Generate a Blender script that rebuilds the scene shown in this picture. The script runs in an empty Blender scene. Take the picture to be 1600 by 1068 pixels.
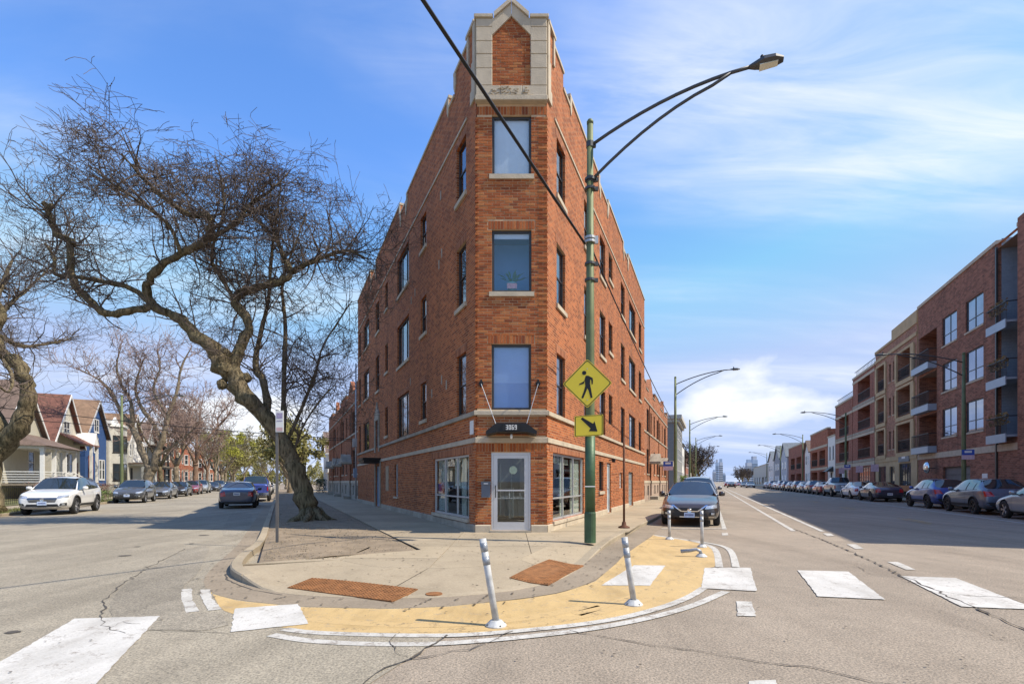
import bpy, bmesh, math, random
from math import sin, cos, pi, radians, sqrt, atan2
from mathutils import Vector, Matrix
from mathutils.bvhtree import BVHTree

SC = bpy.context.scene
COL = SC.collection
rnd = random.Random(7)

# ------------------------------------------------------------------ camera
cam_d = bpy.data.cameras.new('camera')
cam_d.sensor_width = 36.0
cam_d.lens = 18.0
cam_d.shift_y = 0.1363
cam_d.clip_start = 0.05
cam_d.clip_end = 8000
cam = bpy.data.objects.new('camera', cam_d)
COL.objects.link(cam)
cam.location = (0, 0, 1.42)
cam.rotation_euler = (pi/2, 0, 0)
SC.camera = cam

# ------------------------------------------------------------------ sky, sun, exposure
SUN_H = Vector((-0.972, 0.235))           # horizontal travel direction of the light
SUN_EL = radians(51)
world = bpy.data.worlds.new('World'); SC.world = world
world.use_nodes = True
wn = world.node_tree; wn.nodes.clear()
def wnode(t, **k):
    n = wn.nodes.new(t)
    for a, b in k.items(): setattr(n, a, b)
    return n
sky = wnode('ShaderNodeTexSky', sky_type='NISHITA', sun_disc=False, sun_elevation=SUN_EL)
sky.sun_rotation = atan2(-SUN_H.x, -SUN_H.y)
sky.air_density = 0.93; sky.dust_density = 0.15; sky.ozone_density = 2.0
tc = wnode('ShaderNodeTexCoord')
sep = wnode('ShaderNodeSeparateXYZ'); wn.links.new(tc.outputs['Generated'], sep.inputs[0])
def wmath(op, a, b=None, c=None, clamp=False):
    n = wnode('ShaderNodeMath', operation=op, use_clamp=clamp)
    for i, v in enumerate((a, b, c)):
        if v is None: continue
        if hasattr(v, 'is_output'): wn.links.new(v, n.inputs[i])
        else: n.inputs[i].default_value = v
    return n.outputs[0]
zc = wmath('MAXIMUM', sep.outputs['Z'], 0.0)
# wisps: direction projected on a high flat layer
den = wmath('ADD', zc, 0.16)
px_ = wmath('DIVIDE', sep.outputs['X'], den); py_ = wmath('DIVIDE', sep.outputs['Y'], den)
comb = wnode('ShaderNodeCombineXYZ'); wn.links.new(px_, comb.inputs[0]); wn.links.new(py_, comb.inputs[1])
mp = wnode('ShaderNodeMapping'); mp.inputs['Rotation'].default_value = (0, 0, radians(-24)); mp.inputs['Scale'].default_value = (0.55, 1.25, 1)
mp.inputs['Location'].default_value = (2.6, 7.9, 0)
wn.links.new(comb.outputs[0], mp.inputs[0])
nz1 = wnode('ShaderNodeTexNoise'); nz1.inputs['Scale'].default_value = 0.9; nz1.inputs['Detail'].default_value = 7; nz1.inputs['Roughness'].default_value = 0.5; nz1.inputs['Distortion'].default_value = 0.5
wn.links.new(mp.outputs[0], nz1.inputs['Vector'])
r1 = wnode('ShaderNodeValToRGB'); r1.color_ramp.elements[0].position = 0.40; r1.color_ramp.elements[1].position = 0.86
r1.color_ramp.interpolation = 'EASE'
wn.links.new(nz1.outputs[0], r1.inputs[0])
mp3 = wnode('ShaderNodeMapping'); mp3.inputs['Rotation'].default_value = (0, 0, radians(-33)); mp3.inputs['Scale'].default_value = (1.2, 5.5, 1)
wn.links.new(comb.outputs[0], mp3.inputs[0])
nz3 = wnode('ShaderNodeTexNoise'); nz3.inputs['Scale'].default_value = 1.3; nz3.inputs['Detail'].default_value = 8; nz3.inputs['Roughness'].default_value = 0.6; nz3.inputs['Distortion'].default_value = 0.7
wn.links.new(mp3.outputs[0], nz3.inputs['Vector'])
streak = wmath('MULTIPLY_ADD', nz3.outputs[0], 1.9, -0.35, True)
wisp = wmath('MULTIPLY', wmath('MULTIPLY', r1.outputs[0], streak), 1.3, None, True)
# low cumulus belt above the horizon
mp2 = wnode('ShaderNodeMapping'); mp2.inputs['Scale'].default_value = (2.3, 2.3, 5.2); mp2.inputs['Location'].default_value = (7.5998, 6.8216, 3.7851)
wn.links.new(tc.outputs['Generated'], mp2.inputs[0])
nz2 = wnode('ShaderNodeTexNoise'); nz2.inputs['Scale'].default_value = 1.15; nz2.inputs['Detail'].default_value = 9; nz2.inputs['Roughness'].default_value = 0.52
wn.links.new(mp2.outputs[0], nz2.inputs['Vector'])
belt = wmath('MULTIPLY', wmath('SUBTRACT', 1.0, wmath('MULTIPLY', wmath('ABSOLUTE', wmath('SUBTRACT', zc, 0.13)), 6.0), None, True), 0.17)
cum0 = wmath('ADD', nz2.outputs[0], belt)
r2 = wnode('ShaderNodeValToRGB'); r2.color_ramp.elements[0].position = 0.655; r2.color_ramp.elements[1].position = 0.75
wn.links.new(cum0, r2.inputs[0])
cmask = wmath('SUBTRACT', 1.0, wmath('MULTIPLY', wmath('SUBTRACT', zc, 0.2), 7.0, None, True), None, True)
cfac = wmath('MAXIMUM', wisp, wmath('MULTIPLY', wmath('MULTIPLY', r2.outputs[0], cmask), 0.92), None, True)
mixc = wnode('ShaderNodeMixRGB'); wn.links.new(cfac, mixc.inputs[0])
hs = wnode('ShaderNodeHueSaturation'); hs.inputs['Saturation'].default_value = 1.22; hs.inputs['Hue'].default_value = 0.507; hs.inputs['Value'].default_value = 1.0
wn.links.new(sky.outputs[0], hs.inputs['Color'])
cap = wnode('ShaderNodeMixRGB', blend_type='DARKEN'); cap.inputs[0].default_value = 1; cap.inputs[2].default_value = (1.5, 1.95, 3.0, 1)
wn.links.new(hs.outputs[0], cap.inputs[1]); wn.links.new(cap.outputs[0], mixc.inputs[1])
mixc.inputs[2].default_value = (3.2, 3.3, 3.45, 1)
bg = wnode('ShaderNodeBackground'); bg.inputs[1].default_value = 0.15
wn.links.new(mixc.outputs[0], bg.inputs[0])
wo = wnode('ShaderNodeOutputWorld'); wn.links.new(bg.outputs[0], wo.inputs[0])

sun_d = bpy.data.lights.new('sun', 'SUN'); sun_d.energy = 2.9; sun_d.angle = radians(0.55); sun_d.color = (1.0, 0.91, 0.77)
sun = bpy.data.objects.new('sun', sun_d); COL.objects.link(sun)
sd = Vector((SUN_H.x*cos(SUN_EL), SUN_H.y*cos(SUN_EL), -sin(SUN_EL)))
sun.rotation_euler = sd.to_track_quat('-Z', 'Y').to_euler()
sun.location = (30, -6, 40)

vs = SC.view_settings
vs.view_transform = 'Standard'; vs.look = 'None'; vs.gamma = 1.0; vs.use_curve_mapping = False
vs.exposure = 1.12
SC.cycles.use_denoising = True
SC.cycles.max_bounces = 6; SC.cycles.transparent_max_bounces = 12
SC.cycles.diffuse_bounces = 3; SC.cycles.glossy_bounces = 3

# ------------------------------------------------------------------ helpers
def gp(x, y, z=0.0):
    """Measured photograph point on a level surface at height z -> place coordinates."""
    d = (1.42 - z)*800.0/(y - 752.0)
    return Vector(((x - 800.0)*d/800.0, d, z))
def dp(x, y, d):
    return Vector(((x - 800.0)*d/800.0, d, 1.42 + (752.0 - y)*d/800.0))

class MB:
    def __init__(s): s.v = []; s.f = []; s.m = []
    def add(s, vs_, fs, mi=0):
        b = len(s.v); s.v.extend([tuple(p) for p in vs_])
        for f in fs: s.f.append([b+i for i in f]); s.m.append(mi)
    def quad(s, a, b, c, d, mi=0): s.add((a, b, c, d), ((0, 1, 2, 3),), mi)
    def poly(s, pts, mi=0): s.add(pts, (tuple(range(len(pts))),), mi)
    def box(s, x0, x1, y0, y1, z0, z1, mi=0):
        s.add([(x0,y0,z0),(x1,y0,z0),(x1,y1,z0),(x0,y1,z0),(x0,y0,z1),(x1,y0,z1),(x1,y1,z1),(x0,y1,z1)],
              [(0,3,2,1),(4,5,6,7),(0,1,5,4),(1,2,6,5),(2,3,7,6),(3,0,4,7)], mi)
    def ext(s, pts, vec, mi=0):
        n = len(pts); vec = Vector(vec); p = [Vector(q) for q in pts]
        s.add(p + [q+vec for q in p], [tuple(range(n))[::-1], tuple(range(n, 2*n))] + [(i, (i+1) % n, n+(i+1) % n, n+i) for i in range(n)], mi)
    def prism(s, pts2, z0, z1, mi=0): s.ext([(p[0], p[1], z0) for p in pts2], (0, 0, z1-z0), mi)
    def bar(s, a, b, w, h, mi=0):
        a = Vector(a); b = Vector(b); d = (b-a).normalized()
        up = Vector((0,0,1)) if abs(d.z) < .95 else Vector((0,1,0))
        r = d.cross(up).normalized(); u = r.cross(d)
        s.ext([a+r*w/2+u*h/2, a-r*w/2+u*h/2, a-r*w/2-u*h/2, a+r*w/2-u*h/2], b-a, mi)
    def tube(s, pts, rads, n=8, mi=0, cap=True):
        pts = [Vector(p) for p in pts]
        if not hasattr(rads, '__len__'): rads = [rads]*len(pts)
        d = (pts[1]-pts[0]).normalized()
        r = d.orthogonal().normalized(); rings = []
        for i, p in enumerate(pts):
            if i == 0: t = pts[1]-pts[0]
            elif i == len(pts)-1: t = pts[-1]-pts[-2]
            else: t = pts[i+1]-pts[i-1]
            if t.length < 1e-9: t = d
            t = t.normalized(); r = (r - t*r.dot(t))
            r = r.normalized() if r.length > 1e-6 else t.orthogonal().normalized()
            u = t.cross(r)
            rings.append([p + (r*cos(2*pi*k/n)+u*sin(2*pi*k/n))*rads[i] for k in range(n)])
        fs = []
        for i in range(len(pts)-1):
            for k in range(n): fs.append((i*n+k, i*n+(k+1) % n, (i+1)*n+(k+1) % n, (i+1)*n+k))
        if cap: fs.append(tuple(range(n))[::-1]); fs.append(tuple(range((len(pts)-1)*n, len(pts)*n)))
        s.add([p for q in rings for p in q], fs, mi)
    def lathe(s, prof, n=16, c=(0,0,0), axis='z', mi=0):
        vs_ = []
        for (r, h) in prof:
            for k in range(n):
                a = 2*pi*k/n
                if axis == 'z': vs_.append((c[0]+r*cos(a), c[1]+r*sin(a), c[2]+h))
                elif axis == 'y': vs_.append((c[0]+r*cos(a), c[1]+h, c[2]+r*sin(a)))
                else: vs_.append((c[0]+h, c[1]+r*cos(a), c[2]+r*sin(a)))
        fs = []
        for i in range(len(prof)-1):
            for k in range(n): fs.append((i*n+k, i*n+(k+1) % n, (i+1)*n+(k+1) % n, (i+1)*n+k))
        fs.append(tuple(range(n))[::-1]); fs.append(tuple(range((len(prof)-1)*n, len(prof)*n)))
        s.add(vs_, fs, mi)
    def mesh(s, name, mats):
        me = bpy.data.meshes.new(name)
        me.from_pydata(s.v, [], s.f)
        if not isinstance(mats, (list, tuple)): mats = [mats]
        for m_ in mats: me.materials.append(m_)
        if len(mats) > 1: me.polygons.foreach_set('material_index', s.m)
        return me
    def build(s, name, mats, parent=None, mx=None, smooth=False, fix=True):
        me = s.mesh(name, mats)
        if fix:
            bm = bmesh.new(); bm.from_mesh(me); bmesh.ops.recalc_face_normals(bm, faces=bm.faces); bm.to_mesh(me); bm.free()
        if smooth: me.polygons.foreach_set('use_smooth', [True]*len(me.polygons))
        return link(name, me, parent, mx)

def link(name, me, parent=None, mx=None):
    o = bpy.data.objects.new(name, me); COL.objects.link(o)
    if parent is not None: o.parent = parent
    if mx is not None: o.matrix_local = mx
    return o
def tag(o, label=None, cat=None, group=None, kind=None):
    if label: o['label'] = label
    if cat: o['category'] = cat
    if group: o['group'] = group
    if kind: o['kind'] = kind
    return o
def thing(name, label, cat, mx=None, group=None):
    o = bpy.data.objects.new(name, None); COL.objects.link(o); o.empty_display_size = .3
    if mx is not None: o.matrix_local = mx
    return tag(o, label, cat, group)
def copy_tree(o, parent=None):
    c = o.copy(); COL.objects.link(c)
    if parent is not None: c.parent = parent
    for ch in [q for q in bpy.data.objects if q.parent == o]: copy_tree(ch, c)
    return c
def frame(loc, ang): return Matrix.Translation(Vector(loc)) @ Matrix.Rotation(ang, 4, 'Z')

DL = Vector((-0.41036, 0.91192, 0)); AL = atan2(DL.y, DL.x)      # along the side street
DR = Vector((0.36128, 0.93236, 0)); AR = atan2(DR.y, DR.x)       # along the avenue
def pl(c, z_, h=0.0): return Vector((c - 0.45*z_, z_, h))         # side street: offset c, distance
def pr(c, z_, h=0.0): return Vector((c + 0.3875*z_, z_, h))       # avenue: offset c, distance

# ------------------------------------------------------------------ materials
MATS = {}
def _nt(name):
    m = bpy.data.materials.new(name); m.use_nodes = True
    nt = m.node_tree; b = nt.nodes['Principled BSDF']
    return m, nt, b
def nn(nt, t, **k):
    n = nt.nodes.new(t)
    for a, b in k.items(): setattr(n, a, b)
    return n
def coords(nt, kind='Object', scale=(1,1,1)):
    t = nn(nt, 'ShaderNodeTexCoord'); m = nn(nt, 'ShaderNodeMapping'); m.inputs['Scale'].default_value = scale
    nt.links.new(t.outputs[kind], m.inputs[0]); return m.outputs[0]
def noise(nt, vec, scale, detail=4, rough=.55):
    n = nn(nt, 'ShaderNodeTexNoise'); n.inputs['Scale'].default_value = scale; n.inputs['Detail'].default_value = detail; n.inputs['Roughness'].default_value = rough
    nt.links.new(vec, n.inputs['Vector']); return n.outputs[0]
def ramp(nt, fac, stops):
    r = nn(nt, 'ShaderNodeValToRGB'); e = r.color_ramp.elements
    while len(e) < len(stops): e.new(.5)
    for q, (p, c) in zip(e, stops): q.position = p; q.color = (c[0], c[1], c[2], 1)
    nt.links.new(fac, r.inputs[0]); return r.outputs[0]
def mix(nt, fac, a, b, mode='MIX'):
    n = nn(nt, 'ShaderNodeMixRGB', blend_type=mode)
    for i, v in enumerate((fac, a, b)):
        if hasattr(v, 'is_output'): nt.links.new(v, n.inputs[i])
        elif isinstance(v, (int, float)): n.inputs[i].default_value = v
        else: n.inputs[i].default_value = (v[0], v[1], v[2], 1)
    return n.outputs[0]
def bump(nt, b, h, strength, dist=.02):
    n = nn(nt, 'ShaderNodeBump'); n.inputs['Strength'].default_value = strength; n.inputs['Distance'].default_value = dist
    nt.links.new(h, n.inputs['Height']); nt.links.new(n.outputs[0], b.inputs['Normal'])
def sc_(c, k): return tuple(min(1, x*k) for x in c)
def mat(name, col, rough=.6, metal=0., var=.18, vs_=3., bs=0., bst=.3, coat=0., spec=.5, kind='Object'):
    """plain surface with mottled colour and fine relief"""
    if name in MATS: return MATS[name]
    m, nt, b = _nt(name); v = coords(nt, kind)
    n = noise(nt, v, vs_, 6, .6)
    c = ramp(nt, n, [(.25, sc_(col, 1-var)), (.75, sc_(col, 1+var))])
    nt.links.new(c, b.inputs['Base Color'])
    b.inputs['Roughness'].default_value = rough; b.inputs['Metallic'].default_value = metal
    b.inputs['Coat Weight'].default_value = coat; b.inputs['Coat Roughness'].default_value = .04
    b.inputs['Specular IOR Level'].default_value = spec
    if bs: bump(nt, b, noise(nt, v, bs, 4), bst)
    MATS[name] = m; return m
def brickmat(name, c1, c2, mortar, bw=.215, bh=.0694, ms=.011, dark=None, soldier=False, rough=.85, ribs=None):
    if name in MATS: return MATS[name]
    m, nt, b = _nt(name)
    t = nn(nt, 'ShaderNodeTexCoord'); s = nn(nt, 'ShaderNodeSeparateXYZ'); nt.links.new(t.outputs['Object'], s.inputs[0])
    ad = nn(nt, 'ShaderNodeMath', operation='ADD'); nt.links.new(s.outputs[0], ad.inputs[0]); nt.links.new(s.outputs[1], ad.inputs[1])
    cb = nn(nt, 'ShaderNodeCombineXYZ')
    if soldier: nt.links.new(s.outputs[2], cb.inputs[0]); nt.links.new(ad.outputs[0], cb.inputs[1])
    else: nt.links.new(ad.outputs[0], cb.inputs[0]); nt.links.new(s.outputs[2], cb.inputs[1])
    br = nn(nt, 'ShaderNodeTexBrick'); br.offset = 0 if soldier else .5
    br.inputs['Scale'].default_value = 1; br.inputs['Brick Width'].default_value = bw; br.inputs['Row Height'].default_value = bh
    br.inputs['Mortar Size'].default_value = ms/2; br.inputs['Mortar Smooth'].default_value = .2; br.inputs['Bias'].default_value = 0
    br.inputs['Color1'].default_value = (0,0,0,1); br.inputs['Color2'].default_value = (1,1,1,1); br.inputs['Mortar'].default_value = (.5,.5,.5,1)
    nt.links.new(cb.outputs[0], br.inputs['Vector'])
    d = dark or sc_(c1, .82)
    col = ramp(nt, br.outputs['Color'], [(0.0, d), (.18, c1), (.6, c2), (1.0, sc_(c2, 1.2))])
    big = noise(nt, t.outputs['Object'], .35, 5); fine = noise(nt, t.outputs['Object'], 14, 3)
    col = mix(nt, .55, col, ramp(nt, big, [(.3, (.62,.6,.6)), (.7, (1.12,1.1,1.08))]), 'MULTIPLY')
    col = mix(nt, .25, col, ramp(nt, fine, [(.3, (.7,.7,.7)), (.7, (1.15,1.15,1.15))]), 'MULTIPLY')
    vv = coords(nt, 'Object', (1.6,1.6,.16)); sk = noise(nt, vv, 1.0, 5, .6); col = mix(nt, .6, col, ramp(nt, sk, [(.34, (.5,.48,.46)), (.5, (1,1,1))]), 'MULTIPLY')
    col = mix(nt, br.outputs['Fac'], col, mortar)
    nt.links.new(col, b.inputs['Base Color']); b.inputs['Roughness'].default_value = rough; b.inputs['Specular IOR Level'].default_value = .25
    inv = nn(nt, 'ShaderNodeMath', operation='SUBTRACT'); inv.inputs[0].default_value = 1; nt.links.new(br.outputs['Fac'], inv.inputs[1])
    h2 = nn(nt, 'ShaderNodeMath', operation='MULTIPLY_ADD'); nt.links.new(fine, h2.inputs[0]); h2.inputs[1].default_value = .3; nt.links.new(inv.outputs[0], h2.inputs[2])
    bump(nt, b, h2.outputs[0], .7, .012)
    MATS[name] = m; return m
def stripes(name, col, step=.12, rough=.6, axis=2, depth=.5, var=.12):
    """lapped boards or shingle courses: colour noise with a stepped relief"""
    if name in MATS: return MATS[name]
    m, nt, b = _nt(name)
    t = nn(nt, 'ShaderNodeTexCoord'); s = nn(nt, 'ShaderNodeSeparateXYZ'); nt.links.new(t.outputs['Object'], s.inputs[0])
    dv = nn(nt, 'ShaderNodeMath', operation='DIVIDE'); nt.links.new(s.outputs[axis], dv.inputs[0]); dv.inputs[1].default_value = step
    fr = nn(nt, 'ShaderNodeMath', operation='FRACT'); nt.links.new(dv.outputs[0], fr.inputs[0])
    n = noise(nt, t.outputs['Object'], 2.5, 6); n2 = noise(nt, t.outputs['Object'], 18, 3)
    c = ramp(nt, n, [(.25, sc_(col, 1-var)), (.75, sc_(col, 1+var))])
    c = mix(nt, .5, c, ramp(nt, n2, [(.3, (.75,.75,.75)), (.7, (1.15,1.15,1.15))]), 'MULTIPLY')
    nt.links.new(c, b.inputs['Base Color']); b.inputs['Roughness'].default_value = rough
    bump(nt, b, fr.outputs[0], depth, .03)
    MATS[name] = m; return m
def glassmat(name, tint=(.75,.8,.82), refl=.1, rough=.01):
    if name in MATS: return MATS[name]
    m, nt, b = _nt(name); nt.nodes.remove(b); out = nt.nodes['Material Output']
    tr = nn(nt, 'ShaderNodeBsdfTransparent'); tr.inputs[0].default_value = (*tint, 1)
    gl = nn(nt, 'ShaderNodeBsdfGlossy'); gl.inputs['Roughness'].default_value = rough
    lw = nn(nt, 'ShaderNodeLayerWeight'); pw = nn(nt, 'ShaderNodeMath', operation='POWER'); nt.links.new(lw.outputs['Facing'], pw.inputs[0]); pw.inputs[1].default_value = 4.0
    ad = nn(nt, 'ShaderNodeMath', operation='MULTIPLY_ADD', use_clamp=True); nt.links.new(pw.outputs[0], ad.inputs[0]); ad.inputs[1].default_value = .75; ad.inputs[2].default_value = refl
    tcn = coords(nt); nz = noise(nt, tcn, .9, 2); bn = nn(nt, 'ShaderNodeBump'); bn.inputs['Strength'].default_value = .05; bn.inputs['Distance'].default_value = .02
    nt.links.new(nz, bn.inputs['Height']); nt.links.new(bn.outputs[0], gl.inputs['Normal'])
    mx = nn(nt, 'ShaderNodeMixShader'); nt.links.new(ad.outputs[0], mx.inputs[0]); nt.links.new(tr.outputs[0], mx.inputs[1]); nt.links.new(gl.outputs[0], mx.inputs[2])
    nt.links.new(mx.outputs[0], out.inputs[0]); MATS[name] = m; return m
def asphalt(name, col, speck, patch=.22, seam=None):
    if name in MATS: return MATS[name]
    m, nt, b = _nt(name); v = coords(nt)
    big = noise(nt, v, .22, 6, .6); mid = noise(nt, v, 2.2, 6, .65); f1 = noise(nt, v, 55, 2, .7)
    vo = nn(nt, 'ShaderNodeTexVoronoi'); vo.inputs['Scale'].default_value = 75; nt.links.new(v, vo.inputs['Vector'])
    c = ramp(nt, big, [(.3, sc_(col, 1-patch)), (.7, sc_(col, 1+patch*.7))])
    c = mix(nt, .5, c, ramp(nt, mid, [(.3, (.78,.78,.78)), (.7, (1.16,1.15,1.14))]), 'MULTIPLY')
    c = mix(nt, .75, c, ramp(nt, f1, [(.36, (.55,.55,.55)), (.5, (1,1,1)), (.66, speck)]), 'MULTIPLY')
    c = mix(nt, .4, c, ramp(nt, vo.outputs['Color'], [(.1, (.6,.6,.6)), (.8, (1.25,1.22,1.2))]), 'MULTIPLY')
    # long tyre streaks of rubber and oil
    v2 = coords(nt, 'Object', (.5, .045, 1)); st = noise(nt, v2, 2.6, 4, .6)
    c = mix(nt, .5, c, ramp(nt, st, [(.34, (.68,.67,.66)), (.58, (1.06,1.06,1.06))]), 'MULTIPLY')
    nt.links.new(c, b.inputs['Base Color']); b.inputs['Roughness'].default_value = .88; b.inputs['Specular IOR Level'].default_value = .25
    bump(nt, b, f1, .45, .012); MATS[name] = m; return m
def concrete(name, col, var=.16, fine=40):
    if name in MATS: return MATS[name]
    m, nt, b = _nt(name); v = coords(nt)
    big = noise(nt, v, .7, 7, .62); f1 = noise(nt, v, fine, 4, .7); st = noise(nt, v, 3.5, 5, .7)
    oi = nn(nt, 'ShaderNodeObjectInfo')
    c = ramp(nt, big, [(.28, sc_(col, 1-var)), (.72, sc_(col, 1+var))])
    c = mix(nt, .5, c, ramp(nt, f1, [(.35, (.72,.71,.7)), (.62, (1.1,1.1,1.1))]), 'MULTIPLY')
    c = mix(nt, .45, c, ramp(nt, st, [(.3, (.66,.63,.6)), (.46, (1,1,1))]), 'MULTIPLY')
    c = mix(nt, 1.0, c, ramp(nt, oi.outputs['Random'], [(0, (.9,.9,.9)), (1, (1.06,1.05,1.03))]), 'MULTIPLY')
    nt.links.new(c, b.inputs['Base Color']); b.inputs['Roughness'].default_value = .85; b.inputs['Specular IOR Level'].default_value = .3
    bump(nt, b, f1, .25, .01); MATS[name] = m; return m
def paintmark(name, col, under, wear=.5):
    """road paint, worn through to the surface below where traffic has rubbed it"""
    if name in MATS: return MATS[name]
    m, nt, b = _nt(name); v = coords(nt, 'Object')
    n = noise(nt, v, 7, 8, .75); f1 = noise(nt, v, 60, 2, .7); big = noise(nt, v, 1.0, 4)
    mk = nn(nt, 'ShaderNodeMath', operation='MULTIPLY_ADD'); nt.links.new(f1, mk.inputs[0]); mk.inputs[1].default_value = .35; nt.links.new(n, mk.inputs[2])
    fac = ramp(nt, mk.outputs[0], [(wear-.06, (0,0,0)), (wear+.06, (1,1,1))])
    c = ramp(nt, big, [(.3, sc_(col, .9)), (.7, sc_(col, 1.06))])
    c = mix(nt, .5, c, ramp(nt, f1, [(.35, (.8,.8,.8)), (.6, (1.06,1.06,1.06))]), 'MULTIPLY')
    dv = noise(nt, coords(nt, 'Object', (1.0,.35,1)), 2.4, 6, .65); c = mix(nt, .7, c, ramp(nt, dv, [(.32, (.68,.66,.63)), (.55, (1.03,1.03,1.03))]), 'MULTIPLY')
    c = mix(nt, fac, under, c)
    nt.links.new(c, b.inputs['Base Color']); b.inputs['Roughness'].default_value = .75
    bump(nt, b, f1, .3, .01); MATS[name] = m; return m
def carpaint(name, col, metal=.35, rough=.28):
    if name in MATS: return MATS[name]
    m, nt, b = _nt(name); v = coords(nt)
    n = noise(nt, v, 1.4, 5); dirt = noise(nt, v, 5, 6, .7)
    c = ramp(nt, n, [(.3, sc_(col, .93)), (.7, sc_(col, 1.05))])
    c = mix(nt, .10, c, ramp(nt, dirt, [(.4, (.25,.22,.18)), (.7, (.4,.37,.32))]))
    nt.links.new(c, b.inputs['Base Color']); b.inputs['Metallic'].default_value = metal; b.inputs['Roughness'].default_value = rough
    b.inputs['Coat Weight'].default_value = 1; b.inputs['Coat Roughness'].default_value = .05
    MATS[name] = m; return m
# ------------------------------------------------------------------ ground, roads, kerbs, pavements
m_road = asphalt('avenue_asphalt', (.30,.255,.202), (1.5,1.42,1.35), .14)
m_road2 = asphalt('side_street_asphalt', (.325,.29,.228), (1.35,1.33,1.28), .2)
m_conc = concrete('pavement_concrete', (.37,.305,.215))
m_kerb = concrete('kerb_concrete', (.36,.30,.215), .2, 30)
m_gut = concrete('gutter_concrete', (.30,.245,.18), .22, 30)
m_joint = mat('joint_dirt', (.09,.075,.055), .95)
m_dirt = mat('bare_earth', (.24,.185,.125), .95, var=.35, vs_=2.2, bs=22, bst=.8)
m_lawn = mat('rough_lawn', (.13,.125,.045), .95, var=.5, vs_=1.6, bs=40, bst=.8)
m_white = paintmark('white_road_paint', (.52,.50,.455), (.25,.215,.18), .60)
m_white2 = paintmark('fresh_white_paint', (.56,.54,.50), (.27,.235,.2), .555)
m_yel = paintmark('yellow_ochre_paint', (.53,.37,.165), (.33,.26,.17), .56)
m_amber = paintmark('faded_amber_paint', (.5,.32,.1), (.2,.17,.15), .66)
m_crack = mat('crack_tar', (.075,.065,.055), .9)
m_rust = mat('rusty_iron', (.26,.115,.042), .85, .25, var=.45, vs_=9, bs=60, bst=.4)

def struct(name, mb, m, z=None, **k):
    o = mb.build(name, m, **k); o['kind'] = 'structure'; return o
g = MB(); g.quad((-4000,-3000,-.001), (4000,-3000,-.001), (4000,5000,-.001), (-4000,5000,-.001))
road = struct('avenue_road', g, m_road)
g = MB(); b0 = [(-.28,6.2), (-.62,4.72), (-.83,4.1), (-1.0,3.6), (-1.35,2.4), (-1.9,.5), (-2.6,-3), (-3.2,-12)]
g.poly([(x, y, .004) for x, y in b0] + [(-60,-12,.004), pl(-30, 30, .004), pl(-11.4, 36, .004), pl(-11.4, 400, .004), pl(-.5, 400, .004), pl(-.5, 11, .004), pl(-.4, 8, .004)])
road2 = struct('side_street_road', g, m_road2)

def resample(pts, n):
    d = [0]
    for a, b in zip(pts, pts[1:]): d.append(d[-1] + (b-a).length)
    out = []
    for i in range(n):
        t = d[-1]*i/(n-1); k = 0
        while k < len(d)-2 and d[k+1] < t: k += 1
        f = (t-d[k])/max(1e-9, d[k+1]-d[k]); out.append(pts[k].lerp(pts[k+1], f))
    return out
def smooth(pts, it=2):
    for _ in range(it):
        q = [pts[0]]
        for a, b in zip(pts, pts[1:]): q += [a.lerp(b, .25), a.lerp(b, .75)]
        pts = q + [pts[-1]]
    return pts
# kerb line round the corner (face of kerb), gutter line outside it
K = [pl(-.55, 15)] + [pl(-.55, 11)] + [gp(*p) for p in ((374,872),(353,897),(386,914),(429,927),(500,933),(612,936),(700,934),(760,928),(803,924),(856,912),(887,902),(912,882),(942,857),(968,842),(1003,823))] + [pr(-1.97, 18.6), pr(-1.97, 24)]
G = [pl(-.98, 15)] + [pl(-.98, 11)] + [gp(*p) for p in ((338,880),(313,908),(329,927),(372,938),(472,948),(610,951),(700,947),(760,941),(819,935),(876,926),(929,909),(963,880),(976,866),(1018,838))] + [pr(-1.52, 18.6), pr(-1.52, 24)]
K = resample(smooth(K), 90); G = resample(smooth(G), 90)
def ramp_h(p):
    """kerb height above the road at a point of the corner curve: dropped between the two ramps"""
    if p.x < -3.9: return .12
    if p.x < -3.2: return .12 - .105*(p.x+3.9)/.7
    if p.x > 2.35: return .12
    if p.x > 1.35: return .015 + .105*(p.x-1.35)/1.0
    return .015
CEN = Vector((-.75, 9.6, 0))
def inward(pts, d):
    out = []
    for i, p in enumerate(pts):
        t = (pts[min(i+1, len(pts)-1)] - pts[max(i-1, 0)]).normalized()
        nrm = Vector((t.y, -t.x, 0))
        if nrm.dot(CEN-p) < 0: nrm = -nrm
        out.append(p + nrm*d)
    return out
K2 = inward(K, .17)
g = MB()
for i in range(89):
    g.quad(G[i]+Vector((0,0,.006)), G[i+1]+Vector((0,0,.006)), K[i+1]+Vector((0,0,.010)), K[i]+Vector((0,0,.010)))
gut = struct('corner_gutter', g, m_gut)
kerb_root = thing('corner_kerb', None, None); del_keys = None; kerb_root['kind'] = 'structure'
i = 0; step = 8
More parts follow.
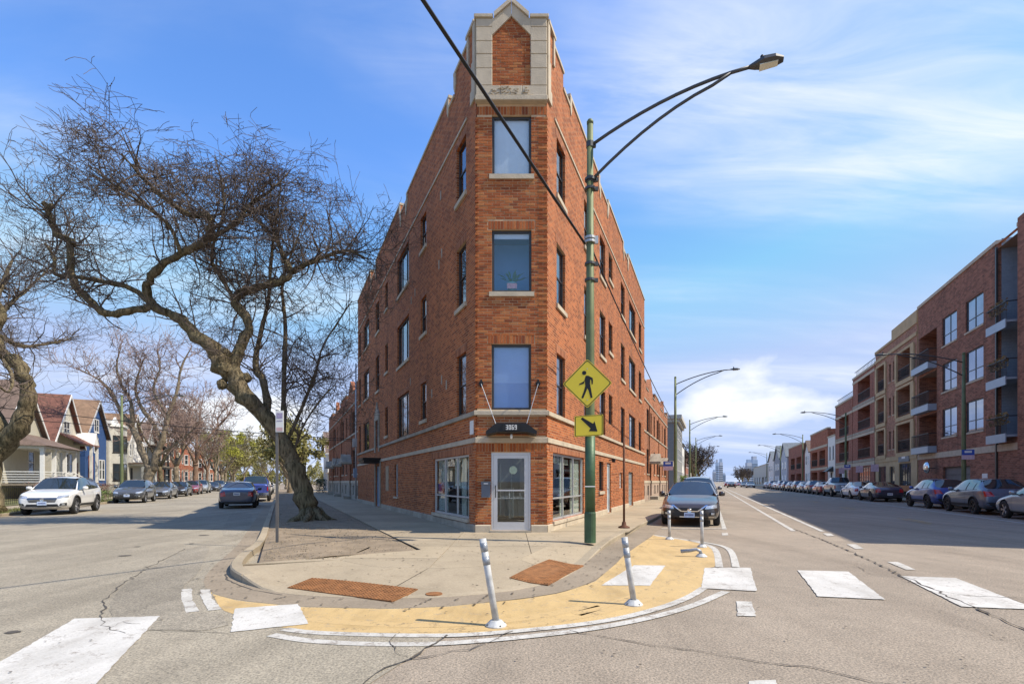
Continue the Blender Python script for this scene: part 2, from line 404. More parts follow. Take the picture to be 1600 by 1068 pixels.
while i < 89:
    j = min(i+step, 89); g = MB()
    A_ = []; 
    for k in range(i, j+1):
        h = ramp_h(K[k]); a = K[k].copy(); b = K2[k].copy()
        if k == i and i > 0: a = a.lerp(K[k+1], .03); b = b.lerp(K2[k+1], .03)
        A_.append((a, b, h))
    for (a, b, h), (a2, b2, h2) in zip(A_, A_[1:]):
        U = Vector((0,0,1)); ia = a.lerp(b, .12); ia2 = a2.lerp(b2, .12)
        g.quad(a, a2, a2+U*max(.012, h2-.02), a+U*max(.012, h-.02)); g.quad(a+U*max(.012, h-.02), a2+U*max(.012, h2-.02), ia2+U*h2, ia+U*h)
        g.quad(ia+U*h, ia2+U*h2, b2+U*h2, b+U*h); g.quad(b, b2, b2+U*h2, b+U*h)
    for q in (A_[0], A_[-1]): g.quad(q[0], q[1], q[1]+Vector((0,0,q[2])), q[0]+Vector((0,0,q[2])))
    g.build('kerb_stone', m_kerb, kerb_root); i = j
# straight kerbs, each stone its own piece
def kerb_run(name, fn, c0, c1, z0, z1, zn, m, ln=3.0):
    r = thing(name, None, None); r['kind'] = 'structure'
    z_ = z0
    while z_ < z1:
        l_ = ln if z_ < zn else 40
        e = min(z_+l_, z1); g = MB()
        a, b, c, d = fn(c0, z_), fn(c0, e-.012), fn(c1, e-.012), fn(c1, z_)
        s = c1-c0; a2, b2 = fn(c0+.12*s, z_), fn(c0+.12*s, e-.012)
        U = Vector((0,0,1))
        g.quad(a, b, b+U*.105, a+U*.105); g.quad(a+U*.105, b+U*.105, b2+U*.12, a2+U*.12); g.quad(a2+U*.12, b2+U*.12, c+U*.12, d+U*.12); g.quad(d, c, c+U*.12, d+U*.12)
        g.poly([a, a+U*.105, a2+U*.12, d+U*.12, d]); g.poly([b, b+U*.105, b2+U*.12, c+U*.12, c])
        g.build('kerb_stone', m, r); z_ = e
    return r
kerb_run('side_street_near_kerb', pl, -.55, -.38, 15.02, 260, 60, m_kerb)
kerb_run('avenue_near_kerb', pr, -1.97, -2.14, 24.02, 300, 60, m_kerb)
kerb_run('side_street_far_kerb', pl, -11.35, -11.53, -10, 260, 60, m_kerb)
kerb_run('avenue_far_kerb', pr, 13.6, 13.78, -30, 300, 70, m_kerb)
def sheet(name, pts, m, z): 
    g = MB(); g.poly([Vector((p[0], p[1], z)) for p in pts]); return struct(name, g, m)
sheet('side_street_gutter', [pl(-.98,15.02), pl(-.56,15.02), pl(-.56,260), pl(-.98,260)], m_gut, .007)
sheet('avenue_gutter', [pr(-1.96,24.02), pr(-1.52,24.02), pr(-1.52,300), pr(-1.96,300)], m_gut, .007)
sheet('side_street_far_gutter', [pl(-11.34,-10), pl(-10.95,-10), pl(-10.95,260), pl(-11.34,260)], m_gut, .007)
sheet('avenue_far_gutter', [pr(13.2,-30), pr(13.59,-30), pr(13.59,300), pr(13.2,300)], m_gut, .003)

# pavement bed and slabs
WA = Vector((-.92, 13.165, 0)); WB = Vector((.89, 13.165, 0))
KI = [i for i in range(90) if K2[i].y < 13.4 and not (K2[i].x < -3 and K2[i].y > 8.0)]
ring = [K2[i] for i in range(KI[0], KI[-1]+1)]
inner = []
for p in ring:
    d = (CEN-p); inner.append(p + d.normalized()*min(1.45, d.length*.42))
pave = thing('corner_pavement', None, None); pave['kind'] = 'structure'
U = Vector((0,0,1)); SV = []; SF = []
def surf(*q):
    b = len(SV); SV.extend([Vector(p) for p in q]); SF.append(tuple(range(b, b+len(q))))
g = MB()
for i in range(len(ring)-1):
    g.quad(ring[i]+U*(ramp_h(ring[i])-.02), ring[i+1]+U*(ramp_h(ring[i+1])-.02), inner[i+1]+U*.095, inner[i]+U*.095)
D1 = gp(372,881,.12); D2 = gp(658,858,.12)
core = [Vector((p.x, p.y, 0)) for p in inner] + [Vector((pr(-2.14,13.4).x, 13.4, 0)), Vector((.9,13.3,0)), Vector((-.93,13.3,0)), pl(2.64,13.3), Vector((D2.x, D2.y, 0)), Vector((D1.x, D1.y, 0))]
g.poly([p+U*.1 for p in core])
g.poly([pl(2.64,13.3,.1), pl(5.0,13.3,.1), pl(5.0,260,.1), pl(2.64,260,.1)])
g.poly([pr(-4.23,13.3,.1), pr(-2.14,13.3,.1), pr(-2.14,300,.1), pr(-4.23,300,.1)])
g.build('joint_bed', m_joint, pave)
n0 = len(ring); k = 0
while k < n0-1:
    e = min(k+9, n0-1); g = MB()
    if n0-1-e < 3: e = n0-1
    pr_ = [ring[i] for i in range(k, e+1)]; pi_ = [inner[i] for i in range(k, e+1)]
    if k: pr_[0] = pr_[0].lerp(pr_[1], .05); pi_[0] = pi_[0].lerp(pi_[1], .05)
    for i in range(len(pr_)-1):
        for t0, t1 in ((0,.33),(.33,.66),(.66,.993)):
            z_ = lambda q, t: q*(1-t) + .12*t
            a, b = pr_[i], pr_[i+1]; c, d = pi_[i], pi_[i+1]; ha, hb = ramp_h(a), ramp_h(b)
            q4 = (a.lerp(c,t0)+U*z_(ha,t0), b.lerp(d,t0)+U*z_(hb,t0), b.lerp(d,t1)+U*z_(hb,t1), a.lerp(c,t1)+U*z_(ha,t1)); g.quad(*q4); surf(*q4)
    g.build('slab', m_conc, pave, smooth=False); k = e
def clip(poly, cell):
    out = list(poly); n = len(cell)
    for i in range(n):
        a, b = cell[i], cell[(i+1) % n]; inp, out = out, []
        if not inp: return []
        side = lambda p: (b[0]-a[0])*(p[1]-a[1]) - (b[1]-a[1])*(p[0]-a[0])
        for q, r in zip(inp, inp[1:]+inp[:1]):
            sq, sr = side(q), side(r)
            if sq >= 0: out.append(q)
            if sq*sr < 0:
                t = sq/(sq-sr); out.append((q[0]+(r[0]-q[0])*t, q[1]+(r[1]-q[1])*t))
    return out
core2 = [(p.x, p.y) for p in core]
for ix in range(-4, 4):
    for iy in range(3, 9):
        x0, y0 = ix*1.6+.35, iy*1.62+.6
        cell = [(x0+.006, y0+.006), (x0+1.594, y0+.006), (x0+1.594, y0+1.614), (x0+.006, y0+1.614)]
        q = clip(core2, cell)
        if len(q) > 2:
            ar = abs(sum(a[0]*b[1]-b[0]*a[1] for a, b in zip(q, q[1:]+q[:1])))/2
            if ar > .02: g = MB(); g.prism(q, .1, .12 + rnd.uniform(-.002, .002)); g.build('slab', m_conc, pave)
def slab_strip(fn, c0, c1, z0, n, ln, flip):
    for i in range(n):
        a = z0+i*ln; q = [fn(c0, a+.007), fn(c1, a+.007), fn(c1, a+ln-.007), fn(c0, a+ln-.007)]
        g = MB(); g.prism([(p.x, p.y) for p in q], .1, .12+rnd.uniform(-.003, .003)); g.build('slab', m_conc, pave)
slab_strip(pl, 2.64, 4.99, 13.32, 26, 1.6, 0)
slab_strip(pr, -4.22, -2.15, 13.42, 26, 1.6, 0)
g = MB(); g.prism([(p.x, p.y) for p in (pl(2.64,54.93), pl(4.99,54.93), pl(4.99,260), pl(2.64,260))], .1, .12); g.prism([(p.x, p.y) for p in (pr(-4.22,55.03), pr(-2.15,55.03), pr(-2.15,300), pr(-4.22,300))], .1, .12)
g.build('far_slabs', m_conc, pave)
# bare earth round the trees: uneven sheet
g = MB(); NZ, NC = 60, 10; P = []
for i in range(NZ+1):
    t = i/NZ; row = []
    for j in range(NC+1):
        u = j/NC
        near = D1.lerp(D2, u); far = pl(-.37+u*3.0, 90)
        p = near.lerp(far, t**2.2)
        p = pl(-.37+u*3.0, p.y) if t > .02 else near
        e = min(u, 1-u)*2
        row.append(Vector((p.x, p.y, .105 + .03*sin(p.x*2.3+p.y*1.7)*e + rnd.uniform(0,.02)*e - (0.012 if e < .01 else 0))))
    P.append(row)
for i in range(NZ):
    for j in range(NC): g.quad(P[i][j], P[i][j+1], P[i+1][j+1], P[i+1][j])
dirt = struct('bare_earth_strip', g, m_dirt, smooth=True)
# gravel crumbs and dead leaves on the earth
g = MB()
for _ in range(1500):
    z_ = 8.6 + rnd.random()**2*22; c = rnd.uniform(-.3, 2.55)
    if z_ < 9.9 and c > (z_-8.0)*1.25: continue
    p = pl(c, z_, .125); s = rnd.uniform(.008, .028)
    a = rnd.uniform(0, 6.28); q = [p+Vector((cos(a+k*2.1)*s*rnd.uniform(.6,1.3), sin(a+k*2.1)*s*rnd.uniform(.6,1.3), 0)) for k in range(3)]
    g.add(q+[p+U*s*.8], [(0,1,3),(1,2,3),(2,0,3)])
o = g.build('earth_crumbs', mat('crumbs', (.2,.16,.11), .95, var=.5)); tag(o, 'small crumbs and dead leaves scattered on the bare earth', 'debris', kind='stuff')

# gum, grit and litter on pavement, gutter and road
g = MB(); r3 = random.Random(33)
SURF0 = BVHTree.FromPolygons(SV, SF)
for _ in range(420):
    x, y = r3.uniform(-3.4, 2.6), r3.uniform(6.3, 13.0); h = SURF0.ray_cast(Vector((x, y, 2)), Vector((0,0,-1)))
    inside = clip([(p.x, p.y) for p in core], [(x-.01,y-.01),(x+.01,y-.01),(x+.01,y+.01),(x-.01,y+.01)])
    if h[0] is None and not inside: continue
    zz = h[0].z+.003 if h[0] is not None else .1245
    s = r3.uniform(.006, .022); g.poly([(x+s*cos(k*1.05)*r3.uniform(.7,1.2), y+s*sin(k*1.05)*r3.uniform(.7,1.2), zz) for k in range(6)])
for _ in range(700):
    i = r3.randint(2, 86); p = K[i].lerp(G[i], r3.uniform(.05, 1.4)); s = r3.uniform(.006, .03); a = r3.uniform(0, 6.28)
    g.poly([(p.x+s*cos(a+k*1.57)*r3.uniform(.4,1.2), p.y+s*sin(a+k*1.57)*r3.uniform(.4,1.2), .022) for k in range(4)])
for _ in range(500):
    x, y = r3.uniform(-9, 9), r3.uniform(3.2, 14); s = r3.uniform(.004, .018); g.poly([(x+s*cos(k*1.57)*r3.uniform(.5,1.3), y+s*sin(k*1.57)*r3.uniform(.5,1.3), .021) for k in range(4)]) if not (-4.4 < x < 2.4 and y > 5.6) else None
tag(g.build('street_litter', mat('litter_grit', (.085,.065,.045), .95, var=.5)), 'dark grit, gum spots and dead leaves on kerb, road and pavement', 'debris', kind='stuff')
# far side of both streets
sheet('far_parkway', [pl(-11.53,-10), pl(-12.9,-10), pl(-12.9,260), pl(-11.53,260)][::-1], m_lawn, .118)
sheet('far_side_pavement', [pl(-12.9,-10), pl(-14.5,-10), pl(-14.5,260), pl(-12.9,260)][::-1], m_conc, .122)
sheet('front_yards', [pl(-14.5,-10), pl(-60,-10), pl(-60,260), pl(-14.5,260)][::-1], m_lawn, .15)
sheet('avenue_far_pavement', [pr(13.78,-30), pr(16.8,-30), pr(16.8,300), pr(13.78,300)], m_conc, .12)
sheet('avenue_far_lots', [pr(16.8,-30), pr(70,-30), pr(70,400), pr(16.8,400)], m_gut, .118)
sheet('block_ground', [pl(5.0,33.5), pr(-4.23,33.5), pr(-4.23,400), pl(5.0,400)], m_gut, .118)

# ------------------------------------------------------------------ painted markings
def mark(name, px, m, z, parent=road, h=0):
    q = [gp(x, y) for x, y in px]; pts = []
    for a, b in zip(q, q[1:]+q[:1]):
        n = max(2, int((b-a).length/.06))
        for k in range(n): p = a.lerp(b, k/n); pts.append((p.x+rnd.gauss(0,.004), p.y+rnd.gauss(0,.004), z))
    g = MB(); g.poly(pts); return g.build(name, m, parent)
def mark_w(name, pts, m, z, parent=road):
    g = MB(); g.poly([(p[0], p[1], z) for p in pts]); return g.build(name, m, parent)
yel = [(329,922),(345,952),(400,972),(444,981),(487,987),(619,991),(712,991),(787,986),(900,974),(976,962),(1042,944),(1081,929),(1096,918),(1101,887),(1120,885),(1117,864),(1111,854),(1089,846),(1050,839.5),(1021,835)]
yin = [(976,866),(963,880),(929,908.8),(876,926.2),(819,935.5),(760,941.5),(700,947.5),(610,951.4),(472,948.4),(372,938.5)]
g = MB()
yo = resample([gp(*p) for p in yel], 60); yi = resample([gp(1018,838)] + [gp(*p) for p in yin] + [gp(329,927)], 60)[::-1]
for i in range(59): g.quad(yo[i]+U*.006, yo[i+1]+U*.006, yi[i+1]+U*.006, yi[i]+U*.006)
yp = g.build('ochre_kerb_extension', m_yel, road)
def ribbon(name, px, w, m, z):
    pts = smooth([gp(*p) for p in px]); g = MB(); L_ = []
    for i, p in enumerate(pts):
        t = (pts[min(i+1, len(pts)-1)]-pts[max(i-1, 0)]).normalized(); nrm = Vector((-t.y, t.x, 0))
        L_.append((p+nrm*w/2+U*z, p-nrm*w/2+U*z))
    for a, b in zip(L_, L_[1:]): g.quad(a[0], b[0], b[1], a[1])
    return g.build(name, m, road)
ribbon('edge_line', [(444,983),(487,989),(619,993),(712,993),(787,988),(900,977),(976,965),(1042,947),(1081,931),(1100,918)], .11, m_white, .0085)
ribbon('edge_line', [(424,992),(487,1003),(619,1008),(731,1004),(900,987),(1002,969),(1081,948),(1134,924)], .11, m_white, .0085)
ribbon('edge_line', [(1124,886),(1121,864),(1114,854),(1089,846),(1050,840),(1022,836)], .12, m_white, .0085)
ribbon('edge_line', [(1150,886),(1145,864),(1135,854),(1107,848),(1076,843.5)], .12, m_white, .0085)
for px in ([(284,921),(283,935),(291,957),(312,955),(301,938),(300,919)], [(314,921),(312,929),(325,954),(347,952),(331,935),(328,921)]): mark('edge_line', px, m_white, .0085)
bars = [[(117,967),(250,963),(130,1090),(-95,1090)], [(367,951),(466,944),(482,975),(361,988)], [(990.7,883),(1040,883.7),(1015.6,915),(939.5,914.7)], [(1101,887),(1172.5,887),(1182.6,923.7),(1095.6,919)],
        [(1246,891),(1325.5,893),(1383,937),(1278,932)], [(1407,900),(1493,903),(1622,953),(1502.5,948)], [(1690,925),(1800,930),(1960,985),(1830,980)]]
for q in bars: mark('crosswalk_bar', q, m_white2, .0105)
for q in ([(1150,939.5),(1174,940),(1182,963),(1152.6,962)], [(1170,1064),(1212,1063),(1230,1090),(1165,1090)], [(1386,877.6),(1403,877.6),(1431,890),(1416,890)], [(1323,850),(1337,850),(1349.5,857),(1336,857.3)], [(1286,833),(1298,833),(1304,837),(1292.5,837.3)], [(1128,832),(1137,832),(1138,836),(1128,836)]):
    mark('lane_dash', q, m_white, .0085)
def lane(c, z0, z1, w, m, name='lane_line', z=.006): mark_w(name, [pr(c-w/2, z0), pr(c+w/2, z0), pr(c+w/2, z1), pr(c-w/2, z1)], m, z)
lane(2.4, 14.7, 260, .14, m_white); lane(3.2, 14.6, 260, .14, m_white); lane(.42, 15.2, 120, .13, m_white); lane(10.7, 5, 200, .12, m_white)
mark_w('lane_line', [pr(-1.5,15.35), pr(.5,15.35), pr(.5,15.5), pr(-1.5,15.5)], m_white, .010)
for k in range(12):
    lane(7.3, 8+k*9, 11+k*9, .11, m_amber); lane(7.55, 8.5+k*9, 10.6+k*9, .11, m_amber)
# parking bay dirt joint lines: tar cracks
def crack(px, w=.018, parent=road, z=.0095, jit=.035, world=False):
    pts = [Vector((p[0], p[1], 0)) if world else gp(*p) for p in px]; pts = resample(pts, max(8, int(sum((b-a).length for a, b in zip(pts, pts[1:]))/.11)))
    g = MB(); L_ = []
    for i, p in enumerate(pts):
        t = (pts[min(i+1, len(pts)-1)]-pts[max(i-1, 0)]).normalized(); nrm = Vector((-t.y, t.x, 0))
        p = p + nrm*rnd.gauss(0, jit*.6); ww = w*rnd.uniform(.15, .85); L_.append((p+nrm*ww/2+U*z, p-nrm*ww/2+U*z))
    for a, b in zip(L_, L_[1:]): g.quad(a[0], b[0], b[1], a[1])
    return g.build('crack', m_crack, parent)
crack([(560,1075),(600,1045),(640,1030),(700,993)], .03, z=.0125, jit=.02)
crack([(618,992),(612,1000),(622,1018),(638,1027)], .012, z=.0125); crack([(640,1030),(690,1023),(737,1012),(775,1000),(795,986)], .02, z=.0125)
crack([(890,985),(1000,1006),(1066,1014),(1105,1020),(1200,1036),(1260,1040),(1330,1058),(1400,1072)], .022)
crack([(1240,826),(1262,834),(1290,845),(1330,862),(1385,887),(1415,902),(1470,927),(1530,952),(1580,975),(1640,1000)], .05, z=.0127)
crack([(1400,900),(1470,925),(1520,932),(1600,935),(1700,937)], .018, z=.0127); crack([(1150,864),(1210,868),(1340,868)], .01)
crack([(1097,914),(1180,915),(1245,919)], .01, z=.0125); crack([(1330,880),(1360,897),(1400,903)], .012)
crack([(160,958),(165,935),(195,910),(232,886),(290,857)], .028, parent=road2, z=.0095, jit=.03); crack([(232,888),(300,890),(372,890)], .016, parent=road2, z=.0095)
crack([(160,958),(158,968),(175,985),(195,990)], .014, parent=road2, z=.0127); crack([(170,985),(190,972),(220,975)], .012, parent=road2, z=.0127)
crack([(225,985),(300,988),(360,988)], .016, parent=road2, z=.0097)
crack([(352,897),(356,906),(372,914),(395,922),(440,930)], .035, parent=gut, z=.0125, jit=.01)
for (x, y, w) in ((195,868,22),(215,854,14),(318,836,26),(300,849,12),(20,988,14)):
    c = gp(x, y); g = MB(); g.poly([(c.x+.11*w/22*cos(k*.45)*rnd.uniform(.75,1.2), c.y+.08*w/22*sin(k*.45)*rnd.uniform(.75,1.2), .0098) for k in range(14)]); g.build('oil_spot', m_crack, road2)
m_worn = asphalt('ravelled_asphalt', (.292,.262,.21), (1.5,1.47,1.42), .3)
def patch_sheet(px, z, parent=road2):
    q = smooth([gp(*p) for p in px]+[gp(*px[0])], 1)[:-1]; g = MB(); g.poly([(p.x+rnd.gauss(0,.02), p.y+rnd.gauss(0,.02), z) for p in q]); g.build('worn_patch', m_worn, parent)
patch_sheet([(228,984),(170,962),(168,935),(232,888),(288,858),(330,850),(318,880),(300,905),(282,920),(282,940),(291,958),(330,958),(352,962),(352,984)], .008)
patch_sheet([(362,800),(395,800),(392,822),(372,838),(340,836)], .008)
m_scuffp = paintmark('tyre_scuffed_ochre', (.20,.15,.09), (.50,.35,.16), .78)
ribbon('tyre_scuff', [(430,962),(560,975),(700,978),(830,966),(930,945)], .16, m_scuffp, .0072); ribbon('tyre_scuff', [(520,985),(700,986),(860,974),(990,945),(1060,915)], .14, m_scuffp, .0072); ribbon('tyre_scuff', [(900,960),(1000,930),(1060,900),(1095,870)], .15, m_scuffp, .0072)
SURF = BVHTree.FromPolygons(SV, SF)
def zat(x, y):
    h = SURF.ray_cast(Vector((x, y, 2)), Vector((0,0,-1)))
    if h[0] is not None: return h[0].z
    q = Vector((x, y, 0)); kk = min(K2, key=lambda p: (p-q).length)
    return ramp_h(kk) if (kk-q).length < .5 else .12
# tactile plates: cast iron sheets with raised domes
def plate(name, px, label, nx, ny, bars_=False, z=.045):
    q = [gp(x, y, z) for x, y in px]
    r = thing(name, label, 'tactile plate')
    g = MB()
    def at(u, v):
        p = (q[0]*(1-u)+q[1]*u)*(1-v) + (q[3]*(1-u)+q[2]*u)*v; return Vector((p.x, p.y, zat(p.x, p.y)+.012))
    N = 8
    for i in range(N):
        for j in range(N): g.quad(at(i/N,j/N), at((i+1)/N,j/N), at((i+1)/N,(j+1)/N), at(i/N,(j+1)/N))
    for i in range(N):
        for a, b in ((at(i/N,0),at((i+1)/N,0)),(at(i/N,1),at((i+1)/N,1)),(at(0,i/N),at(0,(i+1)/N)),(at(1,i/N),at(1,(i+1)/N))): g.quad(a, b, b-U*.03, a-U*.03)
    g.build('iron_sheet', m_rust, r); g = MB()
    for i in range(nx):
        for j in range(ny):
            if bars_:
                continue
            p = at((i+.5)/nx, (j+.5)/ny); g.lathe([(.017, 0), (.014, .007), (.006, .009)], 6, p)
    if bars_:
        for i in range(nx):
            a, b = at((i+.5)/nx, .02), at((i+.5)/nx, .98); g.bar(a, b, .018, .016)
    o = g.build('raised_domes', m_rust, r); o['kind'] = 'stuff'
    return r
plate('tactile_plate', [(487,904),(653,919),(612,935.5),(449,915)], 'rusty tactile paving plate on the ramp nearer the bare earth', 30, 12)
plate('tactile_plate', [(858,876),(912,880.5),(856,910.5),(796,903)], 'ribbed rusty tactile plate on the ramp facing the avenue', 14, 10, True)
c = gp(678, 917, .1); g = MB(); g.lathe([(.105,-.015), (.105,.004), (.095,.006), (.09,.003), (.02,.003)], 20, (c.x, c.y, zat(c.x, c.y)+.006))
o = g.build('utility_cover', m_rust); tag(o, 'small round rusty utility cover set in the ramp concrete', 'utility cover')
# ------------------------------------------------------------------ brick corner building
BR1, BR2 = (.28,.07,.022), (.43,.128,.04)
m_brick = brickmat('red_facade_brick', BR1, BR2, (.42,.28,.17), ms=.014)
m_brickL = m_brick
m_sold = brickmat('soldier_brick', (.27,.085,.035), (.43,.165,.075), (.27,.2,.15), soldier=True)
m_stone = mat('limestone', (.47,.40,.30), .85, var=.2, vs_=2.5, bs=30, bst=.35)
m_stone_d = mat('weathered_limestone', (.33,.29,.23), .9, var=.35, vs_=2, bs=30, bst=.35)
m_mortar = mat('mortar_bed', (.52,.37,.23), .95, bs=60)
m_frame_d = mat('dark_window_frame', (.035,.032,.032), .4, var=.1)
m_alu = mat('aluminium_frame', (.56,.56,.57), .42, .6, var=.06)
m_glass = glassmat('window_glass', (.72,.78,.82), .16)
m_glass_s = glassmat('store_glass', (.88,.9,.89), .06); m_glass_f = glassmat('front_glass', (.92,.94,.96), .08)
m_blind = mat('white_blind', (.66,.74,.86), .8, var=.05)  # white blind with some of the sky's blue mixed into its colour
m_blindb = mat('sky_tinted_blind', (.17,.33,.66), .8, var=.06)  # blue of the sky reflected in the panes, painted on the backing
m_room = mat('dim_room', (.035,.035,.04), .9)
m_room2 = mat('shop_wall', (.55,.55,.48), .8, var=.15)
m_black = mat('black_metal', (.012,.012,.013), .45, .3)
m_door_b = mat('blue_grey_door', (.22,.28,.36), .5)
m_wht = mat('white_paint', (.72,.72,.70), .5, var=.06)
m_pipe = mat('galvanised_pipe', (.42,.43,.44), .5, .5)

def brick_rand(name):
    m, nt, b = _nt(name); t = nn(nt, 'ShaderNodeTexCoord')
    ge = nn(nt, 'ShaderNodeNewGeometry'); oi = nn(nt, 'ShaderNodeObjectInfo')
    ad = nn(nt, 'ShaderNodeMath', operation='ADD'); nt.links.new(ge.outputs['Random Per Island'], ad.inputs[0]); nt.links.new(oi.outputs['Random'], ad.inputs[1])
    fr = nn(nt, 'ShaderNodeMath', operation='FRACT'); nt.links.new(ad.outputs[0], fr.inputs[0])
    c = ramp(nt, fr.outputs[0], [(0, (.20,.06,.028)), (.1, (.27,.075,.028)), (.4, (.34,.10,.035)), (.75, (.40,.13,.045)), (.93, (.45,.17,.06)), (1, (.36,.17,.075))])
    f1 = noise(nt, ge.outputs['Position'], 38, 4, .7)
    c = mix(nt, .6, c, ramp(nt, f1, [(.3, (.6,.6,.6)), (.68, (1.25,1.22,1.2))]), 'MULTIPLY')
    nt.links.new(c, b.inputs['Base Color']); b.inputs['Roughness'].default_value = .88; b.inputs['Specular IOR Level'].default_value = .2
    bump(nt, b, f1, .6, .012); return m
m_bface = brick_rand('tapestry_brick')

def wall(mb, x0, x1, z0, z1, holes, y=0., out=-1, depth=.14, mi=0, rmi=None):
    xs = sorted({x0, x1, *[min(max(h[k], x0), x1) for h in holes for k in (0, 1)]}); zs = sorted({z0, z1, *[min(max(h[k], z0), z1) for h in holes for k in (2, 3)]})
    for a, b in zip(xs, xs[1:]):
        for c, d in zip(zs, zs[1:]):
            xm, zm = (a+b)/2, (c+d)/2
            if any(h[0] < xm < h[1] and h[2] < zm < h[3] for h in holes): continue
            mb.quad((a,y,c), (b,y,c), (b,y,d), (a,y,d), mi)
    yi = y - out*depth; r = mi if rmi is None else rmi
    for h in holes:
        a, b, c, d = h[:4]
        mb.quad((a,y,c), (a,yi,c), (a,yi,d), (a,y,d), r); mb.quad((b,y,c), (b,yi,c), (b,yi,d), (b,y,d), r)
        mb.quad((a,y,c), (b,y,c), (b,yi,c), (a,yi,c), r); mb.quad((a,y,d), (b,y,d), (b,yi,d), (a,yi,d), r)

def window(parent, F, out, h, vm=(), hm=(), fm=None, pm=None, back=None, sill=None, fw=.055, inset=.07, name='window', backd=.22, split_back=None, sill_m=None, meet=False):
    """one window unit: frame (part) with a pane per light, a sill and a blind or room behind as sub-parts"""
    x0, x1, z0, z1 = h; fm = fm or m_frame_d; pm = pm or m_glass
    def Y(d): return -out*d            # depth into the building
    def bx(g, a, b, d0, d1, c, e, mi=0): y0, y1 = sorted((Y(d0), Y(d1))); g.box(a, b, y0, y1, c, e, mi)
    g = MB(); e = .002
    bx(g, x0+e, x0+fw, inset, inset+.06, z0+e, z1-e); bx(g, x1-fw, x1-e, inset, inset+.06, z0+e, z1-e)
    bx(g, x0+fw, x1-fw, inset, inset+.06, z0+e, z0+fw); bx(g, x0+fw, x1-fw, inset, inset+.06, z1-fw, z1-e)
    xs = [x0+fw] + [x0+(x1-x0)*f for f in vm] + [x1-fw]; zs = [z0+fw] + [z0+(z1-z0)*f for f in hm] + [z1-fw]; t = fw*.36
    for x in xs[1:-1]: bx(g, x-t, x+t, inset+.004, inset+.05, z0+fw, z1-fw)
    for z_ in zs[1:-1]: bx(g, x0+fw, x1-fw, inset+.007, inset+.055, z_-t, z_+t)
    w = g.build(name, fm, parent, F)
    for i in range(len(xs)-1):
        for j in range(len(zs)-1):
            g = MB(); d = inset+.03 - (.012 if (meet and j == 1) else 0)
            bx(g, xs[i]-t*.3, xs[i+1]+t*.3, d, d+.008, zs[j]-t*.3, zs[j+1]+t*.3); g.build('pane', pm, w)
    if back is not None:
        g = MB()
        if split_back: bx(g, x0, x1, backd, backd+.02, z0, z0+(z1-z0)*split_back[0], 1); bx(g, x0, x1, backd, backd+.02, z0+(z1-z0)*split_back[0]+.001, z1, 0)
        else: bx(g, x0, x1, backd, backd+.02, z0, z1)
        for s, xx in ((0, x0), (1, x1)):
            g.quad((xx, Y(inset+.06), z0), (xx, Y(backd), z0), (xx, Y(backd), z1), (xx, Y(inset+.06), z1))
        g.build('blind' if back in (m_blind, m_blindb) else 'room_lining', [back, split_back[1] if split_back else back], w)
    if sill:
        g = MB(); ov = .07; y0, y1 = sorted((-Y(.055), Y(inset-.004)))
        pts = [(x0-ov, -Y(.055), z0-sill), (x0-ov, -Y(.055), z0-.012), (x0-ov, Y(inset-.004), z0-.002), (x0-ov, Y(inset-.004), z0-sill)]
        g.ext(pts, (x1-x0+2*ov, 0, 0)); g.build('sill', sill_m or m_stone, w)
    return w

MAINMX = frame((WA.x, WA.y, 0), 0)
MAIN = thing('brick_corner_building', 'three storey red brick flatiron building with stone gable on its corner', 'building', frame((WA.x, WA.y, 0), 0))
FF = Matrix.Identity(4)                                                       # front: x right, outward -y
FLm = Matrix.Rotation(AL, 4, 'Z')                                              # side street: x along, outward +y
FRm = Matrix.Translation((WB.x-WA.x, 0, 0)) @ Matrix.Rotation(AR, 4, 'Z')      # avenue: x along, outward -y
WF = WB.x-WA.x
Z1, Z2, Z3 = (3.27,4.96), (6.30,7.98), (9.31,10.86)
ZS = (Z1, Z2, Z3)

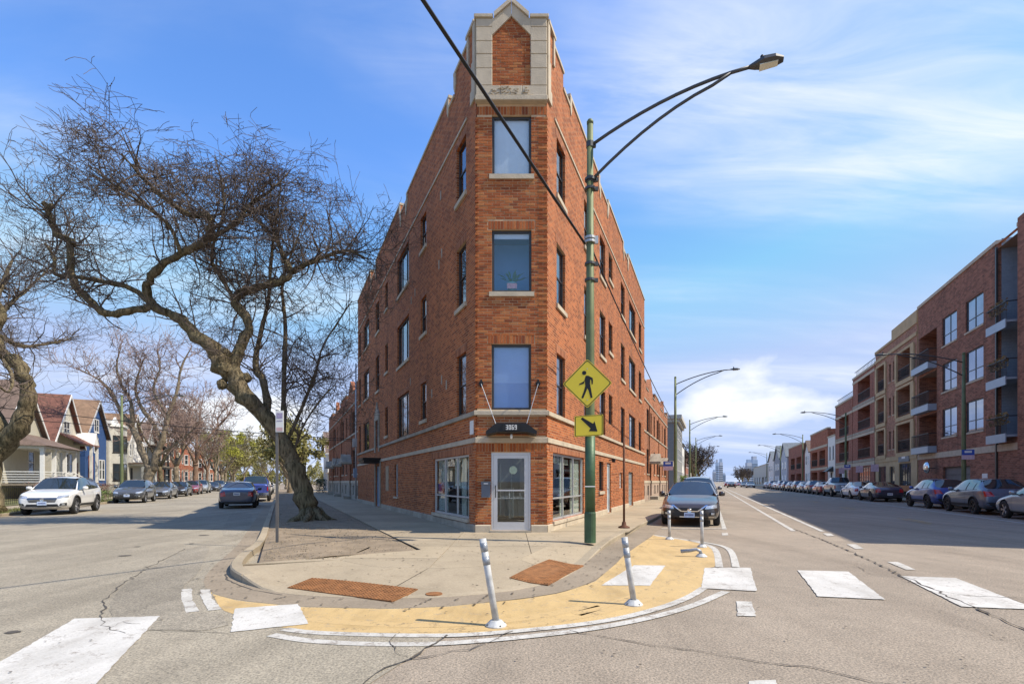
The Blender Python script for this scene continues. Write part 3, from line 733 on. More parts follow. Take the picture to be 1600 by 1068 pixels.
# ---- front chamfer: real bricks
door_h = (.385, 1.40, .17, 2.17)
fw_h = [(.39, 1.41, 3.27, 4.96), (.40, 1.42, 6.30, 7.90), (.405, 1.415, 9.31, 10.84)]
fh = [door_h] + fw_h
g = MB(); wall(g, .02, WF-.02, .1, 11.2, fh, y=.009, out=-1, depth=.14); g.build('front_mortar_bed', m_mortar, MAIN)
CH = .0694
def in_holes(a, b, c, d, pad=0):
    for h in fh:
        if a < h[1]+.003 and b > h[0]-.003 and c < h[3]+.004 and d > h[2]-.004: return h
    return None
bands = [(2.42,2.58), (3.13,3.262), (11.13,11.3), (.1,.318)]
sold = [(2.19,2.415,-.0,WF)] + [(4.965,5.185,.30,1.50), (7.905,8.125,.31,1.51), (10.845,11.065,.0,WF)]
brick_cells = []
row = 0; z_ = .322
while z_ < 11.12:
    zt = z_+CH-.013
    if not any(z_ < b[1] and zt > b[0] for b in bands):
        x = -.012 if row % 2 == 0 else -.030
        first = True
        while x < WF-.02:
            w_ = .205 if not (first and row % 2) else .095
            xe = min(x+w_, WF+(.012 if row % 2 else .03))
            if WF - xe < .06: xe = WF+(.012 if row % 2 else .03)
            segs = [(x, xe)]
            for h in fh:
                if z_ < h[3]+.002 and zt > h[2]-.002:
                    ns = []
                    for a, b in segs:
                        if b <= h[0] or a >= h[1]: ns.append((a, b)); continue
                        if a < h[0]-.03: ns.append((a, h[0]))
                        if b > h[1]+.03: ns.append((h[1], b))
                    segs = ns
            for so in sold:
                if z_ < so[1]-.02 and zt > so[0]+.01:
                    ns = []
                    for a, b in segs:
                        if b <= so[2] or a >= so[3]: ns.append((a, b)); continue
                        if a < so[2]-.03: ns.append((a, so[2]-.01))
                        if b > so[3]+.03: ns.append((so[3]+.01, b))
                    segs = ns
            for a, b in segs: brick_cells.append((a, b, z_, zt, row))
            x = xe+.012; first = False
    z_ += CH; row += 1
for so in sold:
    n = int((so[3]-so[2])/.0762)
    for i in range(n):
        a = so[2]+i*(so[3]-so[2])/n; b = a+(so[3]-so[2])/n-.010
        if not any(a < h[1] and b > h[0] and so[0] < h[3] and so[1]-.01 > h[2] for h in fh): brick_cells.append((a, b, so[0]+.002, so[1]-.008, 1))
UNIT = MB(); UNIT.add([(0,0,0),(1,0,0),(1,1,0),(0,1,0),(.012,-.0,0)], [])
def brick_geo(g, a, b, c, d, y):
    e = .004
    g.add([(a,.03,c),(b,.03,c),(b,.03,d),(a,.03,d),(a,y+e,c),(b,y+e,c),(b,y+e,d),(a,y+e,d),(a+e,y,c+e),(b-e,y,c+e),(b-e,y,d-e),(a+e,y,d-e)],
          [(0,1,5,4),(1,2,6,5),(2,3,7,6),(3,0,4,7),(4,5,9,8),(5,6,10,9),(6,7,11,10),(7,4,8,11),(8,9,10,11)])
brick_cells.sort(key=lambda q: -((q[1]-q[0] > .15)*10 - abs(q[2]-1.5)*.5))
cache = {}; rest = MB()
for n, (a, b, c, d, rw) in enumerate(brick_cells):
    y = rnd.uniform(-.006, .004)
    if (a < .0 or b > WF) and rw % 2: y -= .012
    if n < 300:
        key = (round(b-a, 3), round(d-c, 3))
        if key not in cache:
            g = MB(); brick_geo(g, 0, b-a, 0, d-c, 0); cache[key] = g.mesh('brick', m_bface)
        o = link('brick', cache[key], MAIN); o.location = (a, y, c)
    else: brick_geo(rest, a, b, c, d, y)
o = rest.build('upper_front_bricks', m_bface, MAIN, fix=False); o['kind'] = 'stuff'

# ---- side walls
def side_wall(F, out, holes, segs, length, name):
    g = MB(); wall(g, 0, length, .1, 12.45, holes, 0, out)
    y0, y1 = sorted((0, -out*.3))
    for a, b, t in segs: g.box(a, b, y0, y1, 12.45, t)
    w = g.build(name, m_brick, MAIN, F, fix=True)
    for i, (a, b, t) in enumerate(segs):
        g = MB(); yy0, yy1 = sorted((out*.035, -out*.33)); g.box(a-.02, b+.02, yy0, yy1, t+.001, t+.085); g.build('coping', m_stone, w)
        # stone shield hanging below the coping at the step
        for xx in (a+.09, b-.09):
            if b-a > 1.0 and .8 < xx < length-.4:
                g = MB(); y0_, y1_ = (.004*out, .03*out)
                g.ext([(xx-.09,y0_,t), (xx+.09,y0_,t), (xx+.09,y0_,t-.34), (xx,y0_,t-.52), (xx-.09,y0_,t-.34)], (0, out*.03, 0)); g.build('stone_drop', m_stone, w)
    return w
Lh = {'store': (.56,4.06,.42,2.16), 'door': (13.95,15.35,.14,2.22), 'nw': (9.7,10.4,.78,2.19), 'goth': (14.35,15.3,3.2,4.6)}
Lcols = [(.80,1.62,None,'dh'), (4.98,5.76,(.33,-.06),'dh'), (7.65,9.82,(.0,.05),'pic'), (12.02,12.70,(.34,.0),'dh'), (17.62,19.82,(.0,-.05),'pic'), (21.06,21.9,(.0,0),'dh')]
LH = [Lh[k] for k in Lh]; Lw = []
for (a, b, off, st) in Lcols:
    for fl, (z0, z1) in enumerate(ZS):
        z0 += off[0] if off else 0; z1 += off[1] if off else 0
        Lw.append((a, b, z0, z1, st, fl)); LH.append((a, b, z0, z1))
for z0, z1 in ((6.15,7.95), (9.2,10.75)): Lw.append((14.3,15.35,z0,z1,'dh',1)); LH.append((14.3,15.35,z0,z1))
Lsegs = [(.62,1.82,13.12), (1.82,2.3,12.52), (2.3,8.0,12.84), (8.0,9.2,12.6), (9.2,15.3,13.06), (15.3,17.0,12.58), (17.0,22.4,13.18)]
WL = side_wall(FLm, 1, LH, Lsegs, 22.4, 'side_street_wall')
Rh = {'store': (.56,4.15,.36,2.2), 'nw': (6.65,7.5,1.06,2.2), 'door': (8.25,9.1,.14,2.2), 'vent': (11.35,12.05,1.12,1.84), 'gd': (14.15,15.7,.14,1.93)}
Rcols = [(.92,1.8,(0,0),'dh'), (4.2,5.1,(0,0),'dh'), (6.78,7.87,(0,0),'dh'), (8.62,9.5,(.55,.1),'dh'), (11.7,12.85,(0,0),'dh'), (14.3,16.7,(0,0),'pic'), (18.15,19.3,(0,0),'dh')]
RH = [Rh[k] for k in Rh]; Rw = []
for (a, b, off, st) in Rcols:
    for fl, (z0, z1) in enumerate(ZS): Rw.append((a, b, z0+off[0], z1+off[1], st, fl)); RH.append((a, b, z0+off[0], z1+off[1]))
Rsegs = [(.62,1.6,13.08), (1.6,2.3,12.6), (2.3,6.7,12.92), (6.7,8.4,12.66), (8.4,12.4,12.9), (12.4,13.9,12.62), (13.9,20.9,12.96)]
WR = side_wall(FRm, -1, RH, Rsegs, 20.9, 'avenue_wall')
for (ws, F, out, lst) in ((WL, FLm, 1, Lw), (WR, FRm, -1, Rw)):
    for (a, b, z0, z1, st, fl) in lst:
        pic = st == 'pic'
        bk = rnd.choice([m_blind, m_room, m_room, m_blind]) if not pic else m_blind
        if out == 1: bk = m_room if not pic else rnd.choice([m_blind, m_room])
        window(MAIN, F, out, (a, b, z0, z1), vm=(.30,.70) if pic else (), hm=() if pic else (.5,), back=bk, sill=.0 if (fl == 0 and not (out == 1 and z0 > 3.4)) else .13, meet=True,
               split_back=(rnd.choice([.35,.5,.6]), m_room) if bk is m_blind else None)
        g = MB(); y0, y1 = sorted((out*.001, out*.006)); g.box(a-.1, b+.1, y0, y1, z1+.002, z1+.215); g.build('lintel', m_sold, ws)
# bands and plinth on all faces, mitred round the corners by separate stones
def band(F, out, x0, x1, z0, z1, pr_, m, nm, holes=()):
    cut = [(x0, x1)]
    for a, b in holes: cut = [q for s, e in cut for q in ((s, min(e, a)), (max(s, b), e)) if q[1]-q[0] > .05]
    for s, e in cut:
        n = max(1, round((e-s)/1.5))
        for i in range(n):
            a = s+(e-s)*i/n; b = s+(e-s)*(i+1)/n - (.006 if i < n-1 else 0)
            g = MB(); yo = out*(pr_+rnd.uniform(0,.003)); pts = [(a, 0, z0), (a, yo, z0+.01), (a, yo, z1-.03), (a, 0, z1)]
            pts = [(a, -out*.02, z0), (a, yo, z0), (a, yo, z1-.025), (a, -out*.02, z1)]
            g.ext(pts, (b-a, 0, 0)); g.build(nm, m, MAIN, F)
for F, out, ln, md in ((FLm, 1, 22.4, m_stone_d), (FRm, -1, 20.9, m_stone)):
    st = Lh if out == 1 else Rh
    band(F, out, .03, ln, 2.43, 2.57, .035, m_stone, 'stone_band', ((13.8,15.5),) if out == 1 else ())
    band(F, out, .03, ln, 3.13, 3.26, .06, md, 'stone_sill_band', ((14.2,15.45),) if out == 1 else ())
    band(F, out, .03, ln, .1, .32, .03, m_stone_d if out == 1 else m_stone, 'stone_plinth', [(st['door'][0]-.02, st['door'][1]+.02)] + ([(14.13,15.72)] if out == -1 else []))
    band(F, out, .7, ln, 11.16, 11.25, .03, m_stone, 'stone_string_course')
    g = MB(); y0, y1 = sorted((out*.001, out*.007)); g.box(.25, 4.3, y0, y1, 2.17 if out == 1 else 2.21, 2.425); g.build('lintel', m_sold, WL if out == 1 else WR)
band(FF, -1, -.02, WF+.02, 2.42, 2.57, .035, m_stone, 'stone_band'); band(FF, -1, -.05, WF+.05, 3.13, 3.26, .06, m_stone, 'stone_sill_band')
band(FF, -1, -.02, .37, .1, .318, .03, m_stone, 'stone_plinth'); band(FF, -1, 1.42, WF+.02, .1, .318, .03, m_stone, 'stone_plinth')
# dark joint lines of the rusticated ground floor: recessed courses as slim dark bricks
for F, out, ln in ((FLm, 1, 22.4), (FRm, -1, 20.9)):
    for zc_ in (.62, 1.0, 1.38, 1.76):
        for a, b in (((4.3,9.6),(10.5,13.8),(15.5,22.3)) if out == 1 else ((4.4,6.5),(9.25,11.2),(12.2,14.0),(15.85,20.8))):
            g = MB(); y0, y1 = sorted((out*.002, out*.014)); g.box(a, b, y0, y1, zc_, zc_+.06); g.build('brick_course', m_brick, WL if out == 1 else WR)

# ---- front windows
w1 = window(MAIN, FF, -1, fw_h[0], pm=m_glass_f, back=mat('sky_reflection_blind', (.30,.48,.80), .8, var=.06), split_back=(.42, m_blindb), backd=.145, fw=.06)  # reflected sky painted on the backing in two tones
w2 = window(MAIN, FF, -1, fw_h[1], pm=m_glass_f, back=m_blindb, backd=.9, sill=.13, fw=.06)
w3 = window(MAIN, FF, -1, fw_h[2], pm=m_glass_f, back=mat('bright_blind', (.78,.84,.88), .8, var=.06, vs_=6), backd=.145, sill=.13, fw=.06)
g = MB(); g.box(.46, 1.36, .14, .17, 7.72, 7.86); g.build('raised_shade', m_blind, w2)
# plant in the first upper window
m_leaf_h = mat('houseplant_leaf', (.06,.16,.04), .5, var=.4)
pt = thing('potted_plant', 'leafy houseplant in a painted pot behind the middle window', 'plant', Matrix.Translation(WA + Vector((.92,.38,6.37))))
g = MB(); g.lathe([(.10,0), (.14,.26), (.155,.28), (.14,.28)], 14); g.build('pot', mat('turquoise_pot', (.12,.42,.55), .4), pt, smooth=True)
g = MB(); g.box(-.13,.13,-.147,-.14,.10,.24); g.build('pot_print', mat('pink_print', (.8,.35,.4), .5, var=.5, vs_=30), pt)
g = MB()
for k in range(34):
    a = rnd.uniform(0, 6.28); l_ = rnd.uniform(.25,.62); el = rnd.uniform(.5,1.35); d = Vector((cos(a)*cos(el), sin(a)*cos(el)*.4, sin(el)))
    p = [Vector((0,0,.27))+d*l_*t - Vector((0,0,.25*t*t*l_)) for t in (0,.4,.7,1)]; s = Vector((-sin(a),cos(a),0))*.035
    g.quad(p[1]-s*.3, p[2]-s, p[2]+s, p[1]+s*.3); g.add([p[2]-s, p[3], p[2]+s], [(0,1,2)]); g.tube(p[:2], .006, 4)
g.build('leaves', m_leaf_h, pt)

# ---- front door, storefronts, other ground floor openings
dr = window(MAIN, FF, -1, (door_h[0]+.0, door_h[1], door_h[2], door_h[3]), fm=m_alu, pm=m_glass_s, name='door', fw=.055, inset=.03)
g = MB(); a, b, c, d = door_h[0]+.06, door_h[1]-.06, door_h[2]+.05, door_h[3]-.06
for q in ((a,a+.10,c,d), (b-.10,b,c,d), (a+.1,b-.1,c,c+.16), (a+.1,b-.1,d-.09,d)): g.box(q[0], q[1], .035, .075, q[2], q[3])
g.box(a+.1, b-.1, .028, .05, 1.18, 1.215); g.build('door_leaf', m_alu, dr)
g = MB(); g.tube([(a+.05,.03,1.02), (a+.05,-.01,1.04), (a+.05,-.01,1.3), (a+.05,.03,1.32)], .011, 8); g.build('pull_handle', m_black, dr)
g = MB(); g.box(door_h[0], door_h[1], 1.6, 1.62, .15, 2.2); g.build('lobby_wall', m_room2, dr)
g = MB(); g.quad((door_h[0],.12,.15), (door_h[1],.12,.15), (door_h[1],1.6,.15), (door_h[0],1.6,.15)); g.build('lobby_floor', mat('lobby_floor', (.32,.30,.24), .4), dr)
g = MB(); g.lathe([(.0,0),(.09,.0),(.105,.005)], 20, (.95,.095,1.72), 'y'); g.build('round_sticker', mat('pale_sticker', (.55,.62,.42), .6), dr)
g = MB(); g.box(.55, 1.25, .085, .09, .98, 1.0); 
for k in range(16):
    if k not in (6, 7): g.box(.62+k*.036, .62+k*.036+.022, .082, .087, 1.02, 1.02+rnd.choice((.018,.026)))
g.box(.845,.87,.08,.086,1.0,1.13); g.box(1.12,1.135,.08,.086,1.06,1.13)
g.build('door_lettering', m_wht, dr)
g = MB(); g.box(-.004+.37, 1.41, -.10, .03, .12, .168); g.build('threshold', m_stone_d, MAIN)
mb_ = MB(); mb_.box(.14, .37, -.12, -.008, 1.02, 1.42); mb_.box(.13, .38, -.135, -.12, 1.34, 1.42); mb = mb_.build('mailbox', mat('grey_blue_enamel', (.10,.12,.16), .4), None, MAINMX)
tag(mb, 'grey wall mailbox fixed to the brick pier beside the glass door', 'mailbox')
g = MB(); g.box(.2,.31,-.139,-.136,1.36,1.385); g.build('name_plate', m_wht, mb)
def storefront(F, out, h, nm, items):
    w = window(MAIN, F, out, h, vm=(.335,.67), hm=(.33,), fm=m_alu, pm=m_glass_s, fw=.06, inset=.05, name='shop_window')
    def Y(d): return -out*d
    g = MB(); x0, x1, z0, z1 = h; g.quad((x0-.2,Y(2.4),.13), (x1+1,Y(2.4),.13), (x1+1,Y(2.4),2.6), (x0-.2,Y(2.4),2.6)); g.build('shop_back_wall', m_room2, w)
    g = MB(); g.quad((x0,Y(.14),z0), (x1,Y(.14),z0), (x1+1,Y(2.4),z0), (x0,Y(2.4),z0)); g.build('shop_floor', mat('shop_floor', (.25,.24,.22), .5), w)
    for (a, b, c, d, dd, m) in items:
        g = MB(); y0, y1 = sorted((Y(dd), Y(dd+.03))); g.box(x0+a, x0+b, y0, y1, c, d); g.build('window_display', m, w)
    g = MB(); y0, y1 = sorted((out*.06, -out*.02)); g.box(x0-.05, x1+.05, y0, y1, z0-.09, z0-.003); g.build('sill', m_stone, w)
    return w
m_cur = mat('pale_curtain', (.62,.68,.62), .8, var=.1); m_dk = mat('charcoal_print', (.06,.065,.07), .7, var=.6, vs_=9)
m_red = mat('red_poster', (.55,.04,.05), .6, var=.4, vs_=20)
storefront(FLm, 1, Lh['store'], 'l', [(.02,3.48,.43,1.25,1.3,m_cur), (1.2,2.35,.5,2.1,1.2,m_cur), (.05,.55,.45,2.1,.17,m_cur), (1.35,2.2,.6,1.5,.5,m_dk), (.75,1.12,.45,2.1,.18,m_cur), (1.3,1.75,1.3,2.1,.18,m_cur), (2.4,3.4,.5,2.1,.16,mat('frosted_print', (.50,.60,.58), .7, var=.7, vs_=5)), (2.75,3.25,1.05,1.4,.12,m_red), (0,.3,.5,1.9,.9,m_cur)])
storefront(FRm, -1, Rh['store'], 'r', [(.03,3.55,.4,1.15,1.25,m_cur), (1.3,1.7,.42,2.12,.17,m_cur), (.1,.5,1.45,2.12,.17,m_cur), (1.22,2.38,1.0,2.1,1.15,m_cur), (.05,1.15,1.0,1.9,1.2,mat('grey_green_curtain', (.36,.42,.38), .8)), (2.45,3.5,.42,2.12,.16,m_cur), (.05,1.1,1.95,2.1,.2,m_cur), (1.25,2.3,1.93,2.1,.2,m_cur), (.2,1.0,.6,1.5,.7,mat('grey_print', (.2,.21,.21), .7, var=.6, vs_=6)), (1.3,2.2,.5,1.8,.9,m_dk)])
window(MAIN, FLm, 1, Lh['nw'], fm=m_alu, back=m_room, sill=.09); window(MAIN, FRm, -1, Rh['nw'], fm=m_frame_d, back=m_room2, sill=.12)
def slab_door(F, out, h, m, nm='door'):
    w = window(MAIN, F, out, h, fm=m, pm=m, name=nm, hm=(.5,), fw=.1, inset=.06)
    return w
slab_door(FLm, 1, Lh['door'], m_door_b); slab_door(FRm, -1, Rh['door'], mat('pale_steel_door', (.45,.48,.5), .5))
window(MAIN, FRm, -1, Rh['vent'], hm=(.25,.5,.75), fm=m_wht, pm=m_pipe, fw=.04, name='louvre'); window(MAIN, FRm, -1, Rh['gd'], vm=(.25,.5,.75), hm=(.17,.33,.5,.67,.83), fm=m_pipe, pm=mat('glass_block', (.42,.5,.5), .15, var=.3), fw=.05, name='glass_block_panel')
gw = window(MAIN, FLm, 1, Lh['goth'], hm=(.5,), back=m_room, fm=mat('blue_stair_frame', (.12,.16,.24), .5))
g = MB(); x0, x1, z0, z1 = Lh['goth']
for q in ((x0-.2,x0-.005,z0-.25,z1), (x1+.005,x1+.2,z0-.25,z1)): g.box(q[0], q[1], .002, .07, q[2], q[3])
g.ext([(x0-.2,.003,z1), (x0-.2,.003,z1+.25), ((x0+x1)/2-.2,.003,z1+.62), ((x0+x1)/2,.003,z1+.95), ((x0+x1)/2+.2,.003,z1+.62), (x1+.2,.003,z1+.25), (x1+.2,.003,z1)], (0,.07,0)); g.build('stone_surround', m_stone_d, gw)
g = MB(); g.box(13.8,15.5,.004,.9,2.50,2.62); g.box(13.85,15.45,.05,.85,2.36,2.498); g.build('door_canopy', m_black, MAIN, FLm)
g = MB(); g.box(13.82,13.94,.002,.06,.14,2.5); g.box(15.36,15.48,.002,.06,.14,2.5); g.build('door_surround', m_stone_d, MAIN, FLm)
g = MB(); g.box(11.75,12.45,.002,.02,1.0,2.16); g.build('patched_vent', mat('cream_patch', (.36,.27,.18), .9, var=.3, vs_=6), MAIN, FLm)
g = MB(); g.tube([(8.65,-.01,2.3),(8.65,-.18,2.34)], .02, 6); g.box(8.58,8.74,-.26,-.14,2.22,2.36); g.build('door_lamp', m_black, MAIN, FRm)
# small stone inserts in the side street wall
for (t, zz) in ((3.1,8.55),(3.4,8.3),(7.2,8.4),(6.6,8.5),(2.6,4.35),(4.25,4.35),(3.1,4.6),(7.35,5.3),(3.2,11.0-.6),(5.2,9.8)):
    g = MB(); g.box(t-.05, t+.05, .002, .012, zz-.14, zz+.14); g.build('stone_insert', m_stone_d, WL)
g = MB(); g.box(.18, .45, .002, .016, 2.66, 3.02); g.build('notice_plate', m_wht, WL)
# roof deck and rear walls
g = MB(); E1 = FLm @ Vector((22.4,0,0)); E2 = FRm @ Vector((20.9,0,0))
g.poly([(0,.02,12.2), (WF,.02,12.2), (E2.x,E2.y,12.2), (E1.x,E1.y,12.2)]); g.build('roof_deck', m_road, MAIN)
g = MB(); g.quad((E1.x,E1.y,.1), (E2.x,E2.y,.1), (E2.x,E2.y,12.9), (E1.x,E1.y,12.9)); g.build('rear_wall', m_brick, MAIN)
# ---- stone gable
YG = -.10
def stone(x0, x1, z0, z1, y0=YG, y1=.02, nm='stone_block', m=None):
    g = MB(); e = .008
    g.box(x0, x1, y0+rnd.uniform(-.003,.003), y1, z0, z1)
    o = g.build(nm, m or m_stone, MAIN); bv = o.modifiers.new('bevel', 'BEVEL'); bv.width = .012; bv.segments = 1; return o
stone(-.02, WF+.02, 11.13, 11.26, -.14); 
for a, b in ((.0,.62), (.626,1.18), (1.186,WF)): stone(a, b, 11.263, 11.53)
g = MB(); crv = MB()
for k in range(26):
    x = rnd.uniform(.35,1.45); zz = rnd.uniform(11.3,11.48); l_ = rnd.uniform(.05,.14); a = rnd.uniform(-.8,.8)
    g.bar((x, YG-.012, zz), (x+l_*cos(a), YG-.012, zz+l_*sin(a)*.6), .022, .02)
g.box(.34,1.46,YG-.012,YG-.004,11.285,11.30); o = g.build('carved_relief', m_stone, MAIN); o['kind'] = 'stuff'
PWs = .415
for side in (0, 1):
    z_ = 11.533
    for h in (.44,.36,.33,.36,.22):
        if side: stone(WF-PWs, WF, z_, z_+h-.005)
        else: stone(0, PWs, z_, z_+h-.005)
        z_ += h
zt = z_                                    # 13.47 minus
stone(-.05, PWs+.02, zt, zt+.09, YG-.04); stone(WF-PWs-.02, WF+.05, zt, zt+.09, YG-.04)
mid = WF/2
g = MB(); wall(g, PWs-.01, WF-PWs+.01, 11.5, 13.0, [], y=-.042, out=-1)
g.poly([(PWs-.01,-.042,13.0), (WF-PWs+.01,-.042,13.0), (mid,-.042,13.4)]); g.build('gable_panel_bed', m_mortar, MAIN)
gb = MB(); z_ = 11.535; row = 0
while z_ < 13.5:
    hw = (WF/2-PWs) if z_ < 12.84 else max(0, (WF/2-PWs)*(1-(z_-12.84)/.46))
    x = mid-hw + (0 if row % 2 else -.1)
    while x < mid+hw-.02:
        a = max(x, mid-hw); b = min(x+.205, mid+hw)
        if b-a > .04:
            n0_ = len(gb.v); brick_geo(gb, a, b, z_, z_+CH-.01, rnd.uniform(-.055,-.047))
        x += .215
    z_ += CH; row += 1
o = gb.build('gable_panel_bricks', m_bface, MAIN, fix=False); o['kind'] = 'stuff'
for s in (-1, 1):                            # raking stones and coping
    X = lambda x: mid + s*x
    for nm, zo, zi, y0 in (('raking_stone', .0, -.30, YG), ('raking_coping', .09, .003, YG-.05)):
        o0, o1 = mid-PWs+.10, 0.0
        ztop = lambda x: 13.02 + (mid-PWs+.10-x)*.78
        pts = []
        if nm == 'raking_stone': pts = [(X(mid-PWs+.005), y0, zt-.43), (X(mid-PWs+.005), y0, zt-.002), (X(mid-PWs-.05), y0, zt-.002), (X(.004), y0, zt+.38), (X(.004), y0, zt+.06)]
        else: pts = [(X(mid-PWs+.02), y0, zt+.092), (X(mid-PWs-.06), y0, zt+.092), (X(mid-PWs-.05), y0, zt+.0), (X(.003), y0, zt+.622), (X(.003), y0, zt+.73)]
        if nm == 'raking_coping': pts = [(X(mid-PWs-.045), y0, zt+.005), (X(mid-PWs-.045), y0, zt+.12), (X(.003), y0, zt+.50), (X(.003), y0, zt+.385)]
        g = MB(); g.ext(pts, (0, .02-y0 if nm == 'raking_stone' else .32-y0, 0)); g.build(nm, m_stone, MAIN)
# side returns of the turret
for F, out in ((FLm, 1), (FRm, -1)):
    g = MB(); y0, y1 = sorted((0, -out*.3)); g.box(.0, .60, y0, y1, 12.455, zt-.002); g.build('turret_return', m_brick, MAIN, F)
    for a, b, c, d in ((.0,.16,11.27,zt-.003), (.16,.34,11.27,11.6), (.5,.62,12.5,zt-.003), (.16,.24,11.6,12.3)):
        g = MB(); y0, y1 = sorted((out*.002, out*.05)); g.box(a, b, y0, y1, c, d); g.build('stone_block', m_stone, MAIN, F)
    g = MB(); y0, y1 = sorted((out*.07, -out*.34)); g.box(.05,.66,y0,y1,zt+.001,zt+.088); g.build('coping', m_stone, MAIN, F)
# ---- entrance canopy with house number
cp = thing('entrance_canopy', 'black hung canopy with house number over the corner door', 'canopy', MAINMX)
g = MB(); xa, xb = .28, 1.53
g.ext([(xa,-.02,2.60), (xa,-.62,2.60), (xa+.05,-.64,2.66), (mid-.38,-.66,2.86), (mid+.38,-.66,2.86), (xb-.05,-.64,2.66), (xb,-.62,2.60)] and [(xa,-.64,2.58), (xa,-.64,2.66), (mid-.36,-.64,2.86), (mid+.36,-.64,2.86), (xb,-.64,2.66), (xb,-.64,2.58), (mid+.36,-.64,2.64), (mid-.36,-.64,2.64)], (0,.62,0)); g.build('hood', m_black, cp)
g = MB(); g.box(mid-.22, mid+.22, -.665, -.643, 2.66, 2.84); g.build('number_panel', m_black, cp)
def digits(txt, x, z, h, y, m, parent, w=None, mx=None, name='numerals'):
    seg = {'0': 'abcdef', '3': 'abgcd', '6': 'acdefg', '8': 'abcdefg', '9': 'abcdfg'}
    g = MB(); w = w or h*.5; t = h*.13; cx = x
    for ch in txt:
        for s in seg[ch]:
            q = {'a': (0,w,h-t,h), 'd': (0,w,0,t), 'g': (0,w,h/2-t/2,h/2+t/2), 'f': (0,t,h/2,h), 'e': (0,t,0,h/2), 'b': (w-t,w,h/2,h), 'c': (w-t,w,0,h/2)}[s]
            g.box(cx+q[0], cx+q[1], y-.006-.0005*'adgfebc'.index(s), y, z+q[2], z+q[3])
        cx += w*1.38
    return g.build(name, m, parent, mx)
digits('3069', mid-.135, 2.69, .115, -.666, m_wht, cp, .052)
g = MB(); g.lathe([(.02,.1),(.035,.06),(.03,0),(.01,-.02)], 10, (mid,-.45,2.50)); g.build('lamp_bulb', m_wht, cp, smooth=True)
for xs_ in (.13, 1.59):
    g = MB(); g.lathe([(.0,0),(.06,0),(.06,.04),(.03,.06)], 10, (xs_,-.065,3.93), 'y'); g.box(xs_-.025,xs_+.025,-.11,-.01,3.84,4.02); g.build('rod_bracket', m_black, cp)
    xe = .52 if xs_ < 1 else 1.28
    g = MB(); g.tube([(xs_,-.1,3.92), (xe,-.55,2.84)], .009, 6); g.build('tie_rod', m_pipe, cp)
# ------------------------------------------------------------------ street furniture
m_green = mat('green_pole_paint', (.05,.10,.05), .5, .2, var=.5, vs_=2.2, bs=20, bst=.2)
m_green_old = mat('weathered_green_pole', (.13,.155,.07), .6, .2, var=.35, vs_=1.6)
m_lampgrey = mat('lamp_grey', (.07,.072,.075), .5, .4)
m_sign = mat('sign_yellow', (.72,.56,.035), .45, var=.05)
m_rustp = mat('rusty_post', (.12,.05,.028), .8, .3, var=.4, vs_=8)
m_deline = mat('scuffed_white_plastic', (.46,.46,.45), .5, var=.4, vs_=9)
m_tape = mat('grey_reflective_tape', (.30,.32,.35), .35, .2, var=.5, vs_=14)
m_blue_s = mat('sign_blue', (.03,.09,.42), .45); m_pink_s = mat('sign_pink_white', (.62,.45,.5), .5, var=.3, vs_=12)
m_scuff = mat('tyre_scuff', (.02,.02,.02), .8)

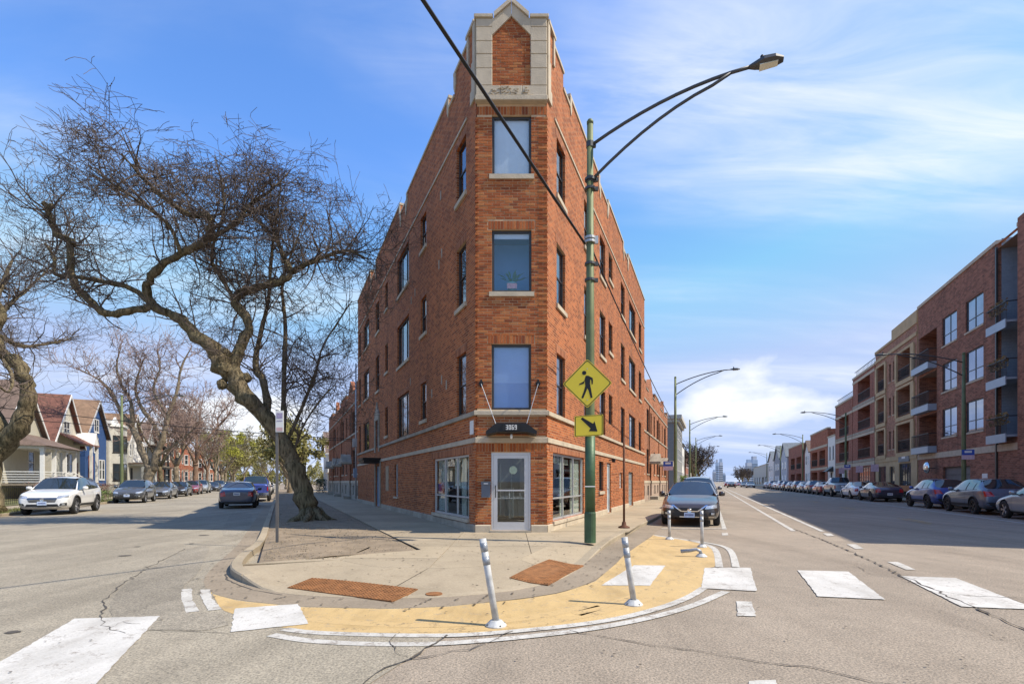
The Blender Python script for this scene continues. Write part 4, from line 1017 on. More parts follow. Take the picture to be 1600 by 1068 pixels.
def lamp_post(base, H, arm_dir, label, detail=True, arm=3.1, rad=.115, group='street lamps', rise=.3, head_l=.62, m1=None, m2=None, base_h=.12, fat=1.0):
    r = thing('street_lamp', label, 'street lamp', Matrix.Translation((base.x, base.y, base_h)), group)
    g = MB(); g.tube([(0,0,0), (0,0,1.1), (0,0,1.15), (0,0,H*.5), (0,0,H)], [rad*1.03, rad, rad, rad*.86, rad*.62], 16); g.build('pole', [m1 or m_green], r, smooth=True)
    g = MB(); g.lathe([(rad*.68,0), (rad*.7,.06), (rad*.45,.1), (.02,.12)], 12, (0,0,H-.02)); g.build('pole_cap', m2 or m_green_old, r, smooth=True)
    d = Vector((arm_dir[0], arm_dir[1], 0)).normalized()
    def arc(z0, z1, n=9, p=1.9, a0=0): return [Vector((0,0,z0)) + d*(arm*t+rad*.5*(1-t)) + Vector((0,0,(z1-z0)*(1-(1-t)**p))) for t in [k/n for k in range(n+1)]]
    zt_ = H+rise
    up = arc(H-.46, zt_); lo = arc(H-1.2, zt_-.06, p=1.75)
    g = MB(); g.tube(up, [.034]*len(up), 8); g.build('arm', m_lampgrey, r, smooth=True)
    k = int(len(lo)*.8); g = MB(); g.tube(lo[:k]+[up[k]], [.032]*(k+1), 8); g.build('arm', m_lampgrey, r, smooth=True)
    if detail:
        for zz in (H-.46, H-1.2):
            g = MB(); g.lathe([(rad*.8,-.06),(rad*.8,.06)], 12, (0,0,zz)); g.box(rad*.6,rad*.6+.06,-.03,.03,zz-.05,zz+.05); g.build('clamp', m_lampgrey, r)
    hd = (up[-1]-up[-2]).normalized(); hd.z *= .3; hd.normalize(); sd_ = Vector((-hd.y, hd.x, 0)).normalized(); c = up[-1]; w = head_l*.2*fat
    g = MB(); rows = []
    for t, ww, hh, dz in ((-.05,.3,.35,0), (.12,.55,.7,.0), (.4,1,1,.01), (.75,.95,.9,.0), (1,.45,.45,-.02)):
        p = c+hd*head_l*t+Vector((0,0,dz)); rows.append([p+sd_*w*ww*a+Vector((0,0,head_l*.13*fat*hh*b)) for a, b in ((-1,-.3),(-.8,.5),(0,1),(.8,.5),(1,-.3),(.6,-.7),(-.6,-.7))])
    for a, b in zip(rows, rows[1:]):
        for k in range(7): g.quad(a[k], a[(k+1) % 7], b[(k+1) % 7], b[k])
    g.poly(rows[0]); g.poly(rows[-1]); hdo = g.build('lamp_head', m_lampgrey, r, smooth=False)
    g = MB(); p = c+hd*head_l*.55+Vector((0,0,-head_l*.105)); q = [p+hd*head_l*.28*a+sd_*w*.6*b for a, b in ((-1,-1),(1,-.8),(1,.8),(-1,1))]; g.ext(q, (0,0,-.015)); g.build('lens', mat('lamp_lens', (.6,.6,.5), .2), hdo)
    g = MB(); p = c+hd*head_l*.35+Vector((0,0,head_l*.13)); g.lathe([(.035,0),(.035,.07),(.02,.09)], 8, p); g.build('photocell', m_black, hdo)
    return r
P0 = gp(922, 847, .12)
lp = lamp_post(P0, 8.95, (.93,-.36), 'tall green double arm street lamp carrying the yellow pedestrian sign', arm=3.12, rise=.3, rad=.104, head_l=.56, m1=m_green_old, fat=1.35)
g = MB(); g.tube([(0,0,.6),(0,0,2.4)], [.1105,.108], 16); g.build('lower_paint', m_green, lp, smooth=True)
for zz, ang in ((6.5,0),(6.42,1),(5.95,2),(7.55,0),(7.75,1),(5.6,1)):
    g = MB(); g.lathe([(.115,-.025),(.115,.025)], 14, (0,0,zz)); g.box(.1,.17,-.03,.03,zz-.04,zz+.04); g.build('strap', m_pipe if zz < 6.6 and zz > 6.3 else m_lampgrey, lp)
g = MB(); g.lathe([(.124,0),(.124,.62),(.112,.66)], 16); g.build('base_sleeve', m_green, lp, smooth=False)
g = MB(); g.box(-.13,.09,-.128,-.118,1.19,1.21); g.build('tape_mark', m_wht, lp)
AV = (DR.y, -DR.x)
far_l = ['second lamp along the brick side of the avenue', 'third lamp along the brick side of the avenue', 'fourth lamp along the brick side of the avenue', 'fifth, most distant lamp along the brick side of the avenue']
for k, lb in enumerate(far_l): lamp_post(pr(-2.5, 36.5+25.5*k), 8.7, AV, 'weathered '+lb, arm=3.6, m1=m_green_old, detail=False)
for k, lb in enumerate(('lamp before the modern brick flats with the blue sign', 'lamp before the pale banded balcony flats across the avenue', 'lamp before the white gabled house across the avenue', 'distant lamp by the grey roofed sheds across the avenue', 'most distant lamp across the avenue')):
    lamp_post(pr(14.3, 28.9+25.2*k), 8.5, (-AV[0], -AV[1]), 'tall green '+lb, arm=3.6, m1=m_green_old, detail=False)
lamp_post(pl(-11.8, 37.8), 7.6, (.912,.41), 'green street lamp standing between the red roofed and the blue house', arm=3.4, m1=m_green_old, detail=False)
lamp_post(pl(-11.8, 95), 8.0, (.912,.41), 'distant street lamp by the yellow green tree', arm=4.5, m1=m_lampgrey, detail=False)

# pedestrian crossing sign and arrow plaque on the near pole
def sign_root(name, label, cat, x, z, yaw, y=-.155):
    return thing(name, label, cat, Matrix.Translation((P0.x, P0.y, 0)) @ Matrix.Rotation(yaw, 4, 'Z') @ Matrix.Translation((x, y, z)))
def rounded(pts, r_=.03, n=4):
    out = []; N = len(pts)
    for i in range(N):
        p, a, b = Vector(pts[i]), Vector(pts[i-1]), Vector(pts[(i+1) % N])
        q0 = p+(a-p).normalized()*r_; q1 = p+(b-p).normalized()*r_
        for k in range(n+1): t = k/n; out.append((q0.lerp(p, t)).lerp(p.lerp(q1, t), t))
    return out
def face(g, pts, y0, y1, mi=0): g.ext([(p[0], y0, p[1]) for p in pts], (0, y1-y0, 0), mi)
def ring_border(g, pts, k, y0, y1, c=(0,0)):
    n = len(pts); inn = [(c[0]+(p[0]-c[0])*k, c[1]+(p[1]-c[1])*k) for p in pts]
    for i in range(n):
        j = (i+1) % n; g.quad((pts[i][0],y0,pts[i][1]), (pts[j][0],y0,pts[j][1]), (inn[j][0],y0,inn[j][1]), (inn[i][0],y0,inn[i][1]))
sg = sign_root('pedestrian_sign', 'yellow diamond pedestrian crossing sign on the green pole', 'sign', -.06, 3.49, radians(-8))
S = .52
dia = rounded([Vector((0,-S)), Vector((S,0)), Vector((0,S)), Vector((-S,0))], .05)
g = MB(); face(g, dia, 0, .006); g.build('sign_plate', m_sign, sg)
g = MB(); ring_border(g, [p*.965 for p in dia], .955, -.0015, 0); g.build('border', m_black, sg)
def blob(cx, cz, r_, n=20): return [(cx+r_*cos(2*pi*k/n), cz+r_*sin(2*pi*k/n)) for k in range(n)]
# walking figure drawn in units of the sign, x right, z up
g = MB(); face(g, blob(-.065,.225,.045), -.0025, -.0015); g.build('pictogram_head', m_black, sg)
walk = [(-.035,.165),(.02,.165),(.115,.115),(.125,.07),(.12,-.02),(.095,-.02),(.085,.065),(.065,.085),(.06,-.01),(.085,-.13),(.115,-.30),(.075,-.31),(.03,-.16),(.0,-.10),(-.03,-.18),(-.09,-.315),(-.13,-.30),(-.075,-.16),(-.045,-.05),(-.055,.06),(-.09,.03),(-.175,-.005),(-.185,-.03),(-.075,-.005),(-.055,.1)]
g = MB(); face(g, [(x*.95, z) for x, z in walk], -.0025, -.0015); g.build('pictogram_walker', m_black, sg)
g = MB(); face(g, blob(0,-.345,.012,10), -.006, -.0016); face(g, blob(0,.31,.012,10), -.006, -.0016); g.build('bolts', m_pipe, sg)
g = MB(); g.box(-.03,.03,.006,.05,-.36,-.30); g.box(-.03,.03,.006,.05,.28,.34); g.build('bracket', m_pipe, sg)
s2 = sign_root('arrow_plaque', 'yellow plaque with a black arrow pointing down right below the diamond', 'sign', -.03, 2.60, radians(-8))
pl_ = rounded([Vector((-.30,-.235)), Vector((.30,-.205)), Vector((.30,.235)), Vector((-.30,.205))], .03)
g = MB(); face(g, pl_, 0, .006); g.build('sign_plate', m_sign, s2)
g = MB(); ring_border(g, [p*.96 for p in pl_], .95, -.0015, 0); g.build('border', m_black, s2)
ar = [(-.16,.135),(-.125,.165),(.085,.035),(.115,.085),(.175,-.125),(.0,-.115),(.035,-.06)]
g = MB(); face(g, [(x*1.05, z*1.05+.005) for x, z in ar], -.0025, -.0015); g.build('arrow', m_black, s2)
g = MB(); g.box(-.03,.03,.006,.05,-.1,.1); g.build('bracket', m_pipe, s2)

# slim posts
p = gp(975, 824, .12); r = thing('rusty_sign_post', 'slim rusty post on a flared foot beside the parked brown car', 'post', Matrix.Translation(p))
g = MB(); g.lathe([(.17,0),(.16,.03),(.07,.07),(.055,.16),(.04,.18)], 14); g.build('foot', m_rustp, r, smooth=True)
g = MB(); g.tube([(0,0,.1),(0,0,2.55)], .032, 10); g.build('shaft', m_rustp, r, smooth=True)
p = gp(433, 846, .12); r = thing('parking_sign_post', 'thin steel post with a small white parking notice before the leaning tree', 'sign post', Matrix.Translation(p))
g = MB(); g.box(-.028,.028,-.014,.014,-.02,2.85); g.build('channel_post', mat('dull_steel', (.16,.15,.14), .6, .5), r)
g = MB(); g.box(-.02,.15,-.03,-.016,2.37,2.83); g.build('notice', m_wht, r)
g = MB(); g.box(.0,.13,-.033,-.031,2.66,2.78); g.box(.0,.13,-.033,-.031,2.6,2.62); g.build('notice_print', mat('lilac_print', (.32,.28,.42), .6, var=.5, vs_=40), r)
g = MB(); g.box(.0,.13,-.033,-.031,2.39,2.47); g.build('notice_print', mat('faded_red_print', (.6,.4,.4), .6), r)
for (c, z_, lb, zz) in ((-2.55, 31, 'blue street sign with a pink notice on the rusty post by the two storey bricks', 2.35), (14.3, 28.55, 'blue notice sign fixed to the lamp before the modern flats', 2.9), (14.3, 53.6, 'small blue notice sign before the banded balcony flats', 2.9)):
    r = thing('street_notice', lb, 'sign', frame(pr(c, z_, 0), AR-pi/2))
    g = MB(); g.box(-.28,.28,-.16,-.14,zz,zz+.3); g.build('blue_plate', m_blue_s, r)
    g = MB(); g.box(-.28,.28,-.16,-.14,zz-.24,zz-.004); g.build('white_plate', m_pink_s, r)
    g = MB(); g.box(-.16,.16,-.164,-.161,zz+.12,zz+.24); g.build('sign_print', m_wht, r)
    g = MB()
    if c < 0: g.tube([(0,-.1,.12),(0,-.1,zz+.4)], .03, 8)
    else: g.box(-.05,.05,-.139,-.1,zz-.2,zz+.3)
    g.build('sign_fixing', m_rustp, r)
for z_, c, w_ in ((45.5,14.6,.42), (50.2,14.6,.42), (57,14.6,.4)):
    nm = {45.5: 'pale no parking notice on a thin post before the tan flats', 50.2: 'pinkish parking notice on a thin post before the tan flats far end', 57: 'pale parking notice on a thin post before the banded flats'}[z_]
    r = thing('kerb_notice', nm, 'sign', frame(pr(c, z_, .12), AR-pi/2))
    g = MB(); g.tube([(0,0,0),(0,0,2.9)], .025, 6); g.build('post', m_rustp, r)
    g = MB(); g.box(-w_/2*1.4,w_/2*1.4,-.04,-.027,2.2,2.85); g.build('plate', m_pink_s, r)

# flexible delineators
def delineator(px, tip, label, H=.92, bands_=True):
    p = gp(*px, .006); r = thing('delineator_post', label, 'delineator', Matrix.Translation(p), 'white plastic delineator posts')
    g = MB(); g.lathe([(.105,0),(.105,.012),(.085,.03),(.06,.055),(.05,.06),(.02,.06)], 18); g.build('foot', m_deline, r, smooth=False)
    for k in range(4):
        a = k*1.57+.5; g = MB(); g.lathe([(.012,0),(.012,.008)], 6, (cos(a)*.09, sin(a)*.09, .018)); g.build('bolt', m_scuff, r)
    t = Vector(tip); ax = [Vector((0,0,.05)), t*.5+Vector((0,0,.05)), t+Vector((0,0,.05))]
    g = MB(); g.tube(ax, [.034,.034,.036], 12); sh = g.build('shaft', m_deline, r, smooth=True)
    for a, b in ((.68,.78), (.84,.95)):
        g = MB(); g.tube([Vector((0,0,.05))+t*a, Vector((0,0,.05))+t*b], .0375, 12); g.build('reflective_band', m_tape, sh, smooth=True)
    return r
delineator((775,977), (-.135,.06,.80), 'white delineator post leaning left at the tip of the ochre corner')
delineator((990,944), (-.095,.05,.72), 'scuffed white delineator post in front of the white bar on ochre')
delineator((1046,842), (-.01,0,.66), 'upright white delineator post before the brown car, nearer the kerb')
delineator((1097,854), (-.01,0,.74), 'upright white delineator post before the brown car, nearer the lane')
p = gp(1096, 869, .009); r = thing('delineator_post', 'flattened delineator post lying bent over on the ochre paint', 'delineator', Matrix.Translation(p), 'white plastic delineator posts')
g = MB(); g.lathe([(.105,0),(.105,.012),(.085,.03),(.06,.055),(.02,.06)], 18); g.build('foot', m_deline, r)
g = MB(); g.tube([(0,0,.04),(-.03,0,.11),(-.09,.02,.135),(-.2,.05,.11),(-.36,.1,.09)], [.03,.032,.03,.034,.036], 10); g.build('shaft', m_tape, r, smooth=True)

# overhead cables
def cable(a, b, sag, r_, label, n=14, name='overhead_cable'):
    a, b = Vector(a), Vector(b); pts = [a.lerp(b, k/n) - Vector((0,0,sag*4*(k/n)*(1-k/n))) for k in range(n+1)]
    g = MB(); g.tube(pts, r_, 6); return tag(g.build(name, m_black, None, smooth=True), label, 'cable')
att = Vector((P0.x-.12, P0.y-.05, 6.48))
dirn = (Vector((-.99, 6, 7.06)) - att); cable(att, att+dirn*4.6, .12, .026, 'thick black cable slanting down from upper left to the green pole')
cable(att+Vector((.1,0,0)), pr(-2.5, 36.4, 5.4), .25, .018, 'black cable running on from the green pole along the avenue wall')
cable(pr(-2.5,36.6,5.4), pr(-2.5,62,6.2), .5, .012, 'thin cable between the second and third avenue lamps')
q0 = Vector(FLm @ Vector((22.6,.15,4.2))) + WA
cable(q0, pl(-24, 24, 6.3), .35, .02, 'upper black cable crossing the side street to the houses')
cable(q0-Vector((0,0,.1)), pl(-24, 21, 5.3), .3, .016, 'lower black cable crossing the side street to the houses')
cable(q0+Vector((0,0,3.2)), pl(-12, 60, 8.6), .3, .012, 'thin cable running from the brick wall into the street trees')
g = MB(); g.tube([(22.6,.1,.3),(22.6,.1,9.2)], .05, 8); o = g.build('conduit', m_pipe, MAIN, FLm, smooth=True)
g = MB(); g.box(22.42,22.78,.05,.3,3.7,4.25); g.build('meter_box', m_pipe, MAIN, FLm); g = MB(); g.box(22.45,22.75,.05,.25,1.7,2.3); g.build('meter_box', m_door_b, MAIN, FLm)
# convex mirror and door number at the garage opposite are built with the flats
# ------------------------------------------------------------------ trees
def barkmat(name, col):
    m, nt, b = _nt(name); v = coords(nt, 'Object', (1, 1, .22)); n1 = noise(nt, v, 13, 6, .65); v2 = coords(nt); n2 = noise(nt, v2, 1.4, 5)
    c = ramp(nt, n1, [(.36, sc_(col, .35)), (.52, col), (.72, sc_(col, 1.55))]); c = mix(nt, .6, c, ramp(nt, n2, [(.35, (.75,.8,.6)), (.7, (1.15,1.08,1.0))]), 'MULTIPLY')
    nt.links.new(c, b.inputs['Base Color']); b.inputs['Roughness'].default_value = .95; b.inputs['Specular IOR Level'].default_value = .15; bump(nt, b, n1, 1.0, .09); return m
m_bark = barkmat('furrowed_bark', (.185,.15,.10))
m_bark2 = mat('pale_bark', (.22,.175,.12), .95, var=.4, vs_=5, bs=20, bst=.8)
m_bark3 = mat('red_brown_bark', (.20,.125,.085), .95, var=.4, vs_=5, bs=20, bst=.8)
m_twig = mat('grey_twig', (.105,.08,.066), .9, var=.3); m_twig2 = mat('pinkish_twig', (.24,.165,.135), .9, var=.3); m_twig3 = mat('olive_twig', (.20,.17,.09), .9, var=.3)
def knobbly(pts, rads, sub=4, amp=.12, rr=rnd):
    """dense limb line with bends and swellings"""
    P_, R_ = [], []
    for i in range(len(pts)-1):
        p0 = pts[max(i-1,0)]; p1, p2 = pts[i], pts[i+1]; p3 = pts[min(i+2, len(pts)-1)]
        for k in range(sub):
            t = k/sub
            q = ((p1*2) + (p2-p0)*t + (p0*2-p1*5+p2*4-p3)*t*t + (p1*3-p0-p2*3+p3)*t**3)*.5
            r_ = rads[i]*(1-t)+rads[i+1]*t
            P_.append(q + Vector((rr.gauss(0,1), rr.gauss(0,1), rr.gauss(0,1)))*r_*amp); R_.append(r_*rr.uniform(1-amp, 1+amp*1.3))
    P_.append(pts[-1]); R_.append(rads[-1]); return P_, R_
CEIL = [None]
def twigs(g, start, d, length, r0, depth, rr, up=.25, spread=.65, seg=4, kids=(3,5), droop=0., minr=.0035, zig=.22):
    pts = [start]; d = d.normalized(); p = start
    for k in range(seg):
        d = (d + Vector((rr.gauss(0,zig), rr.gauss(0,zig), rr.gauss(0,zig)+up*.25-droop*.2))).normalized()
        if CEIL[0] and p.z > CEIL[0]-1.5 and d.z > 0: d.z *= max(-.3, (CEIL[0]-p.z)/1.5*.8); d.normalize()
        p = p + d*length/seg; pts.append(p)
    rads = [max(minr, r0*(1-.75*k/seg)) for k in range(seg+1)]
    g.tube(pts, rads, 3 if r0 < .02 else (5 if r0 < .06 else 7), cap=False)
    if depth <= 0: return
    for k in range(rr.randint(*kids)):
        t = rr.uniform(.25, 1); i = min(seg-1, int(t*seg)); q = pts[i].lerp(pts[i+1], t*seg-i)
        dd = (pts[i+1]-pts[i]).normalized(); s = Vector((rr.gauss(0,1), rr.gauss(0,1), rr.gauss(0,.8)+up)).normalized()
        twigs(g, q, dd*(1-spread)+s*spread, length*rr.uniform(.5,.8), rads[i]*.6, depth-1, rr, up, spread, seg, kids, droop, minr, zig)
def tree(name, label, base, trunk, limbs, rr, tw=None, mb=None, mt=None, group=None, sprout=6, slen=1.6, sdepth=2, up=.35, sr=.03, kids=(3,5), minr=.004, nsides=12, extra=None):
    r = thing(name, label, 'tree', Matrix.Translation(base), group)
    g = MB(); tg = MB()
    P_, R_ = knobbly(*trunk, rr=rr); g.tube([p-base for p in P_], R_, nsides)
    for pts, rads, dens in limbs:
        P_, R_ = knobbly(pts, rads, rr=rr, amp=.16); g.tube([p-base for p in P_], R_, 9)
        for k in range(int(sprout*dens)):
            i = rr.randint(max(0, len(P_)//5), len(P_)-2); q = P_[i].lerp(P_[i+1], rr.random())
            t = (P_[i+1]-P_[i]).normalized(); s = Vector((rr.gauss(0,1), rr.gauss(0,1), rr.gauss(0,.8)+up*1.6)).normalized()
            twigs(tg, q-base, t*.3+s*.8, slen*rr.uniform(.6,1.25), min(sr, R_[i]*.6), sdepth, rr, up, kids=kids, minr=minr)
    if extra: extra(tg, rr)
    t = g.build('trunk', mb or m_bark, r, smooth=True, fix=False); c = tg.build('crown', mt or m_twig, r, fix=False)
    return r
rr = random.Random(11)
# the gnarled leaning street tree
TB = gp(487, 813, .1); TZ = TB.y
def T(x, y, dz=0): return dp(x, y, TZ+dz)
trunk = ([TB-Vector((0,0,.15)), TB+Vector((-.05,0,.25)), T(476,775), T(462,735), T(446,700,-.1), T(425,668,-.2), T(398,636,-.4), T(372,604,-.5), T(360,580,-.5)], [.46,.36,.30,.27,.26,.25,.26,.29,.32])
def Ls(px, z0, z1): n = len(px); return [T(x, y, z0+(z1-z0)*k/(n-1)) for k, (x, y) in enumerate(px)]
limbs = [
 (Ls([(362,588),(345,570),(338,552),(300,515),(268,492),(240,478)], -.5, -.9), [.40,.42,.36,.26,.22,.22], .7),
 (Ls([(240,478),(200,486),(165,489),(138,467),(114,438),(110,406),(107,376),(90,368),(80,347),(73,320)], -.9, -1.6), [.2,.16,.17,.16,.15,.14,.14,.13,.12,.10], 3.0),
 (Ls([(240,478),(205,450),(165,440),(130,434),(86,428),(85,404),(70,380)], -.9, -.2), [.15,.12,.11,.1,.09,.08,.05], 2.2),
 (Ls([(240,478),(230,450),(243,426),(283,395),(316,380),(329,356),(324,336),(295,335),(252,305),(220,275),(190,240)], -.9, -1.8), [.2,.2,.19,.17,.17,.14,.13,.12,.1,.07,.03], 5.0),
 (Ls([(316,380),(345,365),(372,345),(393,316),(420,300),(450,270)], -1.2, -.4), [.13,.1,.08,.07,.05,.03], 3.2),
 (Ls([(362,575),(374,544),(388,505),(367,468),(403,449),(445,437),(453,424),(445,404),(430,370),(420,330)], -.4, .3), [.36,.28,.22,.2,.19,.17,.15,.12,.08,.04], 4.2),
 (Ls([(453,424),(480,412),(510,400),(545,392),(575,405)], .1, .5), [.14,.11,.09,.06,.03], 4.5),
 (Ls([(420,655),(412,596),(399,575),(407,524),(420,462),(424,400),(432,340),(440,280)], 0, 1.2), [.2,.17,.15,.12,.10,.08,.05,.02], 2.8),
 (Ls([(440,690),(443,640),(444,585),(446,503),(442,440),(462,380),(480,330)], .2, 1.5), [.2,.14,.12,.1,.08,.05,.02], 2.6),
 (Ls([(448,690),(470,640),(492,585),(505,540),(530,500),(550,470)], .1, -.6), [.12,.08,.07,.05,.04,.02], 2.2),
 (Ls([(455,720),(472,670),(500,625),(525,600)], .1, -.8), [.07,.05,.04,.02], 2.2),
 (Ls([(283,395),(262,350),(225,320),(180,290),(140,262)], -1.2, -2.4), [.1,.08,.06,.05,.02], 3.4),
 (Ls([(388,505),(350,440),(330,400),(350,330),(345,280),(335,245)], -.3, .8), [.12,.09,.08,.06,.04,.02], 4.2),
]
limbs = [(a, [q*.66 for q in b], c) for a, b, c in limbs]
def knots(tg, rr): pass
CEIL[0] = 12.6
t_main = tree('gnarled_street_tree', 'large gnarled bare tree leaning left over the side street', TB, trunk, limbs, rr, sprout=10, slen=1.5, sdepth=3, up=.16, sr=.03, kids=(2,4), minr=.0062)
CEIL[0] = None
# swollen burrs and root flare as part of the trunk
def burr(parent, c, r_, rr, base):
    g = MB(); n = 10; rows = []
    for i in range(7):
        a = pi*(i/6); rows.append([(c-base)+Vector((sin(a)*cos(2*pi*k/n), sin(a)*sin(2*pi*k/n), cos(a)))*r_*rr.uniform(.8,1.15) for k in range(n)])
    for a, b in zip(rows, rows[1:]):
        for k in range(n): g.quad(a[k], a[(k+1) % n], b[(k+1) % n], b[k])
    return g.build('burr', m_bark, parent, smooth=True)
for x, y, z_, r_ in ((350,575,-.75,.36), (347,600,-.7,.30), (385,590,-.4,.28), (352,552,-.6,.30), (80,322,-1.6,.13), (69,318,-1.6,.11), (112,378,-1.3,.16), (330,362,-1.2,.17), (450,420,.1,.18)): burr(t_main, T(x,y,z_), r_*(.6 if r_ > .25 else .72), rr, TB)
for k in range(7):
    a = k*.9+.3; d = Vector((cos(a), sin(a), 0)); g = MB(); g.tube([d*.2+Vector((0,0,.4)), d*.4+Vector((0,0,.14)), d*rr.uniform(.6,.8)+Vector((0,0,.02)), d*.98+Vector((0,0,-.06))], [.13,.11,.06,.02], 8); g.build('root', m_bark, t_main, smooth=True)

# tree at the near end of the far parkway, cut by the frame
B2 = pl(-12.0, 21.3, .1); D2_ = B2.y
def T2(x, y, dz=0): return dp(x, y, D2_+dz)
tree('street_tree', 'thick twisting tree trunk before the porch of the white house', B2, ([B2, T2(-25,748), T2(2,697), T2(28,668), T2(40,640), T2(44,608), T2(40,588)], [.52,.43,.38,.33,.29,.25,.22]),
     [([T2(42,595), T2(30,570), T2(5,552), T2(-25,535,-.5), T2(-60,500,-1)], [.30,.25,.22,.2,.15], 1.5), ([T2(5,690), T2(-15,645), T2(-25,600), T2(-40,550)], [.3,.28,.24,.2], .8), ([T2(5,552), T2(-10,520), T2(0,490), T2(-8,468), T2(5,440,.5), T2(20,405,1)], [.2,.18,.2,.14,.09,.04], 4),
      ([T2(-25,535), T2(10,480,1), T2(45,450,2), T2(75,420,3)], [.12,.09,.06,.02], 4), ([T2(5,560), T2(20,590,-1), T2(12,612,-1.5), T2(-5,600,-2)], [.08,.06,.04,.02], 1.2), ([T2(-10,520), T2(35,540,2.5), T2(85,535,4), T2(120,525,5)], [.1,.08,.05,.02], 4)], random.Random(5), sprout=8, slen=1.5, sdepth=2, up=.2, kids=(3,4), minr=.0055)

def street_tree(base, H, rr, label, forks=3, lean=.15, mb=None, mt=None, rad=.3, fork_h=.25, group='bare street trees beyond the parked cars', depth=3, minr=.012, name='street_tree', extra=None, sprout=9, spread=.42, kids=(3,4)):
    top_ = Vector((base.x, base.y, base.z+H*fork_h)) + Vector((rr.gauss(0,lean), rr.gauss(0,lean), 0))
    tr = ([base-Vector((0,0,.1)), base.lerp(top_,.4), base.lerp(top_,.8), top_], [rad*1.35, rad, rad*.92, rad*.9])
    lm = []
    a0 = rr.uniform(0, 6.28)
    for k in range(forks):
        a = a0+k*6.28/forks+rr.uniform(-.4,.4); d = Vector((cos(a)*spread, sin(a)*spread, 1)); p = top_; pts = [p]; L_ = H*(1-fork_h)
        for j in range(5): d = (d.normalized()+Vector((rr.gauss(0,.16), rr.gauss(0,.16), rr.gauss(.06,.08)))); p = p+d.normalized()*L_/5.6; pts.append(p)
        lm.append((pts, [rad*.75, rad*.55, rad*.42, rad*.3, rad*.18, rad*.07], 1.6))
        for q in range(2):
            i = rr.randint(1,3); a2 = rr.uniform(0,6.28); d2 = Vector((cos(a2)*.8, sin(a2)*.8, .7)); s = [pts[i]]
            for j in range(3): d2 = d2.normalized()+Vector((rr.gauss(0,.2), rr.gauss(0,.2), .1)); s.append(s[-1]+d2.normalized()*H*.11)
            lm.append((s, [rad*.35, rad*.25, rad*.15, rad*.05], .9))
    return tree(name, label, base, tr, lm, rr, mb=mb, mt=mt, group=group, sprout=sprout, slen=H*.14, sdepth=depth-1, up=.35, sr=rad*.14, kids=kids, minr=minr, nsides=9, extra=extra)
# V shaped pair and the others along the far parkway
B3 = pl(-12.2, 45.5, .1); dd = B3.y
def T3(x, y, dz=0): return dp(x, y, dd+dz)
tree('street_tree', 'bare tree forking in a wide V behind the dark grey crossover', B3, ([B3, T3(234,742), T3(234,725)], [.48,.38,.34]),
     [([T3(232,735), T3(222,702), T3(206,668), T3(190,646), T3(172,610), T3(150,590), T3(120,575)], [0.302,0.259,0.216,0.187,0.144,0.086,0.036], 3.2), ([T3(238,735), T3(246,705), T3(256,682), T3(262,650), T3(275,615), T3(283,575), T3(300,540)], [0.302,0.259,0.216,0.180,0.130,0.086,0.029], 3.4),
      ([T3(206,668), T3(205,630), T3(190,600), T3(182,570), T3(190,540)], [.2,.15,.12,.08,.03], 2.6), ([T3(256,690), T3(235,655), T3(218,630), T3(212,600), T3(225,560)], [.2,.17,.13,.09,.03], 2.6), ([T3(246,712), T3(280,690), T3(300,672), T3(318,655)], [.12,.09,.06,.03], 2), ([T3(262,650), T3(240,610), T3(250,575), T3(245,545)], [.12,.1,.07,.03], 2.4)],
     random.Random(3), mb=m_bark2, mt=m_twig2, group='bare street trees beyond the parked cars', sprout=9, slen=1.9, sdepth=2, up=.3, sr=.045, minr=.012)
specs = [(52,11.5,.36,m_bark,m_twig2,'second bare tree along the far parkway, straight dark trunk'), (59,12.5,.45,m_bark2,m_twig2,'bare tree with a pale curving trunk beside the porch flats'), (72,15.5,.55,m_bark3,m_twig2,'tall reddish trunked bare tree by the red brick houses'),
         (82,12,.4,m_bark3,m_twig2,'bare tree beyond the tall reddish trunk'), (94,12,.4,m_bark2,m_twig3,'distant bare tree before the red brick wall'), (110,13,.4,m_bark2,m_twig3,'distant bare tree near the bend of parked cars'), (130,13,.4,m_bark2,m_twig3,'farthest bare tree at the end of the parked row')]
for k, (z_, H, rad, b_, t_, lb) in enumerate(specs):
    street_tree(pl(-12.1, z_, .1), H, random.Random(40+k), lb, forks=3 if k else 2, rad=rad*.6, mb=b_, mt=t_, minr=.012+.00016*z_, depth=3, sprout=8)
# trees leafing out farther down the side street
def leafy(m):
    def f(tg, rr): pass
    return f
def leaf_tree(base, H, W, rr, label, m, n=2600, rad=.3, s=.14, group='leafing trees down the side street'):
    r = street_tree(base, H*.85, rr, label, forks=4, rad=rad, mt=m_twig3, mb=m_bark2, group=group, depth=2, minr=.02, spread=.7, sprout=5)
    g = MB(); cl = [(Vector((rr.gauss(0,W*.3), rr.gauss(0,W*.3), H*rr.uniform(.42,.95))), rr.uniform(.6,1.5)) for _ in range(26)]
    for k in range(n):
        c, cr = rr.choice(cl); p = c+Vector((rr.gauss(0,cr*.5), rr.gauss(0,cr*.5), rr.gauss(0,cr*.4)))
        a = Vector((rr.gauss(0,1), rr.gauss(0,1), rr.gauss(0,1))).normalized(); b = a.orthogonal().normalized(); ss = s*rr.uniform(.6,1.4)
        g.add([p-a*ss, p+b*ss*.5, p+a*ss, p-b*ss*.5], [(0,1,2,3)])
    o = g.build('leaves', m, r, fix=False); return r
m_lf1 = mat('spring_leaf', (.22,.22,.02), .8, var=.35, vs_=1.2); m_lf2 = mat('olive_leaf', (.17,.155,.045), .85, var=.35, vs_=1.2); m_lf3 = mat('dark_evergreen', (.03,.05,.02), .85, var=.4, vs_=2)
leaf_tree(pl(-11.5,100,.1), 12, 6, random.Random(61), 'yellow green leafing tree above the far parked cars', m_lf1, 3000, s=.17)
